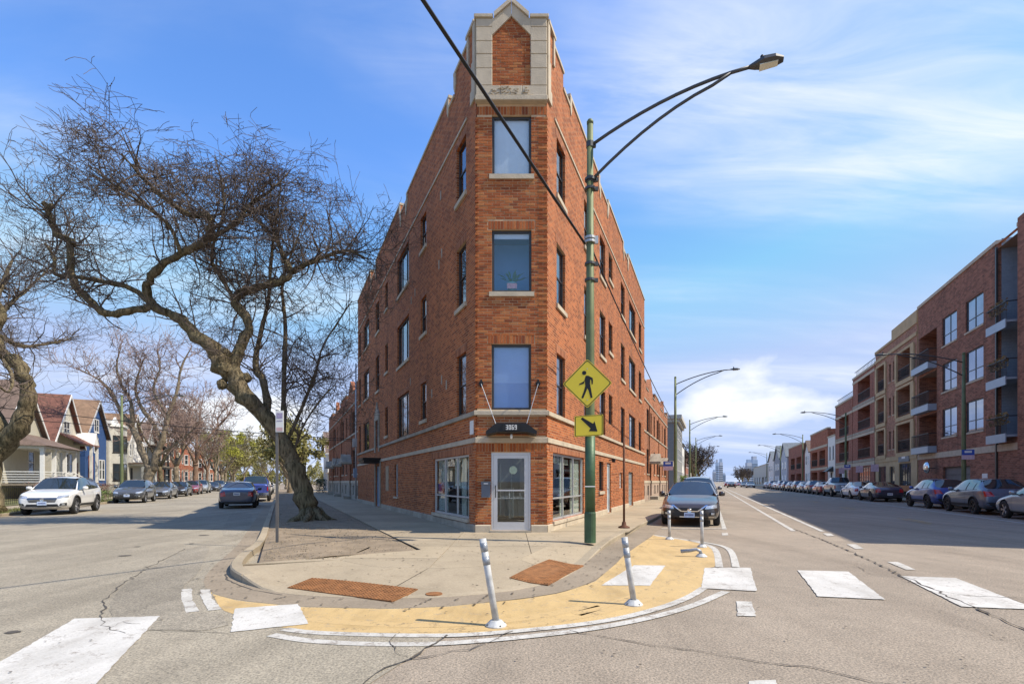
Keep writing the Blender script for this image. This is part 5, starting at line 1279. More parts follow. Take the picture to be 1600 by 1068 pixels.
for k, (c, z_, H, W) in enumerate(((-12,122,13,8), (-4,150,14,9), (2,135,13,8), (.9,95,10,6), (1.0,62,9,5), (-12,165,15,10), (-8,190,15,12), (4,190,14,10))):
    leaf_tree(pl(c,z_,.1), H, W, random.Random(70+k), ['olive tinted tree on the far parkway behind the yellow green one', 'olive tree closing the end of the side street', 'olive tree beyond the brick flats on the near parkway', 'young olive tree on the near parkway behind the pickup', 'slim olive budding tree just behind the leaning trunk', 'broad hazy tree at the far end of the side street, house side', 'broad hazy tree in the very middle of the street end', 'broad hazy tree at the street end on the brick side'][k], m_lf2, 3200, rad=.25, s=.24)
g = MB(); r5 = random.Random(5)
for k in range(15000):
    c = r5.uniform(-34,26); z_ = 205+r5.uniform(0,14); hh = 6.5+2.2*sin(c*.55)+1.6*sin(c*1.7+1); p = pl(c, z_, .2+hh*r5.random()**.7); a = Vector((r5.gauss(0,1), r5.gauss(0,1), r5.gauss(0,1))).normalized(); b = a.orthogonal(); ss = r5.uniform(.15,.4)
    g.add([p-a*ss,p+b*ss*.6,p+a*ss,p-b*ss*.6], [(0,1,2,3)])
tag(g.build('distant_treeline', m_lf2, fix=False), 'hazy olive wood closing the far end of the side street', 'trees', kind='stuff')
# avenue: dark bare trees in the distance
for k, (c, z_, H, lb) in enumerate(((-3,92,8.5,'dark bare tree past the brown gabled house on the avenue'), (-2.8,112,8,'twisted bare tree under the last avenue lamp'), (13,205,7.5,'large dark bare tree at the avenue horizon before the sheds'), (14,250,7,'bare tree in the middle of the avenue horizon'), (17,230,8,'dark tree beside the distant white shed'))):
    street_tree(pr(c,z_,.1), H, random.Random(90+k), lb, forks=4, rad=.3, mb=m_bark, mt=m_twig, group='dark trees far along the avenue', minr=.03, depth=3, spread=.7)
# shrubs
def shrub(base, w, d, h, rr, label, m, n=700, s=.05, name='shrub', cat='shrub', stems=18, ang=AL):
    r = thing(name, label, cat, frame(base, ang))
    g = MB()
    for k in range(stems): x = rr.uniform(-w/2,w/2); y = rr.uniform(-d/2,d/2); twigs(g, Vector((x,y,0)), Vector((rr.gauss(0,.25),rr.gauss(0,.25),1)), h*rr.uniform(.6,1), .012, 2, rr, .3, kids=(3,4), minr=.006)
    g.build('stems', m_twig2, r, fix=False)
    g = MB()
    for k in range(n):
        p = Vector((rr.uniform(-w/2,w/2), rr.uniform(-d/2,d/2), h*rr.random()**.6)); a = Vector((rr.gauss(0,1), rr.gauss(0,1), rr.gauss(0,1))).normalized(); b = a.orthogonal(); ss = s*rr.uniform(.6,1.5); g.add([p-a*ss,p+b*ss*.6,p+a*ss,p-b*ss*.6], [(0,1,2,3)])
    if n: g.build('leaves', m, r, fix=False)
    return r
m_redleaf = mat('russet_leaf', (.14,.06,.04), .9, var=.4); m_green_l = mat('green_leaf', (.10,.14,.03), .85, var=.5)
shrub(pl(-15.6,35.5,.15), 5, 1.6, 1.25, rr, 'russet twiggy hedge behind the white crossover', m_redleaf, 700)
shrub(pl(-15.6,42,.15), 6, 1.6, 1.15, rr, 'russet twiggy hedge behind the dark grey crossover', m_redleaf, 700)
shrub(pl(-12.2,33.5,.12), 3.2, 1.0, .7, rr, 'low fresh green growth on the parkway between the two crossovers', m_green_l, 900, stems=8)
shrub(pl(-14.9,23.5,.15), 5.5, .8, .45, rr, 'low green plants along the wooden edging by the white porch', m_green_l, 900, stems=8)
shrub(pr(15.9,41.3,.12), 2.4, .8, .5, rr, 'low clipped evergreen bush at the foot of the tan flats', m_lf3, 700, stems=6, ang=AR)
shrub(pl(4.4,57,.12), 3, 1, 1.6, rr, 'dark evergreen bush past the end of the brick flats', m_lf3, 900, stems=6)
shrub(pr(-4.6,76,.12), 6, 2, 2.2, rr, 'green bush by the brown gabled house on the avenue', m_green_l, 900, s=.1, stems=8, ang=AR)
# grass blades on the far parkway
g = MB()
for k in range(5000):
    c = rnd.uniform(-12.85,-11.25) if k % 3 else rnd.uniform(-17,-14.6); z_ = 15+rnd.random()**1.5*32; p = pl(c, z_, .12); a = rnd.uniform(0,6.28); h = rnd.uniform(.05,.16)
    s = Vector((cos(a),sin(a),0))*.012; t = Vector((rnd.gauss(0,.05),rnd.gauss(0,.05),h)); g.add([p-s,p+s,p+t], [(0,1,2)])
tag(g.build('parkway_grass', mat('grass_blade', (.12,.13,.035), .9, var=.5), fix=False), 'patchy grass on the far parkway and front yards', 'grass', kind='stuff')
# ------------------------------------------------------------------ vehicles
m_cglass = mat('car_glass', (.018,.026,.03), .03, 0, var=.2, spec=.9, coat=.6)
m_tyre = mat('tyre_rubber', (.02,.02,.02), .85, var=.2, bs=60, bst=.2)
m_rim = mat('alloy_rim', (.5,.5,.52), .28, .9, var=.1); m_rimd = mat('dark_rim', (.07,.07,.075), .3, .8)
m_trim = mat('black_trim', (.018,.018,.02), .55, var=.2)
m_chrome = mat('chrome', (.75,.75,.76), .12, 1.0, var=.03)
m_lampg = mat('headlamp_glass', (.55,.58,.62), .08, .55, var=.35, vs_=18, coat=1)
m_tail = mat('tail_lamp', (.42,.012,.015), .15, 0, var=.3, vs_=14, coat=1)
m_plate = mat('plate_blue_white', (.50,.60,.78), .5, var=.25, vs_=22); m_platet = mat('plate_print', (.04,.05,.2), .5)
def lerp_tab(tab, x):
    if x <= tab[0][0]: return tab[0][1]
    for (a, u), (b, v) in zip(tab, tab[1:]):
        if x <= b: return u+(v-u)*(x-a)/(b-a)
    return tab[-1][1]
# x measured from the front bumper backwards
TYPES = {
 'sedan': dict(L=4.86, W=1.83, H=1.46, wb=(.98,3.78), cowl=1.42, ws=2.22, rr=3.35, rg=4.08, top=[(0,.60),(.12,.72),(.5,.82),(1.42,.98),(2.22,1.43),(2.75,1.46),(3.35,1.40),(4.08,1.09),(4.65,1.06),(4.86,.88)], belt=[(0,.52),(.12,.62),(.5,.74),(1.42,.90),(2.5,.93),(4.08,.99),(4.65,.96),(4.86,.78)], r=.335, hatch=False),
 'crossover': dict(L=4.45, W=1.80, H=1.60, wb=(.90,3.55), cowl=1.22, ws=1.95, rr=3.72, rg=4.22, top=[(0,.66),(.12,.80),(.45,.92),(1.22,1.06),(1.95,1.53),(2.5,1.60),(3.72,1.53),(4.22,1.12),(4.36,1.0),(4.45,.8)], belt=[(0,.58),(.12,.70),(.45,.84),(1.22,.98),(2.5,1.02),(4.22,1.09),(4.36,.97),(4.45,.7)], r=.35, hatch=True),
 'suv': dict(L=4.70, W=1.84, H=1.69, wb=(.92,3.71), cowl=1.25, ws=1.98, rr=4.15, rg=4.52, top=[(0,.70),(.1,.86),(.4,.97),(1.25,1.10),(1.98,1.60),(2.6,1.69),(4.15,1.63),(4.52,1.20),(4.62,1.05),(4.70,.8)], belt=[(0,.62),(.1,.76),(.4,.90),(1.25,1.02),(2.5,1.06),(4.52,1.14),(4.62,1.02),(4.70,.7)], r=.365, hatch=True),
 'coupe': dict(L=4.75, W=1.88, H=1.43, wb=(.88,3.72), cowl=1.20, ws=2.05, rr=2.95, rg=4.2, top=[(0,.58),(.12,.70),(.5,.82),(1.20,.97),(2.05,1.38),(2.6,1.43),(2.95,1.41),(4.2,1.10),(4.62,1.02),(4.75,.84)], belt=[(0,.5),(.12,.61),(.5,.74),(1.20,.90),(2.5,.93),(4.2,1.0),(4.62,.94),(4.75,.74)], r=.345, hatch=True),
 'pickup': dict(L=5.55, W=1.98, H=1.88, wb=(.98,4.45), cowl=1.45, ws=2.05, rr=3.35, rg=3.55, top=[(0,.8),(.1,1.0),(.45,1.12),(1.45,1.22),(2.05,1.78),(2.6,1.88),(3.35,1.84),(3.55,1.32),(5.45,1.30),(5.55,1.15)], belt=[(0,.7),(.1,.9),(.45,1.04),(1.45,1.16),(3.35,1.2),(3.55,1.22),(5.45,1.22),(5.55,1.05)], r=.41, hatch=False),
}
def make_type(tn):
    T_ = TYPES[tn]; L, W = T_['L'], T_['W']; hw = W/2; zbot = .20 if tn in ('sedan','coupe') else (.24 if tn != 'pickup' else .34)
    wtab = [(0,.70), (.10,.86), (.32,.955), (.9,.99), (L*.5,1), (L-.8,.985), (L-.25,.94), (L-.06,.87), (L,.78)]
    xs = sorted({0, .04, .12, .3, .5, T_['wb'][0], T_['cowl'], (T_['cowl']+T_['ws'])/2, T_['ws'], 2.55 if 2.55 < T_['rr']-.2 else 2.5, (T_['ws']+T_['rr'])/2+.3, T_['rr'], (T_['rr']+T_['rg'])/2, T_['rg'], L-.16, L-.05, L})
    xs = [x for i, x in enumerate(xs) if i == 0 or x-xs[i-1] > .03]
    V = []; nj = 10
    for x in xs:
        w = hw*lerp_tab(wtab, x); zt_ = lerp_tab(T_['top'], x); zb = lerp_tab(T_['belt'], x); zt_ = max(zt_, zb+.02)
        gh = min(1, max(0, (zt_-zb-.1)/.35))          # 0 hood, 1 full greenhouse
        tw = w*(.84*(1-gh)+.66*gh); zl = zbot+(.10 if x < .2 or x > L-.2 else 0)
        zm = zl+.48*(zb-zl)
        h = [(0,zl), (.78*w,zl), (.955*w,zl+.07), (1.0*w,zm), (.985*w,zb-.09), (.945*w,zb), None, (tw,zt_-.045*gh-.012), (tw*.55,zt_-.006), (0,zt_+.006)]
        h[6] = ((h[5][0]*.55+h[7][0]*.45)+.018*gh, h[5][1]*.5+h[7][1]*.5)
        V.append([(L/2-x, y, z) for y, z in h])
    verts = []; idx = {}
    for i, row_ in enumerate(V):
        for j, p in enumerate(row_):
            idx[i, j, 1] = len(verts); verts.append(p)
            if 0 < j < 9: idx[i, j, -1] = len(verts); verts.append((p[0], -p[1], p[2]))
            else: idx[i, j, -1] = idx[i, j, 1]
    groups = {'body': [], 'windscreen': [], 'rear_window': [], 'side_window': []}
    n = len(xs)
    for i in range(n-1):
        xm = (xs[i]+xs[i+1])/2
        for j in range(9):
            for s in (1, -1):
                f = [idx[i,j,s], idx[i+1,j,s], idx[i+1,j+1,s], idx[i,j+1,s]]
                if s < 0: f = f[::-1]
                k = 'body'
                if T_['cowl'] < xm < T_['ws'] and j >= 7: k = 'windscreen'
                elif T_['rr'] < xm < T_['rg'] and j >= 7: k = 'rear_window'
                elif j in (5, 6):
                    if T_['cowl'] < xm < T_['rr'] - (.0 if T_['hatch'] else .0): k = 'side_window'
                    elif tn in ('sedan','coupe') and T_['rr'] < xm < (T_['rr']+T_['rg'])/2: k = 'side_window'
                groups[k].append(f)
    for i, s_ in ((0, 1), (n-1, -1)):
        for j in range(9):
            a, b, c, d = idx[i,j,1], idx[i,j+1,1], idx[i,j+1,-1], idx[i,j,-1]
            f = [q for k_, q in enumerate((a,b,c,d)) if q not in (a,b,c,d)[:k_]]
            groups['body'].append(f if s_ > 0 else f[::-1])
    def sub(fs, cutters=None):
        me = bpy.data.meshes.new('tmp'); used = sorted({q for f in fs for q in f}); rm = {q: k for k, q in enumerate(used)}
        me.from_pydata([verts[q] for q in used], [], [[rm[q] for q in f] for f in fs])
        bm = bmesh.new(); bm.from_mesh(me); bmesh.ops.recalc_face_normals(bm, faces=bm.faces); bm.to_mesh(me); bm.free()
        ob = bpy.data.objects.new('tmp', me); COL.objects.link(ob); md = ob.modifiers.new('s', 'SUBSURF'); md.levels = 2; md.render_levels = 2
        dg = bpy.context.evaluated_depsgraph_get(); r_ = bpy.data.meshes.new_from_object(ob.evaluated_get(dg)); bpy.data.objects.remove(ob); return r_
    full = sub([f for k in groups for f in groups[k]])
    bvh = BVHTree.FromPolygons([v.co.copy() for v in full.vertices], [tuple(p.vertices) for p in full.polygons])
    out = {}
    for k in ('windscreen', 'rear_window', 'side_window'): out[k] = sub(groups[k])
    body = sub(groups['body'])
    # wheel arches cut out of the body shell
    body.materials.append(None); body.materials.append(None)
    ob = bpy.data.objects.new('tmp', body); COL.objects.link(ob)
    g = MB()
    for wx in T_['wb']: g.lathe([(T_['r']+.055,-hw-.3), (T_['r']+.055,hw+.3)], 28, (L/2-wx, 0, T_['r']+.01), 'y')
    cm = g.mesh('cut', m_trim); cm.materials.clear(); cm.materials.append(None); cm.materials.append(None)
    for p_ in cm.polygons: p_.material_index = 1
    bm = bmesh.new(); bm.from_mesh(cm); bmesh.ops.recalc_face_normals(bm, faces=bm.faces); bm.to_mesh(cm); bm.free()
    co = bpy.data.objects.new('cut', cm); COL.objects.link(co)
    # solid inner floor keeps the shell closed for the cut
    md = ob.modifiers.new('b', 'BOOLEAN'); md.operation = 'DIFFERENCE'; md.object = co; md.solver = 'EXACT'; md.material_mode = 'INDEX' if hasattr(md, 'material_mode') else md.material_mode
    try: md.use_hole_tolerant = True
    except Exception: pass
    dg = bpy.context.evaluated_depsgraph_get(); out['body'] = bpy.data.meshes.new_from_object(ob.evaluated_get(dg)); bpy.data.objects.remove(ob); bpy.data.objects.remove(co)
    for k in out:
        out[k].polygons.foreach_set('use_smooth', [True]*len(out[k].polygons))
    out['full'] = full
    def cast(view, u, v):
        if view == 'front': o, d = Vector((6, u, v)), Vector((-1,0,0))
        elif view == 'rear': o, d = Vector((-6, u, v)), Vector((1,0,0))
        elif view == 'left': o, d = Vector((u, 4, v)), Vector((0,-1,0))
        elif view == 'right': o, d = Vector((u, -4, v)), Vector((0,1,0))
        else: o, d = Vector((u, v, 4)), Vector((0,0,-1))
        h = bvh.ray_cast(o, d); return (h[0], h[1], d) if h[0] is not None else None
    def patch(q, view, nx=6, ny=3, off=.008):
        g = MB(); P_ = []
        for i in range(nx+1):
            row_ = []
            for j in range(ny+1):
                a, b = i/nx, j/ny
                u = (q[0][0]*(1-a)+q[1][0]*a)*(1-b)+(q[3][0]*(1-a)+q[2][0]*a)*b; v = (q[0][1]*(1-a)+q[1][1]*a)*(1-b)+(q[3][1]*(1-a)+q[2][1]*a)*b
                h = cast(view, u, v); row_.append(None if h is None else h[0]-h[2]*off)
            P_.append(row_)
        for i in range(nx):
            for j in range(ny):
                w4 = (P_[i][j], P_[i+1][j], P_[i+1][j+1], P_[i][j+1])
                if None not in w4 and max((w4[0]-w4[2]).length, (w4[1]-w4[3]).length) < .5: g.quad(*w4)
        return g
    out['patch'] = patch; out['cast'] = cast; out['T'] = T_; out['zbot'] = zbot; out['hw'] = hw; out['name'] = tn
    return out
CT = {}
def wheel_meshes(r_, dark):
    key = ('w', r_, dark)
    if key in CT: return CT[key]
    g = MB(); w = .105
    g.lathe([(r_*.66,-w*.85), (r_*.86,-w), (r_*.97,-w*.8), (r_,-w*.5), (r_,w*.5), (r_*.97,w*.8), (r_*.86,w), (r_*.66,w*.85), (r_*.66,-w*.85)], 26, (0,0,0), 'y'); ty = g.mesh('tyre', m_tyre)
    g = MB(); g.lathe([(r_*.68,-w*.7),(r_*.68,w*.8),(r_*.61,w*.82),(r_*.59,w*.35),(.0,w*.3)], 24, (0,0,0), 'y', 0)
    for k in range(5):
        a = 2*pi*k/5
        for da in (-.13,.13):
            p0 = Vector((cos(a)*r_*.1, w*.62, sin(a)*r_*.1)); p1 = Vector((cos(a+da)*r_*.63, w*.74, sin(a+da)*r_*.63)); g.bar(p0, p1, .028, .035, 1)
    g.lathe([(.0,w*.6),(.055,w*.72),(.06,w*.5)], 12, (0,0,0), 'y', 1)
    ri = g.mesh('rim', [m_rimd, m_rimd if dark else m_rim]); CT[key] = (ty, ri)
    for m_ in (ty,): m_.polygons.foreach_set('use_smooth', [True]*len(m_.polygons))
    return CT[key]
def car(tn, label, pos, ang, col, metal=.35, dark_rim=False, cladding=False, chrome_v=False, name=None, cat='car', group=None, plate_front=True, grille='bar', detail=True):
    if tn not in CT: CT[tn] = make_type(tn)
    C = CT[tn]; T_ = C['T']; L = T_['L']; hw = C['hw']; zb0 = C['zbot']
    paint = carpaint('paint_%d_%d_%d' % tuple(int(c*999) for c in col), col, metal)
    r = thing(name or ('parked_'+{'sedan':'sedan','crossover':'crossover','suv':'suv','coupe':'coupe','pickup':'pickup'}[tn]), label, cat, Matrix.Translation(pos) @ Matrix.Rotation(ang, 4, 'Z'), group)
    bo = link('body', C['body'], r)
    for s_, m_ in zip(bo.material_slots, (paint, m_trim)): s_.link = 'OBJECT'; s_.material = m_
    for k in ('windscreen', 'rear_window', 'side_window'):
        o = link(k, C[k], r)
        if not C[k].materials: C[k].materials.append(m_cglass)
    ck = lambda k, f: CT.setdefault((tn, k), f())
    def pm(key, q, view, m, parent=r, nm=None, nx=6, ny=3, off=.008):
        k2 = (tn, key, view, tuple(q))
        if k2 not in CT: CT[k2] = C['patch'](q, view, nx, ny, off)
        if CT[k2].f:
            kk = (k2, m.name)
            if kk not in CT: CT[kk] = CT[k2].mesh(nm or key, m); CT[kk].polygons.foreach_set('use_smooth', [True]*len(CT[kk].polygons))
            return link(nm or key, CT[kk], parent)
    ty, ri = wheel_meshes(T_['r'], dark_rim)
    for wx in T_['wb']:
        for s_ in (1, -1):
            w_ = link('wheel', ri, r); w_.location = (L/2-wx, s_*(hw-.115), T_['r']);
            if s_ < 0: w_.rotation_euler = (0,0,pi)
            link('tyre', ty, w_)
    # pillars and window surrounds
    def line(pts, rad_, m, nm, n=6):
        g = MB(); g.tube(pts, rad_, n); return g.build(nm, m, r, smooth=True)
    for s_, view in ((1,'left'), (-1,'right')):
        bel = []
        for x in [T_['cowl']+.06+k*(T_['rr']-T_['cowl'])/8 for k in range(9)]:
            h = C['cast'](view, L/2-x, lerp_tab(T_['belt'], x)+.012)
            if h: bel.append(h[0])
        if len(bel) > 2: line(bel, .012, m_chrome if chrome_v else m_trim, 'belt_trim', 5)
        xb = (T_['ws']+T_['rr'])/2-.05
        for xp, wd in ((xb, .075),) + (((T_['rr']-.25,.06),) if tn in ('suv','crossover') else ()):
            zt_ = lerp_tab(T_['top'], xp)-.09; zb_ = lerp_tab(T_['belt'], xp)+.01
            pm('pillar%d' % int(xp*100), [(L/2-xp-wd/2, zb_), (L/2-xp+wd/2, zb_), (L/2-xp+wd/2+.02, zt_), (L/2-xp-wd/2+.02, zt_)], view, m_trim, nm='pillar', nx=1, ny=4, off=.006)
        # A pillar over the edge between windscreen and side glass
        pts = []
        for k in range(7):
            x = T_['cowl']+(T_['ws']-T_['cowl'])*k/6; h = C['cast']('top', L/2-x, s_*(hw*lerp_tab([(0,.84),(1,.645)], k/6)))
            if h: pts.append(h[0]+Vector((0,s_*.012,-.012)))
        line(pts, .032, paint, 'windscreen_pillar')
        if detail:
            for xd in (T_['cowl']+.12, xb, T_['rr']-(.1 if tn != 'pickup' else .0)):
                pm('seam%d' % int(xd*100), [(L/2-xd-.006, zb0+.12), (L/2-xd+.006, zb0+.12), (L/2-xd+.006, lerp_tab(T_['belt'], xd)), (L/2-xd-.006, lerp_tab(T_['belt'], xd))], view, m_trim, nm='door_seam', nx=1, ny=6, off=.003)
            for xd in (xb-.18, T_['rr']-.22):
                zz = lerp_tab(T_['belt'], xd)-.11; pm('handle%d' % int(xd*100), [(L/2-xd-.09, zz), (L/2-xd+.09, zz), (L/2-xd+.09, zz+.03), (L/2-xd-.09, zz+.03)], view, m_chrome if chrome_v else paint, nm='door_handle', nx=3, ny=1, off=.028)
        pm('sill', [(L/2-T_['wb'][1]+T_['r']+.1, zb0+.015), (L/2-T_['wb'][0]-T_['r']-.1, zb0+.015), (L/2-T_['wb'][0]-T_['r']-.1, zb0+(.22 if cladding else .10)), (L/2-T_['wb'][1]+T_['r']+.1, zb0+(.22 if cladding else .10))], view, m_trim, nm='side_sill', nx=8, ny=2, off=.012)
        if cladding:
            for wx in T_['wb']:
                g = MB(); R0 = T_['r']+.05; pts = [Vector((L/2-wx+cos(a)*(R0+.03), s_*(hw-.005), T_['r']+.01+sin(a)*(R0+.03))) for a in [pi*(k/12)-.25+.5*(k/12)*0 for k in range(13)]]
                g.tube([Vector((p.x, (C['cast'](view, p.x, max(zb0+.1,p.z)) or [p])[0].y, p.z)) for p in pts], .032, 6); g.build('arch_trim', m_trim, r, smooth=True)
        # door mirror
        g = MB(); mx_ = L/2-T_['cowl']-.42; mz = lerp_tab(T_['belt'], T_['cowl']+.4)+.10; y0 = s_*(hw*.93)
        g.lathe([(.02,-.10),(.075,-.085),(.09,0),(.075,.085),(.02,.10)], 10, (mx_, y0+s_*.13, mz), 'y'); g.bar((mx_,y0-s_*.03,mz-.07), (mx_,y0+s_*.1,mz-.03), .06, .03)
        o = g.build('door_mirror', paint if tn != 'pickup' else m_trim, r, smooth=True); 
        # lamps
        zh = lerp_tab(T_['belt'], .15); 
        pm('headlamp', [(s_*hw*.50, zh-.07), (s_*hw*.965, zh-.02), (s_*hw*.975, zh+.09), (s_*hw*.55, zh+.035)], 'front', m_lampg, nm='headlight', nx=10, ny=3, off=.010)
        pm('fog', [(s_*hw*.60, zb0+.17), (s_*hw*.84, zb0+.17), (s_*hw*.86, zb0+.29), (s_*hw*.66, zb0+.27)], 'front', m_trim, nm='fog_lamp_recess', off=.007)
        pm('foglens', [(s_*hw*.70, zb0+.19), (s_*hw*.80, zb0+.19), (s_*hw*.80, zb0+.25), (s_*hw*.70, zb0+.25)], 'front', m_lampg, nm='fog_lamp', nx=2, ny=2, off=.014)
        zr = lerp_tab(T_['belt'], L-.1)
        if tn == 'pickup': q = [(s_*hw*.80, .78), (s_*hw*.93, .78), (s_*hw*.93, 1.18), (s_*hw*.80, 1.18)]
        elif tn in ('suv','crossover'): q = [(s_*hw*.52, zr-.18), (s_*hw*.97, zr-.20), (s_*hw*.97, zr+.05), (s_*hw*.62, zr+.02)]
        else: q = [(s_*hw*.56, zr-.20), (s_*hw*.97, zr-.24), (s_*hw*.975, zr+.06), (s_*hw*.60, zr+.03)]
        pm('tail', q, 'rear', m_tail, nm='tail_light', nx=8, ny=3, off=.010)
    zg = lerp_tab(T_['belt'], .1)
    pm('grille', [(-hw*.46, zg-.20), (hw*.46, zg-.20), (hw*.56, zg-.01), (-hw*.56, zg-.01)], 'front', m_trim, nx=10, ny=3)
    for k in range(3): pm('gbar%d' % k, [(-hw*.50, zg-.165+k*.055), (hw*.50, zg-.165+k*.055), (hw*.51, zg-.150+k*.055), (-hw*.51, zg-.150+k*.055)], 'front', m_chrome if grille == 'bar' else m_rimd, nm='grille_bar', nx=10, ny=1, off=.014)
    if chrome_v:
        for s_ in (1,-1): pm('vbar', [(s_*hw*.22, zg-.12), (s_*hw*.29, zg-.12), (s_*hw*.60, zg+.09), (s_*hw*.53, zg+.09)], 'front', m_chrome, nm='grille_surround', nx=4, ny=6, off=.017)
        pm('vbase', [(-hw*.26, zg-.125), (hw*.26, zg-.125), (hw*.26, zg-.095), (-hw*.26, zg-.095)], 'front', m_chrome, nm='grille_surround', nx=6, ny=1, off=.017)
    h = C['cast']('front', 0, zg-.09)
    if h: g = MB(); g.lathe([(.035,.024),(.06,.03),(.07,.02),(.07,0)], 18, h[0], 'x'); g.build('badge', m_chrome, r, smooth=False)
    pm('intake', [(-hw*.60, zb0+.13), (hw*.60, zb0+.13), (hw*.55, zb0+.24), (-hw*.55, zb0+.24)], 'front', m_trim, nm='lower_intake', nx=8)
    pm('lip', [(-hw*.80, zb0+.105), (hw*.80, zb0+.105), (hw*.80, zb0+.13), (-hw*.80, zb0+.13)], 'front', m_chrome if (chrome_v or cladding) else m_trim, nm='bumper_lip', nx=10, ny=1, off=.014)
    if plate_front:
        pz = 0 if tn in ('sedan','coupe') else .1; h = C['cast']('front', 0, zb0+.18+pz)
        if h:
            g = MB(); x = h[0].x+.022; g.box(x-.012, x, -.155, .155, zb0+.10+pz, zb0+.255+pz); p_ = g.build('number_plate', m_plate, r)
            g = MB()
            for k in range(7): g.box(x, x+.002, -.12+k*.036, -.12+k*.036+.022, zb0+.15+pz, zb0+.21+pz)
            g.build('plate_print', m_platet, p_)
    pm('rbumper', [(-hw*.86, zb0+.115), (hw*.86, zb0+.115), (hw*.80, zb0+(.30 if tn != 'sedan' else .19)), (-hw*.80, zb0+(.30 if tn != 'sedan' else .19))], 'rear', m_trim, nm='rear_bumper_trim', nx=10, off=.008)
    zp = .78 if tn in ('sedan',) else (.55 if tn == 'coupe' else .72)
    h = C['cast']('rear', 0, zp)
    if h:
        g = MB(); x = h[0].x-.02; g.box(x, x+.012, -.155, .155, zp-.078, zp+.078); p_ = g.build('number_plate', m_wht, r)
        g = MB()
        for k in range(7): g.box(x-.002, x, -.12+k*.036, -.12+k*.036+.022, zp-.03, zp+.03)
        g.build('plate_print', m_platet, p_)
    if tn in ('suv',):
        for s_ in (1,-1):
            pts = [C['cast']('top', L/2-x, s_*hw*.60) for x in (T_['ws']+.1, T_['ws']+.6, 3.2, T_['rr']-.15)]; line([p[0]+Vector((0,0,.035)) for p in pts if p], .014, m_trim, 'roof_rail')
    if tn == 'pickup':
        pm('tonneau', [(L/2-3.75, -hw*.74), (L/2-5.35, -hw*.74), (L/2-5.35, hw*.74), (L/2-3.75, hw*.74)], 'top', m_trim, nm='load_bed', nx=6, ny=6, off=.006)
        g = MB(); g.box(-L/2-.14, -L/2+.02, -hw*.9, hw*.9, .48, .66); g.build('rear_bumper', m_chrome, r)
        pm('gap', [(-hw*.84, 1.14), (hw*.84, 1.14), (hw*.84, 1.16), (-hw*.84, 1.16)], 'rear', m_trim, nm='tailgate_seam', nx=6, ny=1)
    return r
# side street, far kerb: facing the camera
FL_ = AL+pi
WHT, DGREY, GREY, BLK, SILV, RED_, NAVY, BLUE, BRN, PURP, LGREY = (.80,.80,.79), (.075,.085,.10), (.15,.16,.175), (.018,.018,.022), (.42,.43,.44), (.33,.02,.02), (.022,.04,.085), (.02,.05,.30), (.022,.013,.011), (.035,.026,.06), (.28,.31,.34)
car('suv', 'white crossover with blue plate parked at the far kerb', pl(-10.0, 23.5), FL_, WHT, 0, cladding=True, group='cars parked at the far kerb of the side street')
rowL = [('crossover', 35.4, DGREY, 'dark grey crossover parked behind the white one'), ('sedan', 43.2, GREY, 'mid grey sedan parked behind the dark grey crossover'), ('sedan', 50.6, BLK, 'black sedan parked before the red one'), ('crossover', 57.6, RED_, 'red hatchback half hidden between black and silver cars'), ('suv', 64.4, SILV, 'silver van-like car behind the red hatchback'), ('sedan', 75.5, BLK, 'dark sedan beyond the silver car on the side street'), ('suv', 83, GREY, 'grey car far along the side street'), ('sedan', 91, SILV, 'distant silver sedan on the side street'), ('crossover', 99, WHT, 'distant white crossover on the side street'), ('sedan', 107, DGREY, 'last dark car in the far row of the side street')]
for k, (tn, z_, col, lb) in enumerate(rowL): car(tn, lb, pl(-10.1, z_), FL_, col, group='cars parked at the far kerb of the side street', detail=k < 4)
car('sedan', 'dark blue sedan seen from behind beside the leaning tree', pl(-2.35, 29.0), AL, NAVY, .5, group='cars parked at the near kerb of the side street')
car('pickup', 'bright blue pickup parked ahead of the dark blue sedan', pl(-1.9, 38.5), AL, BLUE, .3, group='cars parked at the near kerb of the side street')
for tn, z_, col, lb in (('sedan', 47.5, BLK, 'black sedan hidden ahead of the blue pickup'), ('suv', 56, WHT, 'white suv ahead on the near kerb past the pickup'), ('sedan', 66, SILV, 'silver car far ahead on the near kerb')): car(tn, lb, pl(-2.0, z_), AL, col, group='cars parked at the near kerb of the side street', detail=False)
# avenue, near kerb: facing the camera
car('sedan', 'dark brown sedan with chrome V grille parked behind the delineators', pr(-.66, 18.35), AR+pi, BRN, .15, chrome_v=True, group='cars parked along the brick side of the avenue', grille='dark')
car('suv', 'dark grey suv parked right behind the brown sedan', pr(-.62, 24.9), AR+pi, GREY, .4, group='cars parked along the brick side of the avenue')
for z_, col, lb in ((45, BLK, 'black car farther along the brick side'), (57, SILV, 'silver car far along the brick side')): car('sedan', lb, pr(-.7, z_), AR+pi, col, group='cars parked along the brick side of the avenue', detail=False)
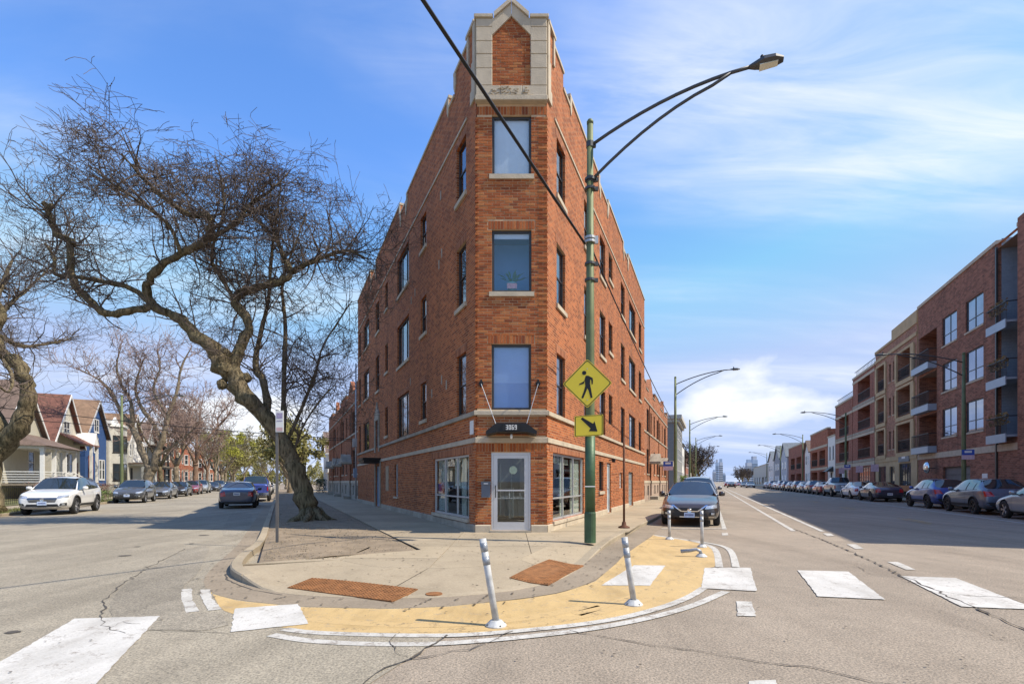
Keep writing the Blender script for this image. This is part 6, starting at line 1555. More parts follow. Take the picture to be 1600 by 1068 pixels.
# avenue, far kerb: facing away
rowR = [('sedan', 18.4, LGREY, 'light grey car cut by the picture edge across the avenue'), ('crossover', 23.4, (.10,.13,.19), 'slate blue grey crossover across the avenue, nearest to the frame edge'), ('crossover', 28.2, (.02,.065,.30), 'blue crossover parked before the garage of the modern flats'), ('coupe', 37.7, PURP, 'dark purple fastback parked before the tan flats'), ('sedan', 43.2, WHT, 'white sedan parked ahead of the purple fastback'), ('pickup', 49.8, LGREY, 'pale grey pickup parked before the banded flats'), ('sedan', 56.2, RED_, 'dark red sedan ahead of the grey pickup'), ('crossover', 61.6, GREY, 'grey crossover ahead of the dark red sedan'), ('sedan', 66.8, SILV, 'silver sedan before the white house across the avenue'), ('crossover', 72, BLK, 'black crossover before the small white house'), ('sedan', 77.2, DGREY, 'dark sedan before the red balcony flats'), ('crossover', 82.5, BLK, 'second black crossover before the red balcony flats'), ('suv', 88.5, WHT, 'white suv far along the opposite kerb'), ('sedan', 95, WHT, 'white sedan far along the opposite kerb'), ('suv', 102, SILV, 'silver suv far along the opposite kerb'), ('sedan', 110, WHT, 'distant white sedan by the grey sheds')]
for k, (tn, z_, col, lb) in enumerate(rowR): car(tn, lb, pr(12.45, z_), AR, col, .4, group='cars parked at the opposite kerb of the avenue', detail=k < 6, dark_rim=k in (1,2,3), cladding=k in (1,2))
for z_, c, a_, col, lb in ((120, 4.9, AR, BLK, 'black car driving away in the near lane of the avenue'), (150, 5.0, AR, RED_, 'small red car far down the avenue'), (160, 9, AR+pi, RED_, 'second red car far down the avenue'), (135, 9, AR+pi, BLK, 'dark car coming up the avenue'), (118, 9.2, AR+pi, DGREY, 'grey car coming up the avenue')):
    car('sedan', lb, pr(c, z_), a_, col, name='driving_sedan', group='cars driving on the avenue', detail=False)
# ------------------------------------------------------------------ houses along the side street
m_fglass = mat('dark_house_glass', (.03,.04,.05), .04, 0, var=.3, vs_=1.5, spec=.8)
m_wtrim = mat('white_trim', (.70,.69,.66), .6, var=.08)
m_wood = mat('grey_fence_wood', (.20,.165,.125), .9, var=.35, vs_=5)
SH = lambda n, c: stripes('shingle_'+n, c, .16, .9, 1, .35, .3)
SD = lambda n, c: stripes('siding_'+n, c, .13, .7, 2, .5, .07)
def box_on(parent, nm, m, *b, mx=None): g = MB(); g.box(*b); return g.build(nm, m, parent, mx)
def surf_window(parent, h, F=None, out=-1, hm=(.5,), vm=(), fm=None, sill=.08):
    return window(parent, F or Matrix.Identity(4), out, h, vm=vm, hm=hm, fm=fm or m_wtrim, pm=m_fglass, inset=-.05, fw=.09, sill=sill, sill_m=fm or m_wtrim)
SIDE = Matrix.Rotation(-pi/2, 4, 'Z')        # near side wall: local x runs along -y of the house, outward is -x
def side_win(parent, y0, y1, z0, z1, x=0):
    g = MB(); g.box(x-.05, x-.002, y0, y1, z0, z1); w = g.build('side_window', m_wtrim, parent)
    g = MB(); g.box(x-.06, x-.051, y0+.09, y1-.09, z0+.09, (z0+z1)/2-.02); g.box(x-.06, x-.051, y0+.09, y1-.09, (z0+z1)/2+.02, z1-.09); g.build('pane', m_fglass, w)
def gable_house(label, z0, w, depth, hw_, peak, sid, roof, wins=(), attic=None, c=-20., name='house', trim=None, ov=.35, base_m=None, group='houses facing the side street', sidew=True):
    r = thing(name, label, 'house', frame(pl(c, z0, .15), AL), group); tm = trim or m_wtrim
    g = MB()
    g.poly([(0,0,0),(w,0,0),(w,0,hw_),(w/2,0,peak),(0,0,hw_)]); g.poly([(0,depth,0),(w,depth,0),(w,depth,hw_),(w/2,depth,peak),(0,depth,hw_)])
    g.quad((0,0,0),(0,depth,0),(0,depth,hw_),(0,0,hw_)); g.quad((w,0,0),(w,depth,0),(w,depth,hw_),(w,0,hw_)); g.build('wall', sid, r)
    if base_m: box_on(r, 'basement', base_m, -.03, w+.03, -.03, depth, 0, .7)
    k = (peak-hw_)/(w/2)
    for s in (0, 1):
        X = (lambda x: x) if s == 0 else (lambda x: w-x)
        g = MB(); g.ext([(X(-ov),-ov,hw_-ov*k+.02), (X(w/2),-ov,peak+.02), (X(w/2),-ov,peak+.16), (X(-ov),-ov,hw_-ov*k+.16)], (0,depth+2*ov,0)); rf = g.build('roof', roof, r)
        g = MB(); g.ext([(X(-ov-.02),-ov-.06,hw_-ov*k-.12), (X(w/2),-ov-.06,peak-.10), (X(w/2),-ov-.06,peak+.17), (X(-ov-.02),-ov-.06,hw_-ov*k+.15)], (0,.055,0)); g.build('rake_board', tm, rf)
        g = MB(); x0_, x1_ = sorted((X(-ov-.1), X(-ov+.02))); g.box(x0_, x1_, -ov, depth+ov, hw_-ov*k-.06, hw_-ov*k+.06); g.build('gutter', tm, rf)
    for h in wins: surf_window(r, h)
    if attic: surf_window(r, attic, vm=(.5,))
    if sidew:
        for y in (1.5, 4.2, 7.5, 10.5):
            if y+1 < depth: side_win(r, y, y+.95, 1.9, 3.5)
    return r
def porch(r, x0, x1, d, zf, zr, roof, cols=3, tm=None, rail=True, steps=None, hip=True, closed=False, post=.11):
    tm = tm or m_wtrim
    po = box_on(r, 'porch_deck', m_wood, x0, x1, -d, -.01, zf-.16, zf)
    for k in range(cols): x = x0+.15+(x1-x0-.3)*k/(cols-1); g = MB(); g.box(x-post, x+post, -d+.05, -d+.05+2*post, zf+.001, zr-.201); g.box(x-post-.04, x+post+.04, -d+.01, -d+.09+2*post, zf+.002, zf+.18); g.box(x-post-.04, x+post+.04, -d+.01, -d+.09+2*post, zr-.32, zr-.202); g.build('column', tm, r)
    box_on(r, 'porch_beam', tm, x0, x1, -d, -.01, zr-.2, zr)
    g = MB()
    if hip: g.add([(x0-.3,-d-.35,zr), (x1+.3,-d-.35,zr), (x1+.3,-.02,zr), (x0-.3,-.02,zr), (x0+.4,-.02,zr+1.1), (x1-.4,-.02,zr+1.1), (x0+1.3,-.6,zr+.9)], [(0,1,5,4),(0,4,3),(1,2,5),(0,3,2,1),(3,4,5,2)])
    else: g.box(x0-.25, x1+.25, -d-.3, -.02, zr+.001, zr+.14)
    g.build('porch_roof', roof, r)
    if rail:
        g = MB(); g.bar((x0+.2,-d+.1,zf+.85), (x1-.2,-d+.1,zf+.85), .07, .06); g.bar((x0+.2,-d+.1,zf+.12), (x1-.2,-d+.1,zf+.12), .06, .05)
        for zz in (.3,.48,.66): g.bar((x0+.2,-d+.1,zf+zz), (x1-.2,-d+.1,zf+zz), .04, .05)
        for yy in (-d+.1,): pass
        g.bar((x0+.1,-d+.1,zf+.85), (x0+.1,-.05,zf+.85), .07, .06)
        for zz in (.12,.3,.48,.66): g.bar((x0+.1,-d+.1,zf+zz), (x0+.1,-.05,zf+zz), .04, .05)
        g.build('railing', tm, r)
    if steps:
        xa, xb = steps; n = max(3, int(zf/.18))
        for k in range(n): box_on(r, 'step', m_wood, xa, xb, -d-.28*(n-k), -d-.28*(n-k-1)-.003, 0, zf*(k+.5)/n)
        for xx in (xa, xb):
            g = MB()
            for zz in (.2,.42,.64,.88): g.bar((xx,-d,zf+zz), (xx,-d-.28*n,zz+.12), .05, .06)
            g.bar((xx,-d-.28*n,0), (xx,-d-.28*n,1.15), .08, .08); g.bar((xx,-d-.28*n*.5,zf*.5), (xx,-d-.28*n*.5,zf*.5+.95), .06, .06); g.build('stair_railing', tm, r)
def win3(x0, x1, z0, z1, n=3, gap=.12): w = (x1-x0-gap*(n-1))/n; return [(x0+k*(w+gap), x0+k*(w+gap)+w, z0, z1) for k in range(n)]
# grey roofed house with white porch
h = gable_house('house with weathered grey brown roof behind the twisting trunk', 36.3, 7.2, 14, 4.9, 8.9, SD('cream', (.55,.52,.42)), SH('greybrown', (.15,.105,.085)), attic=(2.9,4.3,5.6,6.9), wins=[(4.4,5.5,1.9,3.7)])
porch(h, .2, 6.9, 2.4, 1.15, 3.9, SH('greybrown', (.15,.105,.085)), cols=4, steps=(4.2,6.0))
# beige house with red roof
h = gable_house('beige sided house with steep red shingle gable and triple window', 44.4, 7.0, 13, 4.9, 9.2, SD('beige', (.62,.59,.50)), SH('red', (.17,.075,.055)), attic=(2.75,4.25,5.5,6.9), wins=win3(2.2,4.9,2.0,3.9), trim=m_wtrim)
g = MB(); g.ext([(1.2,-1.6,4.7), (6.9,-1.6,4.7), (6.9,0,5.6), (1.2,0,5.6)], (0,0,.12)); g.build('porch_roof', SH('red', (.17,.075,.055)), h)
g = MB(); g.poly([(5.2,-1.55,4.8),(6.9,-1.55,4.8),(6.05,-1.55,6.0)]); g.poly([(5.2,-.1,4.8),(6.9,-.1,4.8),(6.05,-.1,6.0)]); g.quad((5.2,-1.6,4.8),(6.05,-1.6,6.05),(6.05,0,6.05),(5.2,0,4.8)); g.quad((6.9,-1.6,4.8),(6.05,-1.6,6.05),(6.05,0,6.05),(6.9,0,4.8)); g.build('dormer', m_wtrim, h)
for x in (5.1, 6.8): box_on(h, 'column', m_wtrim, x-.1, x+.1, -1.5, -1.3, 1.0, 4.7)
box_on(h, 'porch_deck', m_wood, 5, 6.95, -1.6, -.01, .8, 1.0); box_on(h, 'entry_door', mat('brown_door', (.16,.06,.03), .5), 5.5, 6.4, -.04, -.003, 1.0, 3.1); box_on(h, 'basement', m_stone_d, -.02, 7.02, -.02, 12, 0, .9)
# blue house
SB = SD('blue', (.03,.085,.24))
h = gable_house('bright blue sided house with orange brown gable roof', 52.1, 6.9, 16, 6.4, 9.9, SB, SH('orange', (.215,.135,.085)), attic=(2.7,4.2,6.6,8.0), wins=[(4.3,5.2,1.5,3.7),(5.3,6.2,1.5,3.7),(2.6,4.0,4.4,6.0)], trim=mat('pale_rake', (.42,.42,.42), .6))
box_on(h, 'entry_door', mat('orange_door', (.32,.10,.03), .5), 1.0, 2.3, -.05, -.003, .9, 4.0); box_on(h, 'basement', m_stone_d, -.02, 6.92, -.02, 15, 0, .8)
# white stone two flat with round bay and crest
def two_flat(label, z0, w, depth, H, m, bay=(3.4,6.6), crest=True, c=-20., win_m=None, group='houses facing the side street', entry=True, cor=None):
    r = thing('two_flat', label, 'house', frame(pl(c, z0, .15), AL), group)
    box_on(r, 'wall', m, 0, w, 0, depth, 0, H)
    x0, x1 = bay; g = MB(); g.prism([(x0,-.002),(x0+.7,-1.1),(x1-.7,-1.1),(x1,-.002)], 0, H-.35); bo = g.build('bay', m, r)
    g = MB(); g.prism([(x0-.15,-.003),(x0+.6,-1.28),(x1-.6,-1.28),(x1+.15,-.003)], H-.345, H-.05); g.build('bay_cornice', cor or m_wtrim, r)
    box_on(r, 'cornice', cor or m_wtrim, -.1, w+.1, -.2, .2, H+.001, H+.35)
    if crest:
        g = MB(); xm = (x0+x1)/2; g.ext([(xm-.9,-.25,H+.352), (xm-.6,-.25,H+.6), (xm-.3,-.25,H+.62), (xm,-.25,H+.95), (xm+.3,-.25,H+.62), (xm+.6,-.25,H+.6), (xm+.9,-.25,H+.352)], (0,.25,0)); g.build('crest', cor or m_wtrim, r)
    Fb = Matrix.Translation((0,-1.1,0))
    for zz in (1.4, 4.7):
        surf_window(r, (x0+.85,x1-.85,zz,zz+2.0), F=Fb, fm=win_m)
        for q in (0, 1):
            a = Vector((x0,-.002,0)) if q == 0 else Vector((x1-.7,-1.1,0)); b = Vector((x0+.7,-1.1,0)) if q == 0 else Vector((x1,-.002,0)); d = b-a
            surf_window(r, (.3,d.length-.3,zz,zz+2.0), F=Matrix.Translation(a) @ Matrix.Rotation(atan2(d.y,d.x),4,'Z'), fm=win_m)
    if entry:
        surf_window(r, (.7,1.9,4.8,6.4)); box_on(r, 'entry_door', m_room, .8, 1.8, -.04, -.003, 1.0, 3.2); box_on(r, 'entry_canopy', m_stone_d, .4, 2.2, -1.2, -.01, 3.5, 3.7)
        for k in range(5): box_on(r, 'step', m_stone_d, .5, 2.1, -.3*(5-k)-.01, -.3*(4-k)-.013, 0, .2*(k+.5))
    side_win(r, 2, 3, 1.6, 3.4); side_win(r, 2, 3, 5, 6.6); side_win(r, 6, 7, 1.6, 3.4); side_win(r, 6, 7, 5, 6.6)
    return r
m_wstone = mat('pale_greystone', (.48,.46,.41), .85, var=.18, vs_=2, bs=12)
two_flat('pale greystone two flat with curved bay and white crest', 59.2, 6.9, 15, 8.0, m_wstone, bay=(.4,3.6), win_m=m_frame_d, entry=False)
h = gable_house('cream two storey house with white upper bay and brown roof', 66.6, 7.0, 15, 6.8, 10.3, SD('ivory', (.56,.54,.47)), SH('orange', (.215,.135,.085)), attic=(2.9,4.1,7.3,8.5), wins=[(.6,1.6,4.7,6.3)])
g = MB(); g.prism([(2.6,-.003),(3.1,-.9),(5.6,-.9),(6.1,-.003)], 3.9, 6.7); bb = g.build('upper_bay', m_wtrim, h); surf_window(h, (3.3,5.4,4.7,6.2), F=Matrix.Translation((0,-.9,0)), vm=(.5,))
porch(h, .3, 6.6, 2.0, .9, 3.6, SH('greybrown', (.15,.105,.085)), cols=4, hip=False, rail=False)
box_on(h, 'entry_door', m_room, 1.2, 2.2, -.04, -.003, .9, 3.1)
h = gable_house('grey house with dark two storey front porch', 74.8, 7.2, 15, 6.9, 10.2, SD('dove', (.42,.43,.42)), SH('greybrown', (.15,.105,.085)), wins=[(1,2,4.6,6.2),(4.6,5.8,4.6,6.2)])
porch(h, .3, 6.9, 2.0, .9, 3.4, m_wood, cols=3, hip=False, tm=m_frame_d); porch(h, .35, 6.85, 1.9, 3.75, 6.6, m_wood, cols=3, hip=False, tm=m_frame_d)
two_flat('brown brick two flat beyond the grey porch house', 83.2, 7.2, 15, 8.3, brickmat('brown_far_brick', (.16,.07,.045), (.26,.12,.075), (.3,.25,.2)), crest=False)
m_rb = brickmat('red_far_brick', (.30,.085,.045), (.42,.14,.08), (.35,.26,.2))
for k, (z0, lb) in enumerate(((92,'nearest of the red brick two flats behind the far trees'), (100.5,'middle red brick two flat behind the far trees'), (109,'far red brick two flat behind the far trees'), (118,'fourth red brick two flat near the street end'))): two_flat(lb, z0, 8, 15, 8+.4*(k % 2), m_rb, crest=False)
for k, (z0, m, lb) in enumerate(((128, m_wstone, 'pale two flat near the end of the side street'), (138, m_rb, 'brick two flat at the end of the side street'), (148, m_wstone, 'last pale two flat of the side street'), (160, m_rb, 'last brick two flat of the side street'))): two_flat(lb, z0, 8.5, 15, 8.2, m, crest=False)
# garden edging, railing, front fence
r = thing('timber_edging', 'low grey timber retaining edge in front of the white porch', 'garden wall', frame(pl(-14.7, 17.5, .12), AL))
for k in range(9):
    for q in range(2): box_on(r, 'timber', m_wood, k*1.1, k*1.1+1.085, -.08+.004*q, .08, .25*q+.001, .25*q+.245)
    box_on(r, 'post', m_wood, k*1.1-.07, k*1.1+.07, -.16, -.082, 0, .72)
r = thing('iron_fence', 'black iron picket fence in front of the beige and blue houses', 'fence', frame(pl(-15.4, 26, .15), AL))
for k in range(140): g = MB(); x = k*.24; g.tube([(x,0,0),(x,0,1.05)], .012, 5); (g.build('picket', m_black, r))
for zz in (.2,.95): g = MB(); g.bar((0,0,zz),(33.6,0,zz),.025,.04); g.build('rail', m_black, r)
# near side, past the brick flats
h = gable_house('white house past the end of the brick flats', 74, 8, 12, 5.5, 8.5, SD('white', (.68,.67,.64)), SH('greybrown', (.15,.105,.085)), wins=[], c=4.2, sidew=False)
h.matrix_local = frame(pl(6.5, 72, .12), AL) @ Matrix.Scale(-1, 4, (0,1,0)); surf_window(h, (1,2,1.5,3.2)); surf_window(h, (4,5.4,1.5,3.2))
r = thing('small_garage', 'low pale shed with hipped roof past the brick flats', 'garage', frame(pl(5.8, 60, .12), AL)); box_on(r, 'wall', m_wstone, 0, 5, -4.5, 0, 0, 2.3)
g = MB(); g.add([(-.3,.3,2.3),(5.3,.3,2.3),(5.3,-4.8,2.3),(-.3,-4.8,2.3),(1.5,-2.2,3.6),(3.5,-2.2,3.6)], [(0,1,5,4),(1,2,5),(2,3,4,5),(3,0,4),(0,3,2,1)]); g.build('roof', SH('tan', (.28,.2,.13)), r)

# ------------------------------------------------------------------ two storey brick flats adjoining the corner building
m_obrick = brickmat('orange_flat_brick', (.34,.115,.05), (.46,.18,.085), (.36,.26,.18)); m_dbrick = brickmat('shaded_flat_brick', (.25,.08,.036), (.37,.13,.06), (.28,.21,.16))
m_rubble = mat('rubble_stone', (.36,.27,.21), .95, var=.5, vs_=3.2, bs=7, bst=.9)
def flats2(label, F, out, ln, m, stone_m, name='brick_flats'):
    r = thing(name, label, 'building', MAINMX @ F)
    n = int(ln/2.45); holes = []; wl = []
    for k in range(n):
        x = 1.0+k*2.4; w = 1.35 if k % 3 == 1 else .85
        for z0, z1 in ((2.0,3.75), (4.95,6.6)): wl.append((x, x+w, z0, z1))
    dks = [k*7.2+5.3 for k in range(3) if k*7.2+6.6 < ln]
    wl = [h for h in wl if not any(h[2] < 3 and h[1] > d-.2 and h[0] < d+1.3 for d in dks)]
    bw = [(1.2+k*2.4, 2.1+k*2.4, .45, 1.15) for k in range(n)]
    bw = [h for h in bw if not any(h[1] > d-.2 and h[0] < d+1.3 for d in dks)]
    dh = [(d, d+1.05, .35, 2.6) for d in dks]
    g = MB(); Y = -out*.25
    wall(g, 0, ln, 1.5, 7.4, [h for h in wl]+[(d[0],d[1],1.5,2.6) for d in dh], Y, out)
    w = g.build('wall', m, r)
    g = MB(); wall(g, 0, ln, .1, 1.32, bw+[(d[0],d[1],.35,1.32) for d in dh], Y+out*.03, out); g.build('stone_base', stone_m, r)
    g = MB(); y0, y1 = sorted((Y+out*.06, Y-out*.1))
    segs = []; x = 0
    for d in dh: segs.append((x, d[0]-.02)); x = d[1]+.02
    segs.append((x, ln))
    for a, b in segs: box_on(r, 'stone_course', m_stone, a, b, y0, y1, 1.322, 1.498)
    for z0, z1 in ((4.82,4.93), (7.0,7.12)): y0_, y1_ = sorted((Y+out*.05, Y-out*.02)); box_on(r, 'stone_course', m_stone_d, 0, ln, y0_, y1_, z0, z1)
    k = 0; x = 0.0
    tops = [8.3, 7.9, 8.9, 7.9, 8.4]
    while x < ln-.2:
        e = min(ln, x+(1.6 if k % 2 else 2.9)); y0, y1 = sorted((Y, Y-out*.3)); t = tops[k % 5]; g = MB()
        if t > 8.6: g.ext([(x,y0,7.402),(e,y0,7.402),(e,y0,8.2),(e-.5,y0,8.6),((x+e)/2,y0,9.1),(x+.5,y0,8.6),(x,y0,8.2)], (0,y1-y0,0))
        else: g.box(x, e, y0, y1, 7.402, t)
        g.build('parapet', m, r)
        if t <= 8.6: yy0, yy1 = sorted((Y+out*.04, Y-out*.34)); box_on(r, 'coping', m_stone_d, x, e-.004, yy0, yy1, t+.001, t+.09)
        x = e; k += 1
    Fy = Matrix.Translation((0, Y, 0))
    for h in wl: window(r, Fy, out, h, hm=(.5,), back=m_room, sill=.1)
    for h in bw: window(r, Fy, out, h, fm=m_pipe, pm=mat('glass_block', (.42,.5,.5), .15), fw=.04)
    for h in dh:
        window(r, Fy, out, h, fm=mat('brown_door', (.16,.06,.03), .5), pm=m_fglass, name='door', hm=(.35,), fw=.12)
        g = MB(); y0, y1 = sorted((Y+out*.01, Y+out*.8)); g.box(h[0]-.25, h[1]+.25, y0, y1, 2.75, 2.9); g.ext([(h[0]-.25,Y+out*.02,2.902),(h[1]+.25,Y+out*.02,2.902),((h[0]+h[1])/2,Y+out*.02,3.5)], (0,out*.7,0)); g.build('door_hood', m_stone_d, r)
        g = MB(); y0, y1 = sorted((Y+out*.035, Y+out*.6)); g.box(h[0]-.1, h[1]+.1, y0, y1, .12, .34); g.build('doorstep', m_stone_d, r)
        g = MB(); xx = h[0]-.35; y0, y1 = sorted((Y+out*.004, Y+out*.05)); g.box(xx-.04, xx+.04, y0, y1, 3.3, 6.9); g.build('drainpipe', m_rustp, r)
    g = MB(); g.poly([(0,Y-out*.3,7.6),(ln,Y-out*.3,7.6),(ln,-out*9,7.6),(0,-out*9,7.6)]); g.quad((ln,Y,.1),(ln,-out*9,.1),(ln,-out*9,8),(ln,Y,8)); g.build('roof_deck', m_dbrick, r)
    return r
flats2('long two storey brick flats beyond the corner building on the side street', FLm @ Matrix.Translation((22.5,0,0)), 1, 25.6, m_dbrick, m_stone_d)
flats2('two storey orange brick flats beyond the corner building on the avenue', FRm @ Matrix.Translation((21.0,0,0)), -1, 22, m_obrick, m_rubble)

# ------------------------------------------------------------------ avenue: across the road
m_mbrick = brickmat('modern_brown_brick', (.23,.098,.062), (.32,.14,.09), (.28,.21,.165), bw=.30, bh=.1, ms=.014)
m_tan = mat('tan_limestone', (.46,.34,.19), .85, var=.18, vs_=1.2, bs=14); m_tanb = brickmat('pink_brown_brick', (.32,.15,.10), (.42,.21,.14), (.42,.32,.22))
m_bal = mat('pale_blue_fascia', (.34,.40,.46), .45, .3, var=.06); m_siding = stripes('slate_blue_siding', (.25,.31,.38), .18, .6, 2, .5)
m_rail = mat('black_railing', (.015,.015,.016), .5)
m_skyglass = mat('mirror_window', (.30,.34,.42), .03, .85, var=.2, vs_=.8)
def avenue_block(label, z0, z1, H, m, ops, name='apartment_block', base=None, base_h=3.05, band_h=.4, band_m=None, depth=14, group='flats across the avenue', parapet=None, setback=0., floors_m=None, side_m=None, cap=None):
    """ops: (kind, distance from, distance to, sill z, head z) with distances measured along the avenue"""
    r = thing(name, label, 'building', frame(pr(16.8+setback, z0, .12), AR), group)
    ln = (z1-z0)/.93236 - .02; X = lambda z_: (z_-z0)/.93236
    hs = [(X(a), X(b), c, d, k) for k, a, b, c, d in ops]
    g = MB(); wall(g, 0, ln, base_h+band_h if base else 0, H, [h[:4] for h in hs if h[2] > base_h or not base], 0, 1, .18); g.build('wall', m, r)
    if base:
        g = MB(); wall(g, 0, ln, 0, base_h, [h[:4] for h in hs if h[2] <= base_h], 0, 1, .18); g.build('ground_floor_wall', base, r)
        n = max(1, int(ln/2.4))
        for k in range(n): box_on(r, 'stone_band', band_m or m_stone, ln*k/n, ln*(k+1)/n-.008, -.18, .05, base_h+.001, base_h+band_h-.001)
    g = MB(); g.quad((0,0,0),(0,-depth,0),(0,-depth,H),(0,0,H)); g.quad((ln,0,0),(ln,-depth,0),(ln,-depth,H),(ln,0,H)); g.quad((0,-depth,0),(ln,-depth,0),(ln,-depth,H),(0,-depth,H)); g.quad((0,-.02,H-.3),(ln,-.02,H-.3),(ln,-depth,H-.3),(0,-depth,H-.3)); g.build('side_walls', side_m or m, r)
    sh_ = [h for h in hs if h[4] == 'shaft']
    for a, b in ([(-.06, ln+.06)] if not sh_ else [(-.06, sh_[0][0]), (sh_[0][1], ln+.06)]): box_on(r, 'coping', cap or m_stone, a, b, -.4, .07, H+.001, H+.22)
    for (a, b, c, d, k) in hs:
        if k == 'win': window(r, Matrix.Identity(4), 1, (a,b,c,d), vm=(.5,), hm=(.36,), pm=m_skyglass, inset=.06, sill=.12, fw=.07)
        elif k == 'slit': window(r, Matrix.Identity(4), 1, (a,b,c,d), pm=m_fglass, inset=.1, sill=.1)
        elif k == 'shop': window(r, Matrix.Identity(4), 1, (a,b,c,d), vm=(.2,.4,.6,.8), hm=(.3,), pm=m_fglass, inset=.08, fw=.06, name='shop_window')
        elif k == 'garage':
            w = window(r, Matrix.Identity(4), 1, (a,b,c,d), hm=(.25,.5,.75), pm=mat('garage_panel', (.13,.12,.12), .6), fm=mat('garage_frame', (.09,.085,.085), .6), inset=.14, name='garage_door', fw=.1)
        elif k == 'shaft':
            D = 3.2; g = MB(); g.quad((a,-.18,c),(a,-D,c),(a,-D,d),(a,-.18,d)); g.quad((b,-.18,c),(b,-D,c),(b,-D,d+.3),(b,-.18,d+.3)); g.quad((a,-D,c),(b,-D,c),(b,-D,d),(a,-D,d)); sw = g.build('siding_recess', m_siding, r)
            for f in (3.9,7.05,10.2):
                g = MB(); g.box(a+.02, b-.02, -1.5, .5, f-.12, f); sl = g.build('balcony_slab', m_bal, sw)
                for q in range(2): box_on(sl, 'fascia', m_bal, a+(b-a)*q/2+.004, a+(b-a)*(q+1)/2-.004, .502, .55, f-.42, f+.06)
                g = MB(); g.bar((a,.5,f+1.02),(b,.5,f+1.02),.05,.05); nb = int((b-a)/.13)
                for q in range(nb+1): x = a+(b-a)*q/nb; g.box(x-.008,x+.008,.49,.506,f+.06,f+1.0)
                g.bar((a+.02,0,f+1.02),(a+.02,.5,f+1.02),.05,.05); g.bar((b-.02,0,f+1.02),(b-.02,.5,f+1.02),.05,.05); g.build('railing', m_rail, sl)
                g = MB(); r9 = random.Random(int(f*10))
                for q in range(160): p = Vector((r9.uniform(a+.1,b-.1), r9.uniform(.3,.5), f+r9.uniform(.6,1.25))); u = Vector((r9.gauss(0,1), r9.gauss(0,1), r9.gauss(0,1))).normalized()*.07; v = u.orthogonal()*.5; g.add([p-u,p+v,p+u,p-v], [(0,1,2,3)])
                g.build('planter_leaves', mat('dry_plant', (.22,.15,.06), .9, var=.4), sl, fix=False)
        else:
            dd_ = 1.7; g = MB()
            g.quad((a,-.18,c),(a,-dd_,c),(a,-dd_,d),(a,-.18,d)); g.quad((b,-.18,c),(b,-dd_,c),(b,-dd_,d),(b,-.18,d)); g.quad((a,-.18,c),(b,-.18,c),(b,-dd_,c),(a,-dd_,c)); g.quad((a,-.18,d),(b,-.18,d),(b,-dd_,d),(a,-dd_,d))
            lod = g.build('loggia', m_siding if k == 'balc2' else m, r)
            g = MB(); g.quad((a,-dd_,c),(b,-dd_,c),(b,-dd_,d),(a,-dd_,d)); g.build('loggia_back', m_siding if k == 'balc2' else (floors_m or m), lod)
            g = MB(); g.box(a+.3, a+(b-a)*.62, -dd_+.002, -dd_+.05, c+.02, d-.25); g.build('glazed_door', m_fglass, lod)
            pj = .55 if k in ('balc', 'balc2') else .03
            if k in ('balc','balc2'):
                for q in range(2): box_on(lod, 'fascia', m_bal, a+(b-a)*q/2+.004, a+(b-a)*(q+1)/2-.004, .004, pj, c-.42, c+.06)
            g = MB(); y = pj-.05 if k in ('balc','balc2') else -.03
            g.bar((a,y,c+1.02),(b,y,c+1.02),.05,.05); g.bar((a,y,c+.12),(b,y,c+.12),.04,.04)
            nb = int((b-a)/.13)
            for q in range(nb+1): x = a+(b-a)*q/nb; g.box(x-.008,x+.008,y-.008,y+.008,c+.12,c+1.0)
            if k == 'ornate':
                for q in range(int((b-a)/.28)):
                    x = a+.14+q*.28; pts = [Vector((x+.11*cos(t*.785), y+.012, c+.55+.3*sin(t*.785))) for t in range(9)]; g.tube(pts, .012, 4, cap=False)
            if k in ('balc','balc2'): g.bar((a+.02,.0,c+1.02),(a+.02,y,c+1.02),.05,.05); g.bar((b-.02,.0,c+1.02),(b-.02,y,c+1.02),.05,.05)
            o = g.build('railing', m_rail, lod)
    return r, X, ln
FLR = (3.9, 7.05, 10.2)
ops = [('win',31.5,33.7,4.5,6.5), ('win',34.9,37.1,4.5,6.5), ('win',31.5,33.7,7.75,9.75), ('win',34.9,37.1,7.75,9.75), ('win',31.5,33.7,11.05,13.05), ('win',34.9,37.1,11.05,13.05), ('garage',33.1,37.0,.1,2.35)]
ops += [('shaft',27.95,29.95,3.9,15.19)] + [('balc',38.0,41.2,f,f+2.55) for f in FLR] + [('win',22,24.2,z_,z_+2) for z_ in (4.5,7.75,11.05)] + [('win',17,19.2,z_,z_+2) for z_ in (4.5,7.75,11.05)]
r, X, ln = avenue_block('modern brown brick flats with pale balcony fascias nearest across the avenue', 9.0, 41.4, 15.2, m_mbrick, ops, base=m_mbrick)
box_on(r, 'pier', m_mbrick, X(26.3), X(27.75), .003, .12, 0, 15.6)
box_on(r, 'sign_plate', m_wht, X(31.6), X(31.0), .003, .03, 1.2, 1.8)
g = MB(); g.box(X(30.02), X(29.9), .003, .09, 0, 15.0); g.build('downpipe', m_frame_d, r)
mr = thing('convex_mirror', 'round convex traffic mirror beside the garage door', 'mirror', frame(pr(16.3, 38.2, .12), AR))
g = MB(); n = 18; g.add([(.0,.42,2.35)], []); rows = [[(.42*sin(a)*cos(2*pi*k/n), .12+.2*cos(a), 2.35+.42*sin(a)*sin(2*pi*k/n)) for k in range(n)] for a in (.05,.4,.8,1.2,1.57)]
for a, b in zip(rows, rows[1:]):
    for k in range(n): g.quad(a[k], a[(k+1) % n], b[(k+1) % n], b[k])
g.build('mirror_face', m_chrome, mr, smooth=True); g = MB(); g.tube([(0,-.4,2.3),(0,.12,2.35)], .03, 6); g.lathe([(.1,0),(.44,.02),(.44,.06),(.1,.08)], 18, (0,.06,2.35), 'y'); g.build('bracket', m_frame_d, mr)
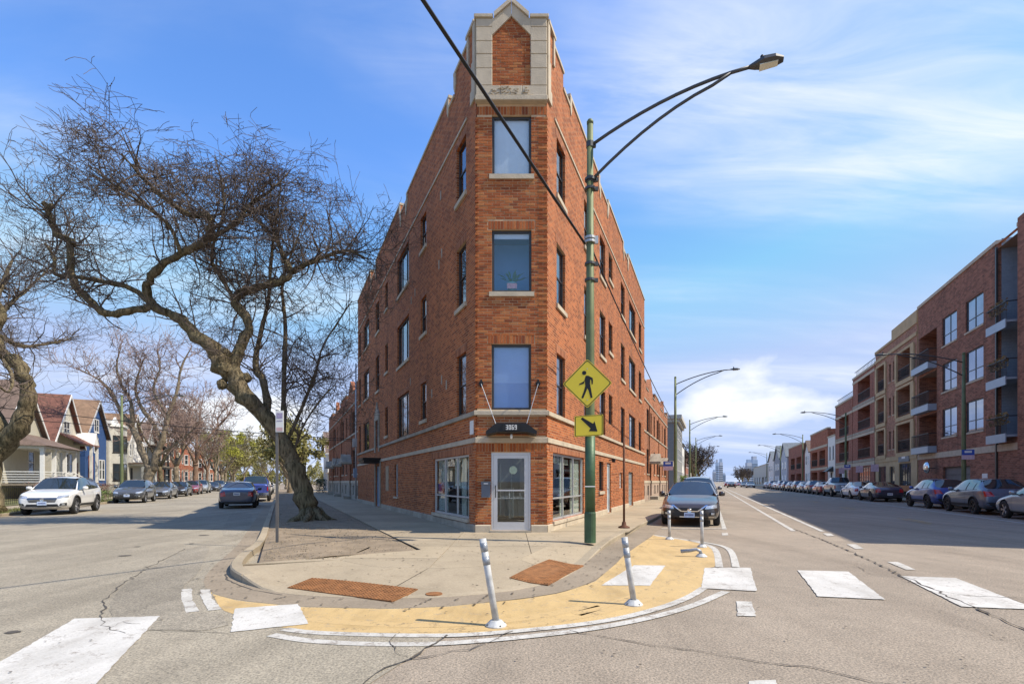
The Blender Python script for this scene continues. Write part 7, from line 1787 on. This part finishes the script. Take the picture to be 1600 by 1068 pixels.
ops = [('ornate',42.8,45.9,f,f+2.4) for f in FLR] + [('ornate',49.2,51.4,f,f+2.4) for f in FLR] + [('slit',46.6,47.1,f+.4,f+2.1) for f in FLR] + [('slit',47.7,48.2,f+.4,f+2.1) for f in FLR] + [('shop',42.9,45.6,.5,2.9), ('shop',49,51.2,.4,2.8), ('slit',46.7,48.0,.1,2.7)]
r, X, ln = avenue_block('tan stone and brick flats with ornate iron loggias', 41.6, 52.1, 14.2, m_tanb, ops, base=m_tan, band_m=m_tan, base_h=3.2, side_m=m_tan, cap=m_tan)
for f in FLR:
    for a, b in ((42.2,46.2),(48.9,51.8)):
        box_on(r, 'stone_frame', m_tan, X(a), X(b), .003, .10, f-.42, f-.06); box_on(r, 'stone_frame', m_tan, X(a), X(b), .004, .09, f+2.42, f+2.62)
    for a, b in ((42.0,42.75),(45.95,46.35),(48.75,49.15),(51.45,51.9)): box_on(r, 'stone_pier', m_tan, X(a), X(b), .003, .12, f-.05, f+2.415)
box_on(r, 'raised_parapet', m_tan, X(41.7), X(47.5), -.35, .003, 14.43, 15.3); box_on(r, 'stone_band', m_tan, 0, ln, .003, .08, 13.2, 13.5)
box_on(r, 'shop_sign', mat('grey_shop_sign', (.14,.16,.18), .5), X(43.1), X(45.5), .012, .09, 3.02, 3.78); box_on(r, 'shop_sign_print', m_wht, X(43.9), X(44.7), .092, .096, 3.3, 3.5)
box_on(r, 'shop_panel', mat('orange_panel', (.42,.16,.05), .5), X(42.9), X(45.6), .01, .06, .42, .98)
m_rb2 = brickmat('dark_red_flat_brick', (.27,.09,.06), (.36,.13,.09), (.32,.24,.19))
for (z0, z1, H, lb, m, fl, n) in ((52.3,60.4,13.2,'banded dark red flats with stacked loggias',m_rb2,FLR,1), (60.6,68.8,11.2,'three storey dark red flats with roof terrace',m_rb2,FLR[:2],2)):
    a, b = z0+(z1-z0)*.2, z1-(z1-z0)*.25
    r, X, ln = avenue_block(lb, z0, z1, H, m, [('rail',a,b,f,f+2.4) for f in fl]+[('shop',a,b,.4,2.9)], base=m, floors_m=m_obrick)
    for f in fl: box_on(r, 'pale_band', m_stone, 0, ln, .003, .05, f+2.42, f+2.7); box_on(r, 'pale_band', m_stone_d, 0, ln, .003, .04, f-.4, f-.15)
    box_on(r, 'roof_room', m, X(z0+1.5), X(z1-1), -6, -2.5, H-.3, H+1.8)
    g = MB(); g.bar((0,-.2,H+.9),(ln,-.2,H+.9),.05,.05); 
    for q in range(int(ln/.5)): g.bar((q*.5,-.2,H+.2),(q*.5,-.2,H+.9),.03,.03)
    g.build('terrace_railing', m_rail, r)
avenue_block('tall red brick block set back behind the white house', 66, 75, 12.2, m_rb, [('slit',68.5,69.6,8.6,10.2),('slit',71,72,8.6,10.2)], setback=5)
r, X, ln = avenue_block('small white fronted house with dark door canopy across the avenue', 69.0, 73.2, 7.5, m_wtrim, [('slit',69.7,70.5,4.4,6.2),('slit',71.6,72.4,4.4,6.2),('slit',70.6,71.6,.3,2.6)], name='house')
g = MB(); g.ext([(X(69.9),.02,3.4),(X(69.9),.9,2.7),(X(69.9),.02,2.7)], (2.2,0,0)); g.build('door_canopy', m_frame_d, r)
r, X, ln = avenue_block('red brick flats with corner loggias and roof shrubs', 73.4, 86, 8.9, m_rb, [('rail',75,79,f,f+2.3) for f in (.5,3.7)]+[('rail',80.5,85,f,f+2.3) for f in (.5,3.7)], floors_m=m_obrick)
for zz in (3.1,6.4): box_on(r, 'pale_band', m_stone, 0, ln, .003, .06, zz, zz+.35)
def simple_gable(label, z0, z1, H, peak, m, roof, setback=0., depth=12):
    r = thing('house', label, 'house', frame(pr(16.8+setback, z0, .12), AR), 'houses far across the avenue'); ln = (z1-z0)/.932-.05
    g = MB(); g.poly([(0,0,0),(ln,0,0),(ln,0,H),(ln/2,0,peak),(0,0,H)]); g.quad((0,0,0),(0,-depth,0),(0,-depth,H),(0,0,H)); g.quad((ln,0,0),(ln,-depth,0),(ln,-depth,H),(ln,0,H)); g.build('wall', m, r)
    for s in (0,1):
        Xs = (lambda x: x) if s == 0 else (lambda x: ln-x); g = MB(); g.ext([(Xs(-.3),.3,H-.2),(Xs(ln/2),.3,peak+.02),(Xs(ln/2),.3,peak+.16),(Xs(-.3),.3,H-.05)], (0,-depth-.6,0)); g.build('roof', roof, r)
    for h in ((ln*.2,ln*.4,1.2,2.8),(ln*.6,ln*.8,1.2,2.8),(ln*.2,ln*.4,4.2,5.8),(ln*.6,ln*.8,4.2,5.8)):
        if h[3] < H: surf_window(r, h, out=1)
    return r
gr_roof = SH('slate', (.14,.16,.18))
simple_gable('white gabled house past the red corner loggias', 86.4, 91, 6.4, 8.3, m_wtrim, SH('greybrown', (.15,.105,.085)))
r, X, ln = avenue_block('dark brown balcony flats far across the avenue', 93, 110, 8.2, m_rb2, [('rail',95,100,f,f+2.3) for f in (.5,3.7)]+[('rail',102,107,f,f+2.3) for f in (.5,3.7)], floors_m=m_tan)
simple_gable('first pale shed house with grey blue roof far across the avenue', 112, 122, 6.8, 10, mat('pale_blue_wall', (.42,.46,.52), .7), gr_roof)
simple_gable('second grey shed house far across the avenue', 124, 134, 7, 10.2, mat('grey_blue_wall', (.26,.29,.33), .7), gr_roof)
simple_gable('third white shed house far across the avenue', 136, 148, 7, 9.6, m_wtrim, gr_roof)
r, X, ln = avenue_block('long low pale commercial row at the far end of the avenue', 150, 200, 6.5, m_wstone, [('shop',152+k*9,158+k*9,.4,2.8) for k in range(5)])
# near side of the avenue beyond the orange flats
r = thing('grey_flats', 'grey rendered flats with projecting cornice beyond the orange flats', 'building', frame(pr(-4.4, 67.7, .12), AR)); mg_ = mat('grey_render', (.22,.22,.22), .85, var=.12)
box_on(r, 'wall', mg_, 0, 13, .0, 10, 0, 9.6); box_on(r, 'cornice', m_wstone, -.5, 13.4, -.6, 10, 9.601, 10.1); box_on(r, 'cornice_bed', m_wstone, -.25, 13.2, -.3, 10, 9.2, 9.6)
for k in range(4):
    for zz in (1.2,4.2,7): surf_window(r, (1+k*3,2+k*3,zz,zz+1.6), out=-1)
for k in range(3):
    for zz in (1.4,4.4,7.0): g = MB(); g.box(-.04,-.003,1.5+k*3,2.5+k*3,zz,zz+1.5); g.build('window', m_fglass, r)
def simple_left(label, z0, ln, H, peak, m, roof):
    r = thing('house', label, 'house', frame(pr(-4.6, z0, .12), AR), 'houses beyond the grey flats on the avenue'); d = 9
    g = MB(); g.poly([(0,0,0),(0,d,0),(0,d,H),(0,d/2,peak),(0,0,H)]); g.quad((0,0,0),(ln,0,0),(ln,0,H),(0,0,H)); g.build('wall', m, r)
    for s in (0,1): Ys = (lambda y: y) if s == 0 else (lambda y: d-y); g = MB(); g.ext([(-.3,Ys(-.3),H-.2),(-.3,Ys(d/2),peak),(-.3,Ys(d/2),peak+.15),(-.3,Ys(-.3),H-.05)], (ln+.6,0,0)); g.build('roof', roof, r)
    for k in range(2):
        for zz in (1.2,4): g = MB(); g.box(-.05,-.003,2+k*3.2,3.1+k*3.2,zz,zz+1.6); g.build('window', m_fglass, r)
    for k in range(int(ln/3)):
        for zz in (1.2,4): surf_window(r, (1+k*3,2+k*3,zz,zz+1.6), out=-1)
    return r
simple_left('white narrow house beyond the grey flats', 83, 8, 7.5, 9.5, m_wtrim, gr_roof); simple_left('brown brick gabled house beyond the white narrow one', 95, 12, 7, 9.8, m_rb2, SH('greybrown', (.15,.105,.085))); simple_left('pale house behind the twisted avenue tree', 110, 14, 6.5, 9, m_wstone, gr_roof); simple_left('last brick house on the near side of the avenue', 130, 30, 7, 9.5, m_rb, gr_roof)
# downtown towers on the horizon
m_tower = mat('blue_hazed_tower', (.30,.40,.55), .35, .3, var=.12, vs_=.02); m_tower2 = mat('pale_hazed_tower', (.42,.47,.56), .6, 0, var=.1, vs_=.02)  # distance haze is put into both tower colours as pale blue
tw = [(1114,1118,733,'slim grey tower left of the skyline pair'), (1118.5,1122,717,'left of the two tallest skyline towers'), (1124,1128.5,716,'right of the two tallest skyline towers'), (1129,1133,738,'low tower right of the skyline pair'), (1166,1173,717,'broad pale tower above the avenue trees'), (1174,1182,712,'tallest pale tower above the dark avenue trees'), (1160,1165,735,'short tower beside the broad pale one'), (1184,1190,731,'short tower at the right of the skyline')]
for k, (a, b, y, lb) in enumerate(tw):
    d = 2600+60*k; p = dp((a+b)/2, 752, d); w = (b-a)*d/800; H = (752-y)*d/800
    r = thing('skyline_tower', lb+' downtown', 'tower', Matrix.Translation((p.x, p.y, 0)), 'downtown skyline')
    box_on(r, 'shaft', m_tower if k % 2 else m_tower2, -w/2, w/2, -w/2, w/2, 0, H*.86); box_on(r, 'setback_top', m_tower2 if k % 2 else m_tower, -w*.36, w*.36, -w*.36, w*.36, H*.86+.1, H)
    for q in range(10): box_on(r, 'window_band', m_fglass, -w/2-.3, w/2+.3, -w/2-.3, w/2+.3, H*.08*q+3, H*.08*q+3+H*.03) if q < 9 else None
